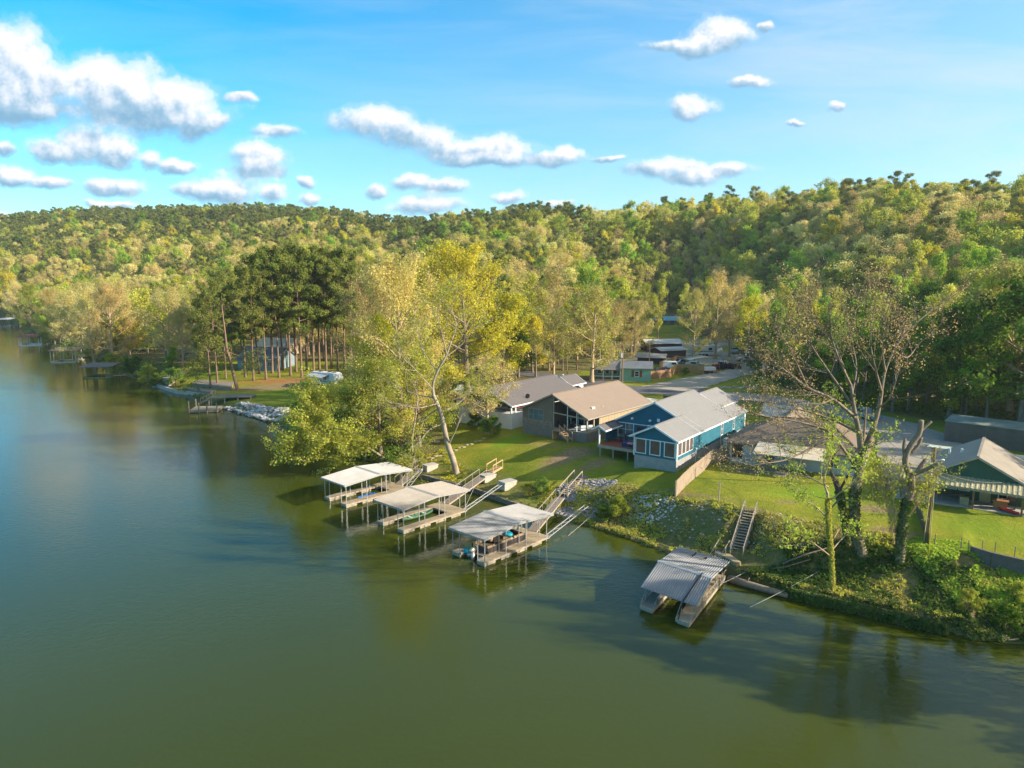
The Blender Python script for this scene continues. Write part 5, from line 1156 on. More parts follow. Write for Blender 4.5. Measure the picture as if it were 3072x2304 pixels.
for x in (-W_ - 1.2, 3.2): MB().box(x - .08, L_ + 4.1, 4.4, x + .08, L_ + 4.3, 7.1).build('porch_post', woodo, T)
GH = T
red_p = mat('red_plastic', (.60, .05, .05), None, 3, .4); org = mat('orange_wood', (.42, .20, .08), (.3, .14, .06), 3, .8)
table(L2(T, -6.3, 2.2, zf + .02), 0, 'long grey patio table under the ribbed awning', plankg, .9, 2.4)
b = MB(); b.box(-.4, -.25, 0, .4, .25, .75); b.box(-.42, -.27, .75, .42, .27, .8); o = b.build('storage_chest', mat('tan_panel', (.48, .40, .22), None, 3, .7)); tag(o, 'tan chest standing near the middle post of the ribbed awning', 'chest'); put(o, L2(T, -5.0, 1.3, zf + .02), -36)
b = MB(); b.box(-.6, -.35, 0, .6, .35, .85); b.box(-.7, -.4, .85, .7, .4, .93); o = b.build('bar_counter', org); tag(o, 'orange wood bar counter on the patio behind the red kayak', 'counter'); put(o, L2(T, -1.9, 1.6, zf + .02), -36)
canoe('kayak', 2.6, .6, .25, red_p, red_p, L2(T, -1.3, .9, zf + .02), -75, 'small red kayak lying on the patio of the green house', 'kayak')
grill(L2(T, -1.0, 2.3, zf + .02), -36, 'black barbecue on the green house patio near the right post')
chair(L2(T, -7.6, 2.0, zf + .02), 30, 'pale pink patio chair left of the long grey table', mat('pink_plastic', (.6, .42, .42), None, 3, .6))
b = MB(); b.cyl(0, 0, 0, .35, .2, .25); o = thing('potted_fern', 'big yellow green potted fern by the right awning post', 'plant', L2(T, .7, .9, zf + .02)); b.build('pot', dk, o)
V_, Q_ = leafquads(np.array([[0, 0, .8], [.3, .2, .7], [-.3, .1, .7], [.1, -.3, .9], [-.1, .3, 1.1]]), .22, 90, .45, .9, 5); oo = bpy.data.objects.new('foliage', npmesh('foliage', V_, Q_, LM['bright'])); COL.objects.link(oo); oo.parent = o
# ---- long ribbed shed behind the green house
X, Y = at(2550 + 935 / 3.318, 1200 + 375 / 3.318, 5)
T = thing('long_metal_shed', 'long low brown ribbed metal shed in the shade of the wooded slope', 'shed', (X, Y, 0), -44)
shm = mat('olive_brown_ribbed_metal', (.19, .165, .13), (.13, .11, .085), .8, .6)
b = MB(); b.box(0, 0, 4.2, 26, 4.2, 7.5); batten(b, M_front(0), 0, 26, 4.4, 7.5, .33, .12, .06); b.build('wall', shm, T)
b = MB(); b.slab([(-.1, -.15, 7.55), (26.1, -.15, 7.55), (26.1, 4.4, 7.9), (-.1, 4.4, 7.9)], .1); b.build('roof', mat('mossy_grey_roof', (.26, .30, .25), (.17, .2, .16), .6, .8), T)
# ---- mint green mobile home
X, Y = at(1750 + 745 / 3.687, 900 + 885 / 3.687, 5.3)
T = thing('mint_green_house', 'mint green single storey house with white metal roof and brown shutters', 'house', (X, Y, 0), -10)
mint = mat('mint_siding', (.20, .42, .33), (.16, .34, .27), 1, .7); W_, L_ = 13.2, 7.5; z0, ze = 4.6, 8.0; xr = -W_ / 2
b = MB(); b.box(-6.6, 0, z0, 0, L_, ze); b.box(-W_, 2.4, z0, -6.6, L_, ze); b.build('wall', mint, T)
b = MB(); b.slab([(-W_ - .5, 1.9, 7.9), (-6.9, 1.9, 7.9), (-6.9, L_ / 2 + 1, 8.95), (-W_ - .5, L_ / 2 + 1, 8.95)], .1)
b.slab([(-W_ - .5, -.3, 7.45), (-6.7, -.3, 7.45), (-6.7, 2.1, 7.95), (-W_ - .5, 2.1, 7.95)], .08)
b.slab([(-6.9, -.4, 7.85), (.5, -.4, 7.85), (.5, L_ / 2 + 1, 9.0), (-6.9, L_ / 2 + 1, 9.0)], .12); b.slab([(-W_ - .5, L_ / 2 + 1, 8.98), (.5, L_ / 2 + 1, 8.98), (.5, L_ + .8, 7.8), (-W_ - .5, L_ + .8, 7.8)], .12); b.build('roof', whitem, T)
for x in (-W_ - .3, -10.6, -8.6, -6.8): MB().box(x - .06, -.2, z0, x + .06, -.08, 7.4).build('porch_post', trim, T)
b = MB(); b.box(-W_ - .4, -.2, z0, -6.65, 2.4, 5.25); b.build('porch_floor', plankg, T); b = MB(); b.box(-W_ - .3, -.15, 5.9, -6.7, -.1, 6.0); b.build('railing', trim, T)
window(T, M_front(0), -3.1, 6.6, 1.0, 1.3, 1, 2, gm=glass)
shut = mat('brown_shutter', (.22, .10, .05), None, 2, .8)
for x in (-4.0, -2.2): MB().box(x - .28, -.06, 5.9, x + .28, 0, 7.4).build('shutter', shut, T)
for x in (-11.6, -9.8, -8.0): window(T, M_front(2.4), x, 6.7, 1.0, 1.1, 1, 1, gm=glass)
window(T, M_right(0), 4, 6.6, .9, 1.1, 1, 2, gm=glass)
# ---- far and half hidden buildings
def simple_house(px, lab, W_, L_, h, pitch, wm, rm, rz, z=None, name='house', cat='house', nwin=2, gm=None, porch=False):
    X, Y, Z = GD(*px, z or 4); T = thing(name, lab, cat, (X, Y, Z), rz)
    b = MB(); b.box(-W_ / 2, 0, -.6, W_ / 2, L_, h); b.add([(-W_ / 2, 0, h), (-W_ / 2, L_, h), (-W_ / 2, L_ / 2, h + pitch - .15), (W_ / 2, 0, h), (W_ / 2, L_, h), (W_ / 2, L_ / 2, h + pitch - .15)], [(0, 2, 1), (3, 4, 5)]); b.build('wall', wm, T)
    b = MB(); e = .5; b.slab([(-W_ / 2 - e, -e, h - .15), (W_ / 2 + e, -e, h - .15), (W_ / 2 + e, L_ / 2, h + pitch), (-W_ / 2 - e, L_ / 2, h + pitch)], .15); b.slab([(-W_ / 2 - e, L_ / 2, h + pitch), (W_ / 2 + e, L_ / 2, h + pitch), (W_ / 2 + e, L_ + e, h - .15), (-W_ / 2 - e, L_ + e, h - .15)], .15); b.build('roof', rm, T)
    for i in range(nwin): window(T, M_front(0), -W_ / 2 + W_ * (i + .5) / nwin, h * .58, min(1.3, W_ / nwin * .6), 1.2, 2, 2, gm=gm or glass)
    if porch:
        b = MB(); b.box(-W_ / 2, -3, .3, W_ / 2, -.01, .55); b.build('deck', plank, T); b = MB()
        for q in range(7): x = -W_ / 2 + .1 + q * (W_ - .2) / 6; b.box(x - .06, -3, -1.2, x + .06, -2.88, 1.5)
        b.bar((-W_ / 2, -2.94, 1.5), (W_ / 2, -2.94, 1.5), .1); b.build('railing', cream, T)
    return T
simple_house((305, 755), 'house with rust red metal roof and cream railed deck on the left shore', 13, 11, 3.2, 2.6, mat('dark_brown_wall', (.16, .09, .05), None, 1, .8), redm, -12, porch=True)
simple_house((345, 742), 'lower orange red roofed wing behind the left shore trees', 9, 8, 2.8, 1.8, mat('orange_wall', (.40, .16, .07), None, 1, .8), mat('orange_red_roof', (.50, .17, .09), None, 1, .7), -12)
simple_house((408, 776), 'small grey flat sided shed under the first pines', 5.5, 4, 2.3, .6, mat('grey_panel', (.20, .21, .22), None, 1, .8), mat('blue_grey_roof', (.33, .38, .42), None, 1, .6), -20, name='shed', cat='shed', nwin=0)
simple_house((555, 800), 'grey blue house with dark shingle roof behind the tall pines', 12, 10, 3.2, 2.8, mat('slate_blue_siding', (.22, .30, .33), (.16, .22, .25), 1, .8), mat('dull_slate_shingles', (.24, .24, .24), (.15, .15, .15), 2, .9), -14, nwin=3)
simple_house((590, 768), 'house with sunlit pale cream roof deep behind the pines', 12, 9, 3, 2.2, mat('cream_wall', (.55, .45, .30), None, 1, .8), mat('cream_roof', (.66, .58, .42), (.5, .43, .3), 1, .8), -14)
simple_house((275, 704), 'low white roofed building farthest among the left shore trees', 14, 6, 2.6, 1.2, whs, whitem, -5, name='low_building', cat='building')
simple_house((322, 712), 'white gabled cabin behind the red roofed house', 8, 6, 2.8, 1.6, whs, whitem, -5, name='cabin', cat='cabin')
simple_house((1452, 702), 'small cabin with turquoise metal roof up in the clearing', 7, 5, 2.3, 1.6, mat('brown_wall', (.2, .15, .12), None, 1, .8), mat('turquoise_metal', (.22, .50, .55), None, 1, .6), -5, name='cabin', cat='cabin')
simple_house((1395, 702), 'long low brown trailer house left of the turquoise roofed cabin', 12, 4, 2.4, .6, mat('brown_wall', (.2, .15, .12), None, 1, .8), mat('grey_roof', (.34, .32, .30), None, 1, .8), -3, name='trailer_house', cat='trailer')
simple_house((1240, 742), 'white cottage half hidden in the wood left of the tall bare tree', 7, 6, 2.6, 1.4, whs, whitem, -10, name='cottage', cat='cottage', nwin=1)
simple_house((1005, 868), 'white shed with black window behind the white barked tree', 4.2, 4, 2.3, .8, whs, mat('white_roof', (.7, .69, .66), None, 1, .7), -30, name='shed', cat='shed', nwin=1)
simple_house((925, 832), 'small white camper cabin among the yellow green trees', 6, 3, 2.3, .4, whs, whs, -5, name='small_camper', cat='camper', nwin=2)
simple_house((1455, 772), 'grey lean to shelter with flat roof beside the white van', 8, 6, 2.3, .5, mat('dark_post_wall', (.07, .06, .06), None, 1, .9), mat('light_grey_metal', (.55, .55, .53), None, 1, .6), 18, name='shelter', cat='shelter', nwin=0)
simple_house((1405, 786), 'low grey roofed hut left of the white van', 7, 5, 1.9, .7, mat('dark_post_wall', (.07, .06, .06), None, 1, .9), mat('grey_roof', (.34, .32, .30), None, 1, .8), -18, name='hut', cat='hut', nwin=0)
simple_house((1435, 760), 'dark open barn with light ribbed roof under the bare trees', 11, 7, 2.8, .9, mat('dark_post_wall', (.07, .06, .06), None, 1, .9), mat('light_grey_metal', (.55, .55, .53), None, 1, .6), 6, name='barn', cat='barn', nwin=0)
# ---------------------------------------------------------------- individual trees near the houses and along the shore
def ppm(Y): return F * .72 / (Y * math.cos(TILT) + 24 * math.sin(TILT))     # overview pixels per metre
def planted(kind, bx, by, topy, lab, guess=4, w=1.0, name='broadleaf_tree', group=None, crown='crown', jit=0):
    X, Y, Z = GD(bx, by, guess); base = {'pine': 24 * .94, 'yellow': 16, 'spring': 19, 'bright': 19, 'dark': 14, 'pale': 14, 'tan': 16, 'rust': 14, 'shrub': 5, 'cedar': 6.3, 'bigoak': 27, 'bigspring': 27, 'bigtan': 27, 'bigpale': 27}[''.join(c for c in kind if c.isalpha())]
    h = (by - topy) / ppm(Y); s = h / base
    return plant(name, PROTO[kind], (X, Y, Z - .1), lab, 'tree' if name != 'shrub' else 'shrub', group, sc=s * w, sz=s, crown=crown)
# tall pines behind the camper lawn
tallp = 'tall pines standing behind the camper lawn'
PINES = [(455, 838, 640), (470, 830, 610), (488, 818, 628), (530, 815, 585), (548, 822, 600), (560, 808, 560), (575, 820, 590), (588, 806, 545), (603, 815, 575), (612, 800, 548), (628, 812, 560), (640, 803, 540), (652, 815, 572), (662, 800, 548), (678, 806, 560), (690, 798, 545),
         (705, 802, 565), (716, 796, 550), (730, 800, 570), (745, 796, 548), (760, 800, 575), (585, 783, 560), (640, 780, 545), (700, 778, 550), (745, 778, 560), (525, 790, 610), (470, 800, 640), (500, 770, 620), (545, 760, 590), (600, 758, 570), (655, 755, 560), (690, 752, 560), (720, 765, 570), (775, 775, 590), (620, 770, 560)]
for i, (x, y, t) in enumerate(PINES):
    planted('pine%d' % (i % 2), x, y, t, 'tall dark pine in the stand of straight trunks behind the camper lawn', 2.5, .82, 'pine_tree', tallp)
PT = [('tan0', 1278, 826, 640, 'big spreading bare tree in front of the mint green house, with one low limb', 1.25), ('tan1', 1186, 800, 600, 'tall thin tan tree left of the utility pole behind the roofs', .8), ('spring0', 1150, 805, 615, 'slender spring green tree behind the dark shingle roof', .8),
      ('bright0', 1262, 760, 585, 'bright green rounded tree in the wood above the mint green house', 1.0), ('spring1', 1421, 740, 615, 'light green tree with dark forked trunk in the clearing', .8), ('tan0', 1496, 790, 640, 'bare reddish tree between the shelters and the white trailer', .85), ('tan1', 1545, 775, 600, 'tall bare tan tree beside the white trailer', .7),
      ('yellow0', 1615, 790, 655, 'yellow green tree at the bend of the gravel lane', .9), ('dark0', 1672, 812, 725, 'dense dark green tree by the gravel lane', .9), ('spring0', 1690, 800, 640, 'light green tree right of the gravel lane bend', 1.0), ('bright1', 1740, 830, 680, 'bright green tree across the road behind the cottage', 1.1),
      ('dark1', 1800, 845, 700, 'deep green tree across the road, behind the big bare tree', 1.1), ('bright0', 1960, 890, 700, 'fresh green tree on the shady roadside above the parked blue car', 1.1), ('dark0', 2050, 905, 690, 'deep green tree at the left end of the long metal shed', 1.1),
      ('bright1', 2130, 925, 690, 'fresh green tree behind the long metal shed', 1.1), ('dark1', 2200, 940, 640, 'deep green tree behind the long metal shed at the right edge', 1.2), ('spring1', 2110, 900, 610, 'light green tall tree on the shaded slope behind the shed', 1.1),
      ('tan1', 2180, 900, 590, 'grey twiggy tree on the slope at the right edge', 1.1),
      ('bigoak0', 1010, 868, 542, 'huge yellow green oak behind the white barked tree', 1.12), ('bigoak0', 925, 862, 572, 'tall yellow green tree left of the huge oak', 1.0), ('yellow1', 1085, 845, 660, 'golden green low crowned tree beside the dark shingle roof', 1.15), ('bigspring1', 880, 850, 590, 'green tree deep between the tan tree and the oak', .9),
      ('bigtan0', 868, 962, 575, 'tall tan budding tree with dark trunk right of the leaning lakeside limbs', .85), ('bigtan0', 800, 905, 600, 'tall tan twiggy tree at the right end of the pines', .8), ('bigspring0', 812, 905, 690, 'light green tree right of the camper', .85), ('bigspring1', 850, 930, 720, 'broad light green tree between the camper and the tall tan tree', 1.1), ('bigoak0', 1060, 845, 700, 'low golden oak touching the dark shingle roof', 1.2), ('bigspring0', 905, 965, 760, 'full light green tree behind the slim pale trunk', 1.1),
      ('spring0', 712, 968, 892, 'leafy green tree leaning over the cove behind the rock bank', 1.6), ('bigspring1', 790, 992, 850, 'light green tree hanging over the water left of the docks', 1.0), ('bigspring0', 822, 990, 780, 'light green tree above the first dock', 1.3), ('yellow1', 800, 950, 790, 'yellow green tree above the cove', 1.1), ('yellow0', 672, 948, 885, 'low yellow green tree at the end of the rock bank', 1.3),
      ('pale0', 1052, 935, 790, 'pale leafed tree at the left corner of the white house', 1.05), ('spring0', 1020, 905, 800, 'thin light green tree behind the white barked tree', 1.0), ('pale1', 905, 935, 780, 'pale green thin tree between two tall trunks', 1.1), ('spring1', 940, 905, 740, 'light green tree behind the stepping stones', 1.0), ('bigoak0', 822, 950, 690, 'full yellow green tree standing between the cove and the tall tan tree', .9)]
for k, x, y, t, lab, w in PT: planted(k, x, y, t, lab, 4, w)
PT2 = [('spring1', 1395, 735, 620, 'light green tree left of the clearing lawn', 1.0), ('tan0', 1370, 770, 660, 'tan tree between the utility poles and the clearing', 1.0), ('spring0', 1480, 725, 625, 'spring green tree right of the turquoise roofed cabin', 1.0), ('tan1', 1575, 770, 630, 'tan tree above the row of red tractors', .9), ('pale0', 1640, 775, 650, 'pale green tree by the top of the gravel lane', 1.0),
      ('yellow1', 1530, 735, 620, 'yellow green tree behind the long white camper trailer', 1.0), ('tan0', 1325, 800, 665, 'tan twiggy tree behind the mint green house', .9), ('spring1', 1120, 815, 650, 'light green tree behind the golden tree', 1.0), ('tan1', 1140, 790, 600, 'tall tan tree left of the slender spring green tree', 1.0), ('spring0', 1215, 800, 680, 'light green tree near the thin bare pole', 1.0), ('bright1', 1310, 790, 720, 'small bright tree left of the mint green house', 1.0), ('tan0', 1590, 740, 610, 'tan tree above the white pickups', 1.0)]
for k, x, y, t, lab, w in PT2: planted(k, x, y, t, lab, 6, w)
LS = [('bigtan0', 243, 792, 590, 'big pale trunked shore tree leaning over the white roofed far dock'), ('bigpale0', 205, 790, 600, 'pale blossoming shore tree behind the far docks'), ('bigpale1', 150, 762, 605, 'pale cream shore tree above the cream framed dock'), ('bigtan0', 120, 745, 600, 'tan shore tree behind the red roofed far dock'),
      ('bright0', 108, 738, 600, 'bright green tree among the tan trees of the far shore'), ('bigspring0', 70, 725, 590, 'light green tree bending over the far left water'), ('bigpale0', 45, 708, 585, 'pale green tree at the far left shore'), 
      ('bigpale1', 365, 790, 600, 'cream budding tree between the red roof and the pines'), ('bigtan0', 395, 800, 640, 'tan tree at the left foot of the pines'), ('bigpale0', 180, 745, 590, 'pale tree behind the shore bushes'), ('yellow0', 22, 690, 570, 'green tree at the far left corner of the lake'),
      ('bigpale1', 262, 760, 590, 'cream tree just left of the red roofed house'), ('tan1', 300, 715, 590, 'tan tree behind the red roofed house'), ('bigpale0', 225, 735, 580, 'cream crowned tree behind the leaning shore tree'), ('bigpale1', 420, 770, 600, 'cream tree behind the grey shed')]
for k, x, y, t, lab in LS: planted(k, x, y, t + 28, lab, 3, 1.15 if 'pale' in k else 1.0)
for i, (k, x, y, t, lab) in enumerate([('cedar0', 372, 806, 745, 'bright pointed evergreen on the left bank'), ('shrub0', 320, 830, 790, 'green bush at the water by the left bank'), ('shrub1', 290, 820, 780, 'dark bush below the railed deck of the red roofed house'), ('shrub0', 245, 806, 770, 'bush behind the white roofed far dock'),
        ('shrub1', 380, 836, 800, 'dark rounded bush above the curved shore wall'), ('shrub0', 195, 780, 752, 'light bush behind the cream framed far dock'), ('cedar0', 240, 795, 760, 'small yellow green evergreen near the far docks'), ('shrub1', 345, 840, 805, 'dark bush by the stone slipway'), ('shrub1', 150, 765, 740, 'dark low bush on the far shore'), ('shrub0', 100, 745, 715, 'low bush above the far shore mud'),
        ('shrub1', 640, 905, 872, 'dark green bush at the right end of the rock bank'), ('shrub0', 690, 925, 880, 'green bush behind the cove'), ('shrub0', 900, 1012, 975, 'leafy bush between the first dock and the bank'), ('shrub1', 1170, 1068, 1035, 'green bush on the bank left of the tall steps'), ('shrub0', 1140, 1072, 1045, 'light green bush above the low wall'),
        ('shrub1', 1305, 1128, 1095, 'bush at the shoulder of the bank right of the gravel heap'), ('shrub0', 1335, 1118, 1075, 'light bush on the brushy bank near the white stones'), ('shrub1', 1060, 945, 905, 'dense bush under the pale leafed tree'), ('shrub1', 1025, 925, 895, 'dark bush beside the white shed'), ('shrub0', 1650, 850, 820, 'bush by the road right of the blue house'), ('shrub0', 1760, 1000, 965, 'flowering bush in front of the brown roofed cottage'),
        ('shrub0', 1600, 990, 965, 'twiggy bush at the left corner of the brown roofed cottage'), ('shrub1', 1830, 990, 955, 'leafy bush before the right end of the cottage porch'), ('shrub0', 2090, 1320, 1275, 'dark bush on the bank near the right edge'), ('shrub1', 2170, 1360, 1310, 'dense bush overhanging the water at the right edge'), ('shrub0', 2200, 1300, 1260, 'yellow green bush on the bank at the right edge'), ('shrub1', 1480, 810, 795, 'green bush beside the mint green house')]):
    planted(k, x, y, t, lab, 2, 1.1, 'shrub', None, 'foliage')
# ---- trees drawn limb by limb.  A point is (overview px x, px y, metres nearer(-)/farther(+))
def limb_tree(name, label, base_px, limbs, barkm, leafm, r0, ivym='ivy', sub=(5, .5), leaf=.2, nleaf=14, clump=.6, twign=5, tl=.9, guess=3, ivy=None, seed=3, extra=None, tip_only=.25, lm_frac=1.0, tth=.014):
    X0, Y0, Z0 = GD(*base_px, guess); rd = random.Random(seed); t = thing(name, label, 'tree', (X0, Y0, Z0 - .1), 0); k = ppm(Y0)
    def w3(p):
        X, Y = Y_at(p[0], p[1], Y0 + p[2]); return Vector((X[0] - X0, X[1] - Y0, X[2] - Z0))
    def Y_at(px, py, Y):
        v = (py / .72) - CY; d = math.sin(TILT) * F + math.cos(TILT) * v; f = math.cos(TILT) * F - math.sin(TILT) * v
        return ((px / .72 - CX) / f * Y, Y, CH - d / f * Y), 0
    W_ = MB(); tips = []; dirs = []; trunkpts = None
    for li, (ra, rb, pts) in enumerate(limbs):
        P = [w3(p if len(p) == 3 else (*p, 0)) for p in pts]
        Q = []
        for i in range(len(P) - 1):
            p0 = P[max(i - 1, 0)]; p1 = P[i]; p2 = P[i + 1]; p3 = P[min(i + 2, len(P) - 1)]
            for j in range(4):
                s = j / 4; Q.append(.5 * ((2 * p1) + (-p0 + p2) * s + (2 * p0 - 5 * p1 + 4 * p2 - p3) * s * s + (-p0 + 3 * p1 - 3 * p2 + p3) * s ** 3))
        Q.append(P[-1]); n = len(Q)
        W_.tube(Q, [ra + (rb - ra) * (i / (n - 1)) ** .8 for i in range(n)], 9 if ra > .15 else 6)
        if li == 0: trunkpts = Q
        if rb < .07:
            ln = sum((Q[i + 1] - Q[i]).length for i in range(n - 1)); m = max(2, int(ln * sub[1]))
            for s in range(m):
                f = tip_only + (1 - tip_only) * (s + rd.random()) / m; i = min(n - 2, int(f * (n - 1))); b = Q[i].lerp(Q[i + 1], f * (n - 1) - i); d = (Q[i + 1] - Q[i]).normalized()
                for _ in range(2):
                    dd = (d * .8 + Vector((rd.uniform(-1, 1), rd.uniform(-1, 1), rd.uniform(-.4, .9)))).normalized(); L_ = rd.uniform(.8, 2.4) * sub[0] * .25 * (1.3 - .6 * f); e1 = b + dd * L_
                    dd2 = (dd + Vector((rd.uniform(-.6, .6), rd.uniform(-.6, .6), rd.uniform(0, .6)))).normalized(); e2 = e1 + dd2 * L_ * .8; rr = (ra + (rb - ra) * f) * .35 + .012
                    W_.tube([b, e1, e2], [rr, rr * .6, .01], 4, cap=False); tips += [b.lerp(e1, .6), e1, e1.lerp(e2, .5), e2]; dirs += [dd, dd, dd2, dd2]
            tips.append(Q[-1]); dirs.append(Vector((0, 0, 1)))
    W_.build('trunk', barkm, t, True)
    if tips:
        T = np.array([tuple(p) for p in tips]); Dn = np.array([tuple(p) for p in dirs]); Vs = []; Qs = []; ms = []; k0 = 0
        if twign:
            V1, Q1, E = twigs(T, Dn, twign, tl, tth, seed); Vs.append(V1); Qs.append(Q1); ms.append(np.ones(len(Q1))); k0 += len(V1)
            V3, Q3, E3 = twigs(E, np.repeat(Dn, twign, 0), 3, tl * .6, tth * .7, seed + 1); Vs.append(V3); Qs.append(Q3 + k0); ms.append(np.ones(len(Q3))); k0 += len(V3)
            T = np.vstack([T, E])
        sel = T[np.random.default_rng(seed).random(len(T)) < lm_frac]
        V, Q = leafquads(sel, leaf, nleaf, clump, .8, seed); Vs.append(V); Qs.append(Q + k0); ms.append(np.zeros(len(Q)))
        me = npmesh('crown', np.vstack(Vs), np.vstack(Qs), [leafm, barkm], np.concatenate(ms)); o = bpy.data.objects.new('crown', me); COL.objects.link(o); o.parent = t
    if ivy:
        h, r, n = ivy; C = []
        for q in trunkpts:
            if q.z < h: C.append(tuple(q))
        C = np.array(C); i = rng.integers(0, len(C) - 1, n * 20); f = rng.random((n * 20, 1)); PP = C[i] * (1 - f) + C[i + 1] * f
        V, Q = leafquads(PP, .17, 6, r, 1.0, seed + 9); o = bpy.data.objects.new('ivy', npmesh('ivy', V, Q, LM[ivym])); COL.objects.link(o); o.parent = t
    return t
# big bare tree with ivy at the foot
limb_tree('bare_budding_tree', 'towering half bare tree with rusty buds and ivy covered foot, right of the long stairs', (1855, 1200), [
    (.54, .30, [(1868, 1212), (1850, 1150), (1845, 1090), (1850, 1040), (1860, 1000), (1865, 960)]),
    (.32, .12, [(1862, 985), (1855, 930), (1845, 880), (1838, 830)]), (.13, .03, [(1838, 830), (1815, 780, -1), (1795, 720, -1), (1790, 650, -2)]), (.10, .03, [(1840, 850), (1850, 790, 1), (1840, 720, 2), (1855, 640, 2)]),
    (.30, .14, [(1865, 975), (1885, 925), (1898, 880), (1905, 840)]), (.14, .03, [(1905, 840), (1915, 790, 1), (1945, 730, 1), (1985, 690, 1), (2035, 650, 2)]), (.12, .03, [(1905, 845), (1890, 790, -2), (1880, 730, -2), (1890, 650, -2)]),
    (.10, .03, [(1912, 800), (1905, 740, -2), (1915, 680, -3), (1930, 630, -3)]), (.09, .03, [(1930, 755), (1960, 770, 2), (1985, 740, 3), (2010, 720, 3)]),
    (.16, .03, [(1848, 900), (1800, 860, -2), (1745, 835, -3), (1700, 800, -4), (1655, 770, -4)]), (.14, .03, [(1850, 930), (1800, 905, 2), (1740, 885, 2), (1690, 880, 2), (1645, 865, 1)]),
    (.16, .03, [(1850, 1010), (1820, 965, -2), (1790, 930, -3), (1730, 910, -4), (1670, 900, -4), (1630, 890, -5)]), (.11, .03, [(1800, 940, -2.5), (1760, 960, -3), (1700, 990, -4), (1640, 1000, -5), (1600, 1010, -5)]),
    (.12, .03, [(1840, 870), (1790, 800, 1), (1750, 740, 1), (1720, 690, 1)]), (.10, .03, [(1790, 800, 1), (1750, 790, 3), (1700, 740, 4), (1680, 700, 4)]), (.10, .03, [(1842, 850), (1810, 760, 3), (1760, 690, 4), (1750, 640, 4)]),
    (.09, .03, [(1745, 835, -3), (1720, 780, -4), (1700, 740, -5)]), (.12, .05, [(1848, 1090), (1820, 1075, 1), (1800, 1090, 1), (1780, 1120, 1)]), (.10, .03, [(1895, 880), (1920, 860, -2), (1935, 820, -3), (1945, 780, -3)])],
    bark, LM['rust'], .6, sub=(5, .68), leaf=.11, nleaf=5, clump=.4, twign=3, tl=.9, tth=.012, ivy=(7.0, .56, 50), guess=2.5, seed=5, lm_frac=.7)
limb_tree('ivy_covered_tree', 'second ivy clad trunk standing just left of the towering bare tree', (1825, 1175), [(.34, .26, [(1832, 1180), (1825, 1120), (1815, 1070), (1805, 1035)]), (.2, .03, [(1805, 1040), (1790, 1000, 1), (1800, 960, 1), (1790, 930, 2)]), (.14, .03, [(1812, 1060), (1840, 1010, -2), (1860, 975, -2), (1890, 960, -2)])],
    barkd, LM['bright'], .3, sub=(4, .7), leaf=.18, nleaf=7, clump=.5, twign=1, ivy=(5.5, .42, 40), guess=3, seed=6)
limb_tree('topped_tree', 'heavily pruned tree with cut stub limbs and thick ivy on the trunk', (1943, 1218), [(.42, .32, [(1943, 1222), (1948, 1150), (1958, 1090), (1968, 1050), (1966, 1020)]),
    (.26, .22, [(1966, 1030), (1955, 990), (1970, 955), (1985, 935), (1990, 905)]), (.13, .11, [(1987, 930), (2000, 918), (2012, 908)]), (.16, .13, [(1968, 975), (1982, 962), (1991, 942)]), (.2, .16, [(1968, 1045), (1985, 1010), (2000, 990)]), (.19, .14, [(1978, 1020), (2000, 1012, -.5), (2028, 998, -1)]), (.15, .12, [(1955, 990), (1952, 965), (1955, 945)])],
    bark, LM['spring'], .3, twign=0, ivy=(6.2, .5, 55), guess=2, seed=7)
# sprouts of the topped tree: thin leafy shoots
limb_tree('leafy_saplings', 'clump of thin leafy shoots around the foot of the pruned tree', (1935, 1190), [(.05, .02, [(1935, 1190), (1925, 1130), (1915, 1080), (1905, 1020)]), (.05, .02, [(1945, 1170, -1), (1960, 1120, -1), (1985, 1080, -1), (2010, 1060, -1)]), (.05, .02, [(1935, 1150, -1), (1930, 1090, -1), (1935, 1040, -1)]), (.05, .02, [(1950, 1120, -1), (1970, 1080, -1), (2000, 1050, -1)])],
    barkb, LM['spring'], .1, sub=(4, 1.1), leaf=.15, nleaf=5, clump=.4, twign=2, guess=2, seed=8)
limb_tree('slender_ivy_tree', 'slender ivy wrapped trunk at the water edge with fresh bright leaves on top', (1797, 1278), [(.16, .10, [(1798, 1280), (1796, 1200), (1790, 1130), (1788, 1060)]), (.10, .03, [(1788, 1065), (1780, 1035), (1790, 1000), (1800, 970)]), (.08, .03, [(1790, 1120), (1760, 1090, 1), (1735, 1080, 1)]), (.08, .03, [(1790, 1080), (1830, 1050, -1), (1850, 1030, -1)]), (.08, .03, [(1789, 1050), (1750, 1030, 1), (1720, 1025, 2), (1695, 1035, 2)]), (.06, .03, [(1795, 1200), (1770, 1180, -1), (1740, 1160, -1)]), (.06, .03, [(1794, 1190), (1820, 1160, 1), (1835, 1150, 1)])],
    barkb, LM['bright'], .2, sub=(4, .8), leaf=.2, nleaf=8, clump=.5, twign=1, ivym='spring', ivy=(9, .26, 40), guess=1, seed=9)
limb_tree('leafy_young_tree', 'bright leaved young tree before the cream porch roof of the cottage', (1800, 1010), [(.12, .06, [(1800, 1012), (1798, 980), (1795, 950)]), (.07, .03, [(1795, 950), (1770, 920), (1760, 890)]), (.07, .03, [(1797, 960), (1830, 930, -1), (1850, 900, -1)]), (.07, .03, [(1795, 950), (1800, 900, 1), (1790, 860, 1)]), (.06, .03, [(1797, 975), (1750, 965, -1), (1715, 970, -2)])],
    bark, LM['bright'], .2, sub=(4, .8), leaf=.18, nleaf=6, clump=.5, twign=1, guess=4, seed=10)
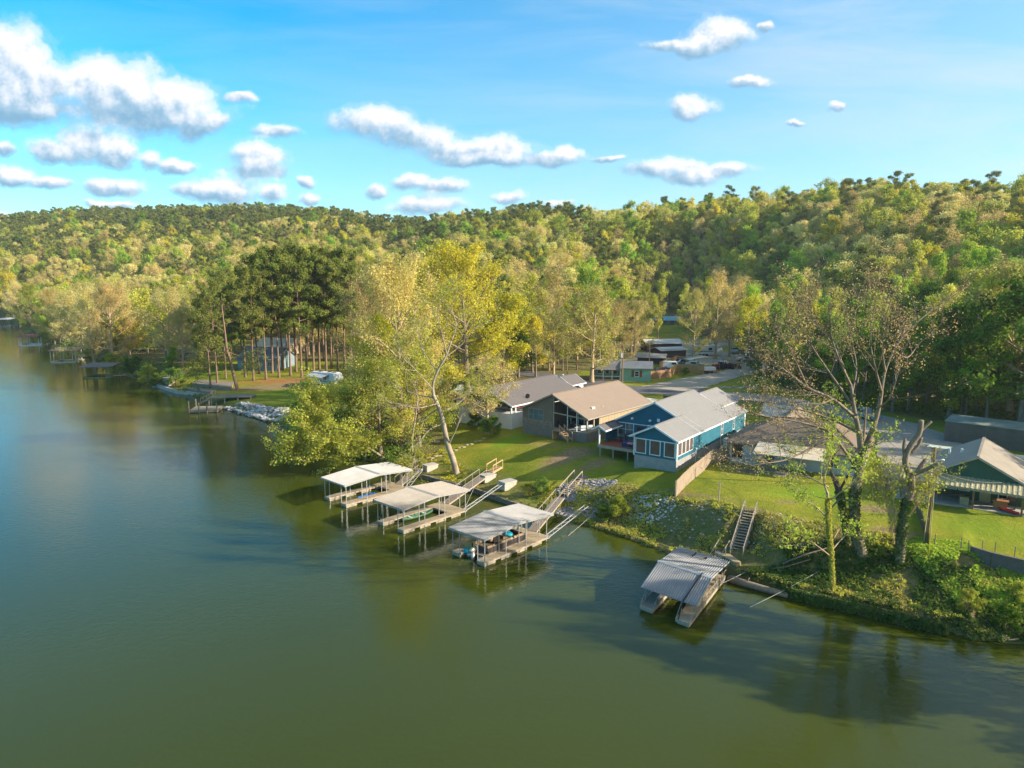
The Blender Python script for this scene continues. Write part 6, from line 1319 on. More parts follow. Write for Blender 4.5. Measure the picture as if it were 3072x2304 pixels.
# white barked sycamore
limb_tree('white_barked_tree', 'tall white barked tree with swollen foot beside the dappled roof dock walkway', (985, 1024), [
    (.50, .24, [(988, 1030), (978, 990), (966, 955), (958, 915), (948, 880), (935, 850)]), (.22, .12, [(937, 855), (935, 830), (945, 800), (962, 770), (975, 735)]), (.12, .03, [(975, 735), (985, 700, 1), (975, 660, 1), (985, 625, 1)]), (.11, .03, [(965, 765), (955, 720, -1), (945, 680, -1), (955, 640, -2)]),
    (.14, .04, [(968, 960), (985, 925, -1), (1000, 890, -2), (1030, 870, -2), (1060, 850, -2)]), (.12, .03, [(958, 915), (930, 925, -1), (905, 955, -2), (895, 985, -2), (890, 1010, -3)]), (.12, .03, [(948, 880), (920, 900, 2), (905, 930, 2), (900, 960, 3)]), (.11, .03, [(938, 858), (900, 850, 1), (860, 835, 1), (830, 810, 1)]), (.10, .03, [(935, 840), (900, 800, -2), (870, 770, -3), (850, 730, -3)]),
    (.10, .03, [(945, 800), (915, 760, 2), (900, 710, 2), (895, 660, 3)]), (.10, .03, [(950, 890), (990, 870, 2), (1030, 830, 3), (1050, 790, 3)]), (.09, .03, [(962, 770), (1000, 740, 1), (1030, 700, 1)]), (.09, .03, [(945, 870), (900, 880, -3), (850, 870, -4), (800, 880, -4)])],
    barkw, LM['spring'], .5, sub=(5, .8), leaf=.2, nleaf=7, clump=.6, twign=1, guess=2, seed=12, lm_frac=.75)
limb_tree('pale_trunk_tree', 'pale slim trunk tree left of the white barked tree', (893, 1000), [(.20, .10, [(893, 1000), (890, 950), (897, 900), (902, 860)]), (.10, .03, [(902, 860), (895, 800, 1), (905, 740, 1)]), (.08, .03, [(898, 890), (870, 850, -1), (850, 800, -2)]), (.08, .03, [(900, 870), (925, 830, 1), (935, 790, 1)])],
    barkw, LM['spring'], .3, sub=(5, .8), leaf=.22, nleaf=14, clump=.8, twign=1, guess=2, seed=13)
# long leaning limb over the cove
limb_tree('leaning_tree', 'leaning pale trunk reaching out low over the water with bright green leaves', (830, 992), [(.2, .12, [(850, 1003), (810, 975, -1), (770, 950, -1), (735, 925, -2)]), (.10, .03, [(735, 925, -2), (710, 905, -2), (690, 880, -3), (670, 860, -3)]), (.09, .03, [(760, 945, -1), (735, 955, -4), (705, 965, -6), (680, 975, -7)]), (.09, .03, [(745, 930, -2), (705, 935, -5), (665, 940, -6), (645, 955, -7)]), (.08, .03, [(790, 962, -1), (770, 975, -5), (745, 985, -6)]),
    (.08, .03, [(780, 955, -1), (775, 900, -1), (760, 860, 0)]), (.08, .03, [(735, 925, -2), (700, 915, -4), (660, 905, -5)])], barkw, LM['spring'], .2, sub=(6, 1.6), leaf=.26, nleaf=18, clump=.85, twign=2, guess=1, seed=14)
# leaning pine with bare lower boughs
X, Y, Z = GD(512, 842, 2)
limb_tree('leaning_pine', 'lone leaning pine with bare grey lower boughs at the orange bare bank', (513, 842), [(.42, .30, [(514, 845), (505, 810), (497, 775), (490, 755)]), (.28, .10, [(490, 755), (485, 710), (480, 670), (478, 640)]), (.12, .05, [(492, 765), (470, 770, -1), (450, 785, -2), (440, 800, -2)]), (.12, .05, [(492, 760), (520, 770, 1), (535, 790, 1)]), (.10, .03, [(485, 715), (460, 700, -1), (440, 690, -2)]), (.10, .03, [(484, 700), (510, 690, 1), (525, 680, 2)]), (.10, .03, [(480, 670), (460, 655), (445, 650)]), (.09, .03, [(480, 665), (500, 650), (510, 640)]), (.08, .03, [(486, 730), (455, 735, 1), (432, 745, 2)]), (.08, .03, [(479, 650), (478, 625), (480, 610)])],
    barkp, LM['pine'], .4, sub=(6, .8), leaf=.26, nleaf=26, clump=.95, twign=1, guess=2, seed=15)
for x, y, k, h, lab in ((49, 48.5, 'spring0', 1.0, 'tree on the bank just beyond the right edge, nearest the sea wall'), (55, 44, 'tan0', 1.25, 'bare tree on the bank past the right edge'), (52, 39.5, 'spring1', 1.05, 'green tree on the bank well past the right edge'), (62, 36, 'dark0', 1.3, 'dense tree past the right edge of the bank')):
    plant('broadleaf_tree', PROTO[k], (x, y, hz(x, y) - .1), lab, sc=h * .95, sz=h)
# ---------------------------------------------------------------- low growth on the banks
def scatter_ground(name, label, n, region, leaf, per, clump, lm, cat='undergrowth', seed=1, lift=.25, dens=None, wh=.9):
    r = np.random.default_rng(seed); poly = np.array(region); x0, y0 = poly.min(0); x1, y1 = poly.max(0)
    X = r.uniform(x0, x1, n * 4); Y = r.uniform(y0, y1, n * 4); ok = inside(poly, X, Y); d, P = shore(X, Y); ok &= d > .1
    den = vnoise(X, Y, 3.1, seed + 30) + vnoise(X, Y, 1.4, seed + 31) * .6; ok &= den > (dens if dens is not None else -.15)
    ok &= (d < P[:, 1] + wh) if wh is not None else True
    X, Y = X[ok][:n], Y[ok][:n]; Z = TH(X, Y); hgt2 = lift * (.4 + 1.2 * np.clip(vnoise(X, Y, 2.2, seed + 33) + .5, 0, 1))
    V, Q = leafquads(np.column_stack([X, Y, Z + hgt2 * .6]), leaf, per, clump * (.5 + hgt2), .55, seed, up=.8)
    o = bpy.data.objects.new(name, npmesh(name, V, Q, lm)); COL.objects.link(o); tag(o, label, cat, kind='stuff'); return o
bankR = [D(1240, 1040, 2), D(1240, 1150), D(1440, 1225), D(2300, 1450), D(2400, 1300, 3), D(2150, 1180, 4), D(1950, 1150, 4), D(1500, 1050, 4)]
scatter_ground('bank_brush', 'mixed green brush and vines covering the steep right bank', 4200, bankR, .17, 10, .38, LM['spring'], seed=3, dens=.05)
scatter_ground('bank_brush', 'tan dry brush and dead stalks on the steep right bank', 7500, bankR, .12, 9, .38, LM['tan'], seed=4, dens=.0)
scatter_ground('bank_ivy', 'dark ivy carpet over the lower right bank and sea wall', 3000, [D(1560, 1225), D(1560, 1250), D(2300, 1460), D(2400, 1330, 2), D(1980, 1230, 2), D(1820, 1225, 1)], .16, 11, .35, LM['ivy'], 'ivy', 5, dens=-.1, lift=.3)
scatter_ground('bank_grass', 'bright grass tufts on the top of the right bank', 3000, [D(1950, 1160, 4), D(1960, 1230, 2), D(2080, 1290, 2), D(2300, 1300, 3), D(2300, 1230, 4), D(2100, 1180, 4)], .2, 9, .35, LM['bright'], 'grass', 6, dens=-.3, wh=5)
bankM = [D(620, 930), D(700, 990), D(930, 1060), D(1240, 1150), D(1260, 1100, 1), D(1180, 1040, 2), D(1040, 1030, 2), D(950, 960, 2), D(850, 900, 3), D(720, 880, 3)]
scatter_ground('shore_brush', 'yellow green weeds and brush along the middle shore', 3600, bankM, .16, 9, .4, LM['yellow'], seed=7, dens=.08, wh=2)
scatter_ground('shore_thicket', 'deep green thicket under the leaning trees by the cove', 3000, [D(600, 935), D(700, 990), D(850, 1010), D(930, 960, 1), D(830, 900, 2), D(700, 880, 3)], .24, 16, .7, LM['dark'], seed=8, dens=-.3, wh=6, lift=.9)
scatter_ground('far_shore_brush', 'brushy green growth along the far left shoreline', 2600, [D(0, 690), D(60, 730), D(200, 800), D(330, 840), D(430, 850, 1), D(400, 800, 3), D(200, 750, 3), D(60, 690, 3)], .5, 14, 1.2, LM['dark'], seed=9, dens=-.1, wh=5, lift=1.2)
scatter_ground('forest_underbrush', 'low shaded underbrush at the foot of the roadside wood', 3200, [(64, 128), (78, 108), (92, 90), (130, 90), (120, 170), (70, 215), (56, 160)], .4, 14, 1.0, LM['dark'], seed=10, dens=-.2, wh=None, lift=1.0)
# hanging ivy down the sea wall
C = []
for (a, b_) in zip(SH[3:6], SH[4:7]):
    pass
wl = [sv(2045, 1370)[:2], sv(1700, 1288)[:2]]
n_ = 1500; f = rng.random((n_, 1)); PP = np.array(wl[0]) * (1 - f) + np.array(wl[1]) * f; PP = np.column_stack([PP + rng.normal(size=(n_, 2)) * .12 + np.array([-.16, -.2]), rng.random(n_) * .9])
V_, Q_ = leafquads(PP, .16, 10, .24, 1, 11); o = bpy.data.objects.new('wall_ivy', npmesh('wall_ivy', V_, Q_, LM['ivy'])); COL.objects.link(o); tag(o, 'curtain of dark ivy hanging over the low sea wall', 'ivy', kind='stuff')
# ---------------------------------------------------------------- rocks
def rocks(name, label, cpx, n, rx, ry, ang, size, m_, seed=1, cat='rocks', guess=2, edge=False):
    r = np.random.default_rng(seed); mb = MB(); X0, Y0, _ = GD(*cpx, guess); a = R(ang)
    for i in range(n):
        q = math.sqrt(r.random()); th = r.random() * 6.28; u_, v_ = q * rx * math.cos(th), q * ry * math.sin(th); x = X0 + u_ * math.cos(a) - v_ * math.sin(a); y = Y0 + u_ * math.sin(a) + v_ * math.cos(a)
        s = size * (.5 + r.random() ** 2 * 1.3); k = len(mb.v); mb.ball((x, y, 0), (s, s * r.uniform(.6, 1), s * r.uniform(.4, .75)), 5, 4, .28)
        z = hz(x, y)
        if z < -.35: del mb.v[k:]; mb.f = mb.f[:-(5 * 4)]; mb.m = mb.m[:len(mb.f)]; continue
        for j in range(k, len(mb.v)): mb.v[j] = (mb.v[j][0], mb.v[j][1], mb.v[j][2] + z + s * .1)
    o = mb.build(name, m_); tag(o, label, cat, kind='stuff'); return o
rockm = mat('pale_riprap', (.58, .55, .52), (.16, .14, .13), 1.1, .9, detail=3, lo=.38, hi=.6); rockd = mat('grey_gravel_stone', (.42, .38, .37), (.17, .15, .15), 3, .9, detail=2)
for (px, py, rx, a, s, n) in ((585, 893, 8.5, -32, .36, 620), (520, 886, 6, -25, .30, 260)): rocks('riprap', 'grey and white riprap stones on the bank below the camper lawn', (px, py), n, rx, 2.6, a, s, rockm, int(px))
rocks('gravel_heap', 'heap of broken grey stones right of the tall weathered steps', (1268, 1056), 900, 3.7, 2.5, -20, .16, rockd, 3)
rocks('cove_gravel', 'dark grey stones along the little cove below the heap', (1240, 1108), 420, 3.0, 1.3, -30, .13, rockd, 4, guess=1)
rocks('white_rubble', 'scattered white rubble on the brushy bank below the wood fence', (1400, 1095), 330, 3.2, 1.7, -35, .12, mat('white_rubble_stone', (.66, .63, .60), (.35, .33, .31), 3, .9), 5)
rocks('bank_stones', 'loose pale stones strewn over the steep right bank', (1600, 1140), 260, 9, 2.6, -38, .10, rockm, 6, guess=2)
rocks('roadside_rocks', 'row of pale stones beside the road behind the blue house', (1600, 838), 90, 5, .8, 2, .3, rockm, 7, guess=5)
rocks('shore_rocks', 'rocks in front of the long slipway on the left shore', (345, 838), 90, 5, 1.5, -25, .4, rockm, 8, guess=1)
# ---------------------------------------------------------------- fences, walls
fen = mat('weathered_fence_wood', (.40, .31, .22), (.24, .185, .135), 5, .9, stretch=(1, 1, .2)); fenn = mat('honey_fence_wood', (.50, .31, .13), (.34, .20, .08), 3, .85, stretch=(1, 1, .2)); fenr = mat('reddish_fence_wood', (.42, .24, .13), (.28, .15, .08), 3, .85, stretch=(1, 1, .2))
def fence(pts, label, h, m_, name='wood_fence', pw=.14, posts=2.4, guess=4, group=None):
    P = [Vector(GD(*p, guess)) for p in pts]; t = thing(name, label, 'fence', tuple(P[0]), 0, group); o0 = P[0]
    for a, b in zip(P[:-1], P[1:]):
        L_ = (Vector((b.x, b.y)) - Vector((a.x, a.y))).length; n = max(2, int(L_ / pw)); d = Vector((b.x - a.x, b.y - a.y, 0)).normalized(); nn = Vector((d.y, -d.x, 0)); pm = MB()
        for i in range(n):
            q = Vector((a.x, a.y, 0)).lerp(Vector((b.x, b.y, 0)), (i + .5) / n); z = hz(q.x, q.y); hh = h + random.uniform(-.05, .05)
            c = q - Vector((o0.x, o0.y, 0)); e = d * (L_ / n * .46); w = nn * random.uniform(.010, .018)
            pm.add([tuple(c - e - w + Vector((0, 0, z - o0.z - .1))), tuple(c + e - w + Vector((0, 0, z - o0.z - .1))), tuple(c + e + w + Vector((0, 0, z - o0.z - .1))), tuple(c - e + w + Vector((0, 0, z - o0.z - .1))),
                    tuple(c - e - w + Vector((0, 0, z - o0.z + hh))), tuple(c + e - w + Vector((0, 0, z - o0.z + hh))), tuple(c + e + w + Vector((0, 0, z - o0.z + hh))), tuple(c - e + w + Vector((0, 0, z - o0.z + hh)))],
                   [(0, 3, 2, 1), (4, 5, 6, 7), (0, 1, 5, 4), (1, 2, 6, 5), (2, 3, 7, 6), (3, 0, 4, 7)])
        pm.build('pickets', m_, t)
        k = max(1, int(L_ / posts)); rl = MB()
        pz = []
        for i in range(k + 1):
            q = Vector((a.x, a.y, 0)).lerp(Vector((b.x, b.y, 0)), i / k); z = hz(q.x, q.y) - o0.z; c = q - Vector((o0.x, o0.y, 0)) - nn * .09; pz.append((c, z))
            MB().box(c.x - .05, c.y - .05, z - .2, c.x + .05, c.y + .05, z + h + .04).build('post', m_, t)
        for (c, z), (c2, z2) in zip(pz[:-1], pz[1:]):
            for q in (.3, h - .3): rl.bar((c.x, c.y, z + q), (c2.x, c2.y, z2 + q), .04, .09)
        rl.build('rail', m_, t)
    return t
fence([(1460, 1073), (1541, 999)], 'sunlit wooden privacy fence running down from the blue house to the bank', 1.85, fen)
fence([(1541, 999), (1583, 994)], 'short shaded return of the privacy fence toward the brown roofed cottage', 1.8, fen)
fence([(1890, 1058), (1912, 1060)], 'reddish wooden gate panel at the right corner of the cottage', 1.7, fenr, name='wood_gate'); fence([(1914, 1060), (1962, 1070)], 'grey wooden fence between the cottage and the green house yard', 1.6, fen)
fence([(1975, 1088), (1988, 1130), (2003, 1180)], 'dark low fence running down to the tall utility pole', 1.2, mat('dark_fence_wood', (.16, .12, .09), (.10, .08, .06), 4, .9), pw=.2)
fence([(1402, 820), (1448, 815)], 'pale new fence panel beside the mint green house', 1.9, fenr); fence([(1448, 815), (1462, 805), (1520, 808)], 'honey coloured board fence around the yard by the gravel lane', 2.2, fenn); fence([(1425, 800), (1462, 786), (1500, 790)], 'darker board fence behind the mint green house', 2.2, fenn)
# wire fence posts by the wall
for i, (x, y) in enumerate(((2018, 1182), (2075, 1190), (2090, 1196), (2120, 1196), (2148, 1200), (2190, 1210))):
    X, Y, Z = GD(x, y, 4.4); b = MB(); b.tube([(0, 0, -.3), (.02, 0, 1.25)], .045, 6); o = b.build('fence_post', fen); tag(o, 'short thin wire fence post at the edge of the right lawn', 'fence post', 'wire fence posts on the right lawn edge'); o.location = (X, Y, Z)
# retaining walls
def wall(pts, label, h, m_, th=.3, name='retaining_wall', guess=3, cap=None, top=None):
    P = [GD(*p, guess) for p in pts]; t = thing(name, label, 'wall', P[0], 0); b = MB(); o0 = P[0]
    for a, c in zip(P[:-1], P[1:]):
        n = max(2, int(math.dist(a[:2], c[:2]) / 1.2)); d = Vector((c[0] - a[0], c[1] - a[1], 0)).normalized(); nn = Vector((d.y, -d.x, 0)) * th / 2
        for i in range(n):
            p = Vector(a).lerp(Vector(c), i / n) - Vector(o0); q = Vector(a).lerp(Vector(c), (i + 1) / n) - Vector(o0)
            if top is not None: p.z = q.z = top - o0[2] - h
            b.add([tuple(p - nn), tuple(q - nn), tuple(q + nn), tuple(p + nn), tuple(p - nn + Vector((0, 0, h))), tuple(q - nn + Vector((0, 0, h))), tuple(q + nn + Vector((0, 0, h))), tuple(p + nn + Vector((0, 0, h)))],
                  [(0, 3, 2, 1), (4, 5, 6, 7), (0, 1, 5, 4), (2, 3, 7, 6)] + ([(3, 0, 4, 7)] if i == 0 else []) + ([(1, 2, 6, 5)] if i == n - 1 else []))
    b.build('wall_body', m_, t); return t
wall([(2097, 1196), (2140, 1222), (2230, 1250)], 'grey block retaining wall below the right hand lawn', 1.5, mat('shaded_wall_block', (.17, .145, .12), (.11, .095, .08), 2, .95), .3, top=4.55)  # darker than the other block: the wall's shade is in its colour
def shorewall(a, b, label, h, m_, name='sea_wall', th=.45):
    p = Vector((*D(*a), 0)); q = Vector((*D(*b), 0)); t = thing(name, label, 'wall', tuple(p), math.degrees(math.atan2(q.y - p.y, q.x - p.x))); L_ = (q - p).length
    bb = MB(); n = int(L_ / 1.3)
    for i in range(n): bb.box(L_ * i / n, -th / 2 + random.uniform(-.03, .03), -.5, L_ * (i + 1) / n - .02, th / 2, h + random.uniform(-.04, .04))
    bb.build('wall_body', m_, t)
old = mat('stained_concrete', (.26, .22, .16), (.11, .10, .07), 1.6, .95)
shorewall((2043, 1371), (1700, 1289), 'low stained sea wall under hanging ivy at the right', .85, old)
shorewall((1008, 1057), (1092, 1087), 'low weathered wall at the water between the second and third dock', .62, old); shorewall((1092, 1087), (1150, 1106), 'end of the low shore wall beside the brushy gully', .55, old)
shorewall((905, 1030), (1008, 1057), 'low stained wall behind the beige roofed dock', .5, old)
shorewall((330, 833), (382, 850), 'curved stone sea wall on the left shore', .8, conc); shorewall((382, 850), (447, 857), 'long concrete landing wall left of the swim dock', .8, conc)
# terraces and slipways on the left
def flat_slab(pts, label, name, m_, dz=.25, th=.4, guess=2, cat='terrace'):
    P = [GD(*p, guess) for p in pts]; z = max(p[2] for p in P) + dz; c = Vector((sum(p[0] for p in P) / len(P), sum(p[1] for p in P) / len(P), z)); b = MB()
    poly = [(p[0] - c.x, p[1] - c.y) for p in P]; area = sum(poly[i][0] * poly[(i + 1) % len(poly)][1] - poly[(i + 1) % len(poly)][0] * poly[i][1] for i in range(len(poly)))
    if area < 0: poly.reverse()
    b.prism(poly, -th - 1, 0); o = b.build(name, m_); o.location = c; tag(o, label, cat); return o
flat_slab([(398, 846), (455, 851), (470, 843), (412, 838)], 'long grey wooden terrace at the water on the left', 'terrace', plankg, .1); flat_slab([(415, 833), (500, 842), (505, 826), (430, 822)], 'upper timber terrace behind the long landing', 'terrace', plankg, .15)
flat_slab([(352, 838), (366, 838), (410, 800), (402, 798)], 'narrow pale slipway ramp running up the left bank', 'slipway', mat('pinkish_concrete', (.42, .33, .29), None, 2, .9), .05, cat='ramp')
def drive(pts, name, lab, m_):  # concrete drive draped
    P = [GD(*p, 5) for p in pts]; b = MB(); n = 8; vs = []
    for i in range(n + 1):
        for j in range(n + 1):
            u_, v_ = i / n, j / n; x = (1 - u_) * ((1 - v_) * P[0][0] + v_ * P[3][0]) + u_ * ((1 - v_) * P[1][0] + v_ * P[2][0]); y = (1 - u_) * ((1 - v_) * P[0][1] + v_ * P[3][1]) + u_ * ((1 - v_) * P[1][1] + v_ * P[2][1]); vs.append((x, y, hz(x, y) + .16))
    b.add(vs, [(i * (n + 1) + j, (i + 1) * (n + 1) + j, (i + 1) * (n + 1) + j + 1, i * (n + 1) + j + 1) for i in range(n) for j in range(n)]); o = b.build(name, m_); o['kind'] = 'structure'
drive([(1350, 893), (1410, 915), (1440, 868), (1378, 858)], 'driveway', '', mat('pale_concrete', (.62, .56, .46), (.52, .47, .39), 2, .9))
drive([(1640, 900), (1720, 905), (1720, 880), (1650, 872)], 'driveway', '', mat('pale_concrete', (.62, .56, .46), (.52, .47, .39), 2, .9))
# stepping stones
for i in range(15):
    t = i / 14; x = 925 + (1045 - 925) * t; y = 990 + (947 - 990) * t ** 1.15 + (2 if i % 2 else 0); X, Y, Z = GD(x, y, 2.5); b = MB(); b.prism([(.36 * math.cos(a), .25 * math.sin(a)) for a in [k * 1.047 + random.uniform(-.15, .15) for k in range(6)]], -.1, .07)
    o = b.build('stepping_stone', mat('sandstone', (.52, .42, .28), (.38, .30, .20), 3, .9)); tag(o, 'flat sandstone step in the curving garden path', 'stepping stone', 'stepping stones of the garden path'); o.location = (X, Y, Z + .02); o.rotation_euler = (0, 0, random.uniform(-.3, .3) + .6)
# fallen log and driftwood
def log(pts, r, label, m_, name='fallen_log', guess=.5, lift=.3, cat='log'):
    P = [GD(*p, guess) for p in pts]; b = MB(); b.tube([(p[0], p[1], max(p[2], 0) + lift) for p in P], [r * (1 - .5 * i / len(P)) for i in range(len(P))], 9); o = b.build(name, m_, smooth=True); tag(o, label, cat); return o
logm = mat('drift_wood', (.34, .26, .18), (.18, .13, .09), 3, .95, stretch=(1, 1, 1))
b = MB(); P = [(*D(x, y, .3), .28) for x, y in ((1574, 1249), (1612, 1261), (1655, 1273), (1702, 1286))]; b.tube(P, [.36, .34, .30, .24], 10); b.bar(P[1], (P[1][0] + .2, P[1][1] - .1, .9), .1); o = b.build('fallen_log', logm, smooth=True); tag(o, 'thick fallen log lying along the water beside the tin roofed dock', 'log')
log([(1690, 1225), (1740, 1205), (1790, 1190), (1812, 1150)], .08, 'thin crooked dead branch on the ivy bank', logm, 'dead_branch', 1.5, .35, 'branch'); log([(1750, 1215), (1700, 1230), (1665, 1235)], .06, 'pale dead branch lying on the lower brush', logm, 'dead_branch', 1.5, .3, 'branch')
log([(1930, 1340), (1980, 1352), (2030, 1358)], .06, 'driftwood sticks caught below the end of the sea wall', logm, 'driftwood', 0, .08, 'driftwood'); log([(2165, 1378), (2180, 1388), (2200, 1385)], .09, 'crooked driftwood root at the water near the right edge', logm, 'driftwood', 0, .2, 'driftwood')
# dirt ramp by the tin-roofed dock
flat_slab([(1555, 1205), (1590, 1225), (1600, 1222), (1575, 1195)], 'small sandy landing at the foot of the long stairs', 'landing_pad', mat('sand', (.50, .36, .20), (.38, .27, .15), 3, .95), .0, .1, 1, 'landing')
# clothes line post
X, Y, Z = GD(1552, 1088, 4.1); b = MB(); b.tube([(0, 0, -.2), (.05, 0, 2.3)], .06, 7).bar((-.45, 0, 2.25), (.5, 0, 2.3), .05); o = b.build('clothesline_post', woodo); tag(o, 'lone thin wooden post on the lawn edge right of the privacy fence', 'post'); o.location = (X, Y, Z)
# ---------------------------------------------------------------- utility poles and wires
polem = mat('creosote_pole', (.30, .22, .13), (.19, .135, .08), 4, .9, stretch=(1, 1, .2))
POLES = {}
def pole(key, px, topy, label, trans=True, arm=None, r=.15, guess=4.5):
    X, Y, Z = GD(*px, guess); v = (topy / .72) - CY; zt = CH - (math.sin(TILT) * F + math.cos(TILT) * v) / (math.cos(TILT) * F - math.sin(TILT) * v) * Y; h = zt - Z
    t = thing('utility_pole', label, 'utility pole', (X, Y, Z), 0); b = MB(); b.tube([(0, 0, -.3), (0, 0, h)], [r, r * .72], 10); b.build('post', polem, t)
    if trans: b = MB(); b.cyl(-.38, -.1, h - 2.5, h - 1.5, .25, n=14).cyl(-.38, -.1, h - 1.5, h - 1.42, .27, n=14).cyl(-.38, -.1, h - 1.42, h - 1.15, .05, n=6); b.build('transformer', mat('light_grey_metal_paint', (.60, .62, .62), None, 2, .5), t)
    if arm:
        b = MB(); b.bar((-.1, 0, h - arm[0]), (arm[1], 0, h - arm[0]), .09, .1); b.build('crossarm', polem, t); b = MB()
        b.cyl(arm[1] - .05, 0, h - arm[0], h - arm[0] + .22, .05, n=6); b.build('insulator', galv, t)
    POLES[key] = (X, Y, Z, h); return t
t = pole('r', (2001, 1172), 966, 'tall brown utility pole with grey transformer in the right foreground yard', True, (.15, .5), .17)
h = POLES['r'][3]; b = MB(); b.bar((.1, 0, h - 1.25), (.55, -.1, h - 1.15), .05); b.ball((.72, -.12, h - 1.15), (.2, .12, .1), 8, 6); b.build('yard_light', trim, t)
b = MB(); b.tube([(-.35, -.15, 0), (-.16, -.15, h - 2.8)], .04, 5); b.tube([(.22, -.2, 0), (.15, -.15, h - 2.8)], .035, 5); b.build('conduit', mat('yellow_conduit', (.55, .50, .22), None, 3, .6), t)
pole('m', (1858, 1048), 880, 'grey utility pole standing just behind the towering bare tree', False, (.9, 1.5), .15); pole('t', (1344, 832), 748, 'wooden utility pole with transformer in front of the mint green house', True, (2.4, -1.0), .15)
pole('u', (1340, 834), 790, 'short thin service pole beside the pole before the mint green house', False, None, .07); pole('v', (1225, 815), 735, 'thin bare pole behind the dark shingle roof', False, None, .11); pole('w', (1650, 848), 775, 'leaning roadside utility pole with small transformer behind the blue house', True, None, .13)
pole('x', (1402, 790), 742, 'far thin utility pole near the grey roofed hut', False, None, .12, 6)
wirem = mat('wire', (.12, .12, .12), (.2, .2, .2), 4, .5)
def top(k, dx=0, dz=0): X, Y, Z, h = POLES[k]; return (X + dx, Y, Z + h + dz)
wg = 'power lines between the utility poles'
def wl_(a, b, lab, sag=.6): return cable(a, b, lab, sag, .02, wirem, 'power_line', 'power line', None, 20)
wl_(top('m', 0, -.1), top('r', 0, -.1), 'top power line from the tall right pole to the pole behind the bare tree', .5); wl_(top('m', 1.4, -.8), top('r', .4, -.2), 'second power line from the tall right pole to the crossarm', .8); wl_(top('m', .5, -1.4), top('r', 0, -1.2), 'lowest power line dropping to the tall right pole', 1.1)
wl_(top('m', 0, 0), top('w', 0, -.1), 'power line from the pole behind the bare tree to the leaning roadside pole', 1.0); wl_(top('w', 0, -.2), top('t', 0, -.3), 'power line over the road to the pole by the mint green house', .8)
wl_(top('r', 0, -2), L2(GH, -1.5, 3.0, 7.2 - 0), 'service wire from the tall pole to the green house porch', .5); wl_(top('r', 0, -2.3), L2(GH, .3, 2.0, 6.9), 'lower service wire running to the right awning corner', .7)
for (x0, y0, x1, y1, lab) in ((1912, 1150, 1935, 1118, 'yellow guy wire guard slanting up left of the pruned tree'), (1921, 1152, 1940, 1125, 'second yellow guy wire guard nearer the pruned tree')):
    X, Y, Z = GD(x0, y0, 4); b = MB(); b.tube([(0, 0, 0), (.9, .15, 1.5)], .035, 6); o = b.build('guy_wire_guard', mat('yellow_guard', (.65, .50, .03), None, 3, .5)); tag(o, lab, 'guy wire'); o.location = (X, Y, Z)
X, Y, Z = GD(2006, 1205, 3.5); b = MB(); b.tube([(0, 0, 0), (-.05, .15, 2.4)], .035, 6); o = b.build('guy_wire_guard', mat('yellow_guard', (.65, .50, .03), None, 3, .5)); tag(o, 'upright yellow guy wire guard at the foot of the tall right pole', 'guy wire'); o.location = (X, Y, Z)
# ---------------------------------------------------------------- vehicles
tyre = mat('tyre', (.03, .03, .03), None, 4, .9); cglass = mat('car_glass', (.03, .04, .05), None, 1, .08, spec=.6)
def car(px, label, rz, kind='van', col=None, L_=4.8, guess=5.5, name=None, grp=None):
    X, Y, Z = GD(*px, guess); col = col or trim; prof = {'van': [(0, .45), (0, 1.0), (.9, 1.15), (1.6, 1.95), (4.9, 2.0), (5.1, .9), (5.1, .45)], 'car': [(0, .4), (0, .8), (1.1, .95), (1.8, 1.45), (3.4, 1.45), (4.2, 1.0), (4.6, .95), (4.6, .4)],
        'pickup': [(0, .5), (0, 1.1), (1.2, 1.2), (1.8, 1.85), (3.2, 1.85), (3.4, 1.2), (5.4, 1.2), (5.4, .5)]}[kind]
    t = thing(name or {'van': 'van', 'car': 'car', 'pickup': 'pickup_truck'}[kind], label, {'van': 'van', 'car': 'car', 'pickup': 'truck'}[kind], (X, Y, Z), rz, grp); Lm = prof[-1][0]; w = .92
    b = MB(); k = [(x - Lm / 2, z) for x, z in prof]; n = len(k); ins = lambda z: w if z < 1.2 else w - .13
    b.add([(x, -ins(z), z) for x, z in k] + [(x, ins(z), z) for x, z in k], [tuple(range(n)), tuple(reversed(range(n, 2 * n)))] + [((i + 1) % n, i, n + i, n + (i + 1) % n) for i in range(n)]); b.build('body', col, t)
    g = MB(); x0 = prof[2][0] - Lm / 2; x1 = prof[3][0] - Lm / 2; zt = prof[3][1]; zb = prof[2][1]
    g.add([(x0 + .08, -w + .15, zb + .1), (x0 + .08, w - .15, zb + .1), (x1 - .05, w - .22, zt - .08), (x1 - .05, -w + .22, zt - .08)], [(0, 1, 2, 3)]); 
    for v_ in g.v: pass
    g.v = [(x - .03, y, z + .02) for x, y, z in g.v]; g.build('windshield', cglass, t)
    for s in (-1, 1):
        xe = (prof[4][0] - Lm / 2) - .3; g = MB(); g.box(x1 + .1, s * (w - .10), zt - .6, xe, s * (w + .012), zt - .16) if kind != 'van' else g.box(x1 + .05, s * (w - .1), 1.25, x1 + 1.1, s * (w + .012), 1.75); g.build('side_window', cglass, t)
    for x in (-Lm / 2 + .85, Lm / 2 - .95):
        for s in (-1, 1): b = MB(); b.tube([(x, s * (w - .22), .36), (x, s * (w + .02), .36)], .36, 14); wh = b.build('wheel', tyre, t); b = MB(); b.tube([(x, s * (w + .0), .36), (x, s * (w + .035), .36)], .19, 10); b.build('rim', galv, wh)
    for s in (-1, 1): MB().box(-Lm / 2 - .02, s * .5, .72, -Lm / 2 + .05, s * .8, .88).build('headlight', whitem, t)
    return t
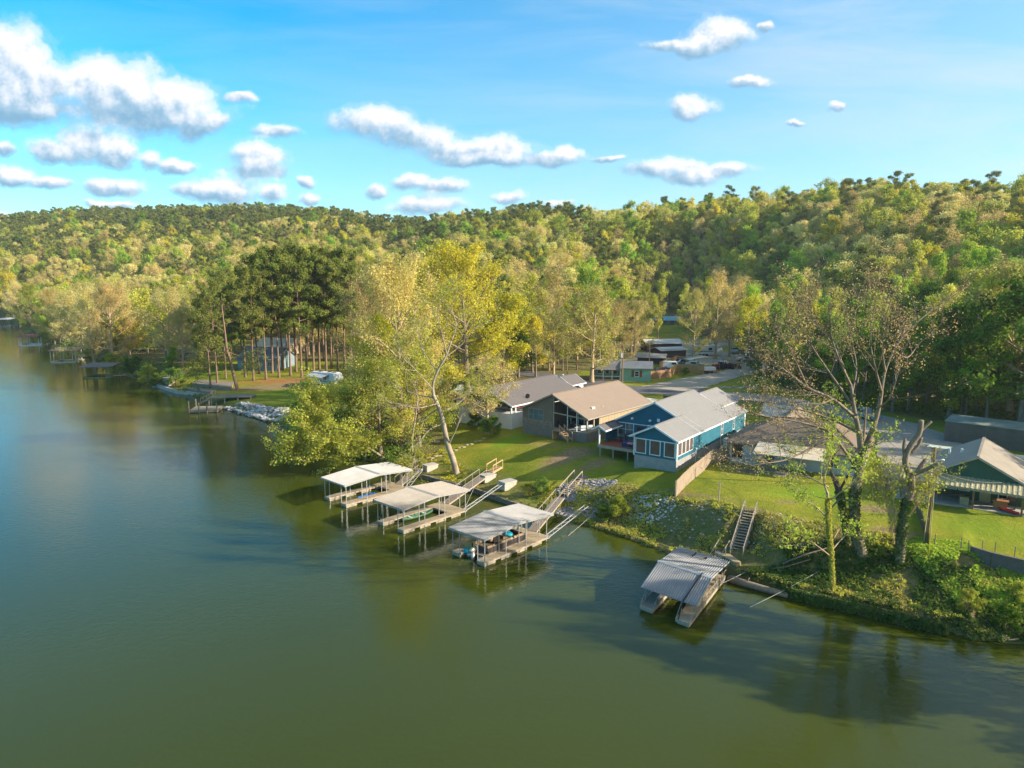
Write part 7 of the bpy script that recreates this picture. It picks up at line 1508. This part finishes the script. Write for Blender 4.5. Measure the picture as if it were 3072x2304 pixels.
dkp = mat('dark_paint', (.04, .05, .06), None, 2, .3); silv = mat('silver_paint', (.50, .52, .54), None, 2, .3); bl = mat('steel_blue_paint', (.20, .30, .40), None, 2, .3); redp = mat('red_machine_paint', (.38, .05, .03), (.25, .03, .02), 3, .6)
car((1452, 797), 'white van parked before the grey roofed sheds', 170, 'van', grp=None); car((1560, 795), 'white pickup truck under the bare trees by the gravel lot', 60, 'pickup'); car((1617, 768), 'white pickup at the top of the gravel lane', 80, 'pickup'); car((1608, 780), 'silver car parked beside the dark leafy tree on the gravel lot', 5, 'car', silv)
car((1868, 905), 'steel blue car parked at the shaded roadside', -70, 'pickup', bl); car((400, 758), 'white car between the red roofed house and the grey shed', 5, 'car'); car((2235, 1075), 'dark car partly seen right of the green house', -36, 'car', silv)
for px_, l_, r_, k_, c_ in (((1588, 763), 'grey pickup left of the white pickup at the lane top', 70, 'pickup', silv), ((1470, 787), 'blue grey car half hidden behind the scrap heaps', 15, 'car', bl), ((1500, 792), 'white car under the second bare tree of the gravel lot', 160, 'car', None), ((1603, 757), 'white van farthest up the gravel lane', 80, 'van', None)): car(px_, l_, r_, k_, c_)
def trailer(px, label, rz, L_=8.5, W_=2.5, H_=2.6, guess=5, awning=False, fifth=True, name='camper_trailer'):
    X, Y, Z = GD(*px, guess); t = thing(name, label, 'camper', (X, Y, Z), rz); b = MB()
    k = [(-L_ / 2, .7), (L_ / 2 - 1.9, .7), (L_ / 2 - 1.7, 1.6), (L_ / 2 + .1, 1.7), (L_ / 2 + .35, 2.2), (L_ / 2 - .1, H_ + .75), (L_ / 2 - 1.0, H_ + .95), (-L_ / 2, H_ + .7)] if fifth else [(-L_ / 2, .6), (L_ / 2, .6), (L_ / 2 + .3, 1.4), (L_ / 2 - .1, H_ + .4), (-L_ / 2, H_ + .5)]
    b.xz(k, -W_ / 2, W_ / 2); b.build('body', mat('camper_white', (.78, .77, .74), (.66, .65, .62), .6, .4), t)
    for x in (-L_ * .3, L_ * .05): MB().box(x, -W_ / 2 - .03, 1.7, x + 1.1, -W_ / 2, 2.4).build('window', cglass, t)
    MB().box(L_ * .22, -W_ / 2 - .03, .9, L_ * .22 + .7, -W_ / 2, 2.7).build('door', mat('camper_door', (.6, .6, .6), None, 1, .5), t)
    b = MB(); b.box(-L_ / 2 + .3, -W_ / 2 - .015, 1.25, L_ / 2 - 2, -W_ / 2 - .001, 1.5); b.build('stripe', mat('grey_stripe', (.22, .22, .24), None, 1, .5), t)
    for x in (-1.1, 0.0):
        for s in (-1, 1): b = MB(); b.tube([(x, s * (W_ / 2 - .25), .4), (x, s * (W_ / 2 - .02), .4)], .4, 12); b.build('wheel', tyre, t)
    for x in (-L_ * .28, L_ * .1, L_ * .3): MB().box(x, -.35, H_ + .7, x + .8, .35, H_ + 1.05).build('roof_unit', dk, t)
    if fifth:
        for s in (-.7, .7): MB().box(L_ / 2 - 1.4, s - .06, 0, L_ / 2 - 1.25, s + .06, 1.7).build('landing_leg', galv, t)
    if awning:
        b = MB(); b.slab([(-L_ * .42, -W_ / 2, H_ + .55), (-L_ * .12, -W_ / 2, H_ + .55), (-L_ * .12, -W_ / 2 - 2.4, H_ + .05), (-L_ * .42, -W_ / 2 - 2.4, H_ + .05)], .05); b.slab([(-L_ * .08, -W_ / 2, H_ + .55), (L_ * .3, -W_ / 2, H_ + .55), (L_ * .3, -W_ / 2 - 2.4, H_ + .05), (-L_ * .08, -W_ / 2 - 2.4, H_ + .05)], .05); a = b.build('awning', mat('awning_grey', (.55, .56, .56), None, 1, .6), t)
        b = MB()
        for x in (-L_ * .42, -L_ * .12, -L_ * .08, L_ * .3): b.bar((x, -W_ / 2, 1.6), (x, -W_ / 2 - 2.35, H_ + .05), .05)
        b.build('awning_arm', galv, t)
    return t
RV = trailer((706, 834), 'white fifth wheel camper with open awnings on the lawn', -38, 8.6, awning=True, guess=2.3)
for (x, y, lab, c_, sz) in ((-1.8, -3.4, 'folded pink chair on the mat beside the camper', (.6, .25, .3), 0), (.6, -3.0, 'blue camp chair under the camper awning', (.03, .10, .45), 0), (-3.0, -3.0, 'dark camp chair left under the camper awning', (.06, .06, .07), 0)): chair(L2(RV, x, y, .03), 200, lab, mat('cloth_%d' % int(c_[0] * 100), c_, None, 2, .8), None)
b = MB(); b.box(-1.9, -1.1, 0, 1.9, 1.1, .03); o = b.build('ground_mat', mat('pink_mat', (.62, .22, .25), None, 2, .9)); tag(o, 'pink ground mat spread on the grass in front of the camper', 'mat'); put(o, L2(RV, -.8, -4.6, .03), -30)
trailer((1523, 768), 'long white camper trailer behind the bare trees of the gravel lot', 8, 9.0, fifth=False, guess=6)
trailer((1010, 800), 'white camper half hidden in the golden green trees', 15, 6, fifth=False, guess=5)
# red-and-white boat on its cradle by the white shed
t = canoe('motorboat', 5.2, 1.9, .9, mat('red_hull', (.60, .10, .05), None, 2, .4), white_p, Vector(GD(992, 866, 4)) + Vector((0, 0, .6)), 25, 'white and red motorboat on a trailer right of the white shed', 'boat')
MB().box(-1.5, -.5, .5, .8, .5, 1.15).build('cabin', white_p, t)
for x in (-.6, .6): b = MB(); b.tube([(x, -1.0, -.3), (x, 1.0, -.3)], .3, 10); b.build('wheel', tyre, t)
b = MB(); b.bar((-2.4, 0, -.1), (2.9, 0, -.1), .12); b.build('trailer_frame', galv, t)
def tractor(px, label, rz, guess=5.5):
    X, Y, Z = GD(*px, guess); t = thing('tractor', label, 'tractor', (X, Y, Z), rz); b = MB(); b.box(-.2, -.35, .7, 1.6, .35, 1.35); b.box(-1.0, -.45, .6, -.2, .45, 1.0); b.build('body', redp, t)
    for x, r in ((-.8, .75), (1.2, .42)):
        for s in (-1, 1): b = MB(); b.tube([(x, s * .55, r), (x, s * .9, r)], r, 14); b.build('wheel', tyre, t)
    b = MB(); b.bar((-1.0, -.45, 1.0), (-1.0, -.45, 2.3), .07); b.bar((-1.0, .45, 1.0), (-1.0, .45, 2.3), .07); b.bar((-1.0, -.45, 2.3), (-1.0, .45, 2.3), .07); b.build('roll_bar', redp, t); MB().box(-.85, -.25, 1.0, -.4, .25, 1.3).build('seat', dk, t)
tractor((1585, 797), 'red tractor nearest the road bend', 20); tractor((1568, 796), 'red tractor with roll bar in the middle of the machine row', 10); tractor((1552, 798), 'red tractor next to the open trailer', 190)
X, Y, Z = GD(1530, 806, 5.3); t = thing('open_trailer', 'flat open trailer loaded with white boxes beside the board fence', 'trailer', (X, Y, Z), 8); MB().box(-2.6, -1.0, .6, 2.6, 1.0, .75).build('bed', redp, t); MB().box(-2.2, -.8, .75, 1.6, .8, 1.5).build('load', whs, t)
for x in (-.6, .4):
    for s in (-1, 1): b = MB(); b.tube([(x, s * .85, .35), (x, s * 1.05, .35)], .35, 12); b.build('wheel', tyre, t)
X, Y, Z = GD(1515, 797, 5.3); t = thing('canopy_shelter', 'grey green tarp canopy behind the honey coloured board fence', 'canopy', (X, Y, Z), 10); b = MB(); n = 9
vs = [(-4 + 8 * i / (n - 1), y, 2.5 + .8 * math.sin(math.pi * i / (n - 1))) for y in (-2.2, 2.2) for i in range(n)]; b.add(vs, [(i, i + 1, n + i + 1, n + i) for i in range(n - 1)]); b.build('tarp', mat('grey_green_tarp', (.34, .37, .30), (.25, .28, .22), 1, .6), t)
for x in (-3.9, 0, 3.9):
    for y in (-2.1, 2.1): MB().bar((x, y, 0), (x, y, 2.5 + (.75 if x == 0 else 0)), .08).build('post', galv, t)
def bin_(px, label, rz, c_):
    X, Y, Z = GD(*px, 5); t = thing('trash_bin', label, 'trash bin', (X, Y, Z), rz); b = MB(); b.add([(-.25, -.3, .08), (.25, -.3, .08), (.25, .25, .08), (-.25, .25, .08), (-.32, -.36, 1.05), (.32, -.36, 1.05), (.32, .36, 1.05), (-.32, .36, 1.05)], [(0, 3, 2, 1), (4, 5, 6, 7), (0, 1, 5, 4), (1, 2, 6, 5), (2, 3, 7, 6), (3, 0, 4, 7)]); b.build('bin_body', c_, t)
    b = MB(); b.slab([(-.34, -.4, 1.12), (.34, -.4, 1.12), (.34, .4, 1.16), (-.34, .4, 1.16)], .06); b.build('lid', c_, t)
    for x in (-.24, .24): b = MB(); b.tube([(x - .04, .26, .12), (x + .04, .26, .12)], .12, 10); b.build('wheel', tyre, t)
dg = mat('dark_green_plastic', (.03, .05, .045), None, 2, .5)
bin_((1437, 866), 'tall dark trash bin at the edge of the concrete drive, farther left', 10, dg); bin_((1448, 867), 'dark trash bin in the middle of the roadside pair', 20, dg); bin_((1454, 866), 'small dark bin behind the roof peak of the blue house', -15, dk)
# clutter on the gravel lot
for i, (x, y, c_, w, lab) in enumerate(((1425, 798, (.4, .12, .1), 1.3, 'heap of reddish scrap left of the white van'), (1440, 803, (.6, .6, .58), 1.1, 'pile of white junk in front of the white van'), (1412, 800, (.3, .28, .24), 1.5, 'grey scrap heap by the low hut'), (1472, 793, (.5, .48, .44), 1.0, 'pale junk pile right of the white van'), (1480, 800, (.12, .13, .15), 1.2, 'dark junk heap under the bare tree'), (1495, 778, (.6, .6, .58), 1.2, 'white appliances under the bare trees'))):
    X, Y, Z = GD(x, y, 5.5); b = MB(); r_ = random.Random(i)
    for _ in range(9): q = r_.uniform(.2, .6); a, c = r_.uniform(-w, w), r_.uniform(-w, w); b.box(a, c, 0, a + q, c + q * r_.uniform(.5, 1.4), q * r_.uniform(.5, 1.6))
    o = b.build('scrap_pile', mat('scrap_%d' % i, c_, tuple(q * .5 for q in c_), 2, .8)); tag(o, lab, 'scrap pile'); o.location = (X, Y, Z)
X, Y, Z = GD(943, 955, 3); b = MB(); b.tube([(.45 * math.cos(a), .45 * math.sin(a), .12) for a in [k * .5236 for k in range(13)]], .12, 6); o = b.build('fire_ring', conc); tag(o, 'round stone fire ring near the stepping stone path', 'fire ring'); o.location = (X, Y, Z)
X, Y, Z = GD(644, 864, 2.3); b = MB(); b.tube([(.6 * math.cos(a), .4 * math.sin(a), .06) for a in [k * .5236 for k in range(13)]], .08, 5); o = b.build('fire_ring', dk); tag(o, 'dark fire ring on the camper lawn', 'fire ring'); o.location = (X, Y, Z)
# orange slide and red grill seen through the trees
X, Y, Z = GD(935, 880, 3.5); b = MB(); b.box(-.5, -.4, 0, .5, .4, 1.6); o = b.build('wooden_cabinet', org); tag(o, 'orange wooden cabinet left of the white barked trunk', 'cabinet'); o.location = (X, Y, Z)

# ---------------------------------------------------------------- light haze in the air
b = MB(); b.box(-1700, -120, -4, 1500, 1700, 150); hm, hn = newmat('haze'); pv = hn.nodes.new('ShaderNodeVolumePrincipled'); pv.inputs['Color'].default_value = (.86, .92, 1, 1); pv.inputs['Density'].default_value = .00012; pv.inputs['Anisotropy'].default_value = .3
ho = hn.nodes.new('ShaderNodeOutputMaterial'); lk(hn, pv.outputs[0], ho.inputs['Volume']); o = b.build('haze', hm); tag(o, 'faint bluish air haze over the lake and hills', 'haze', kind='stuff')
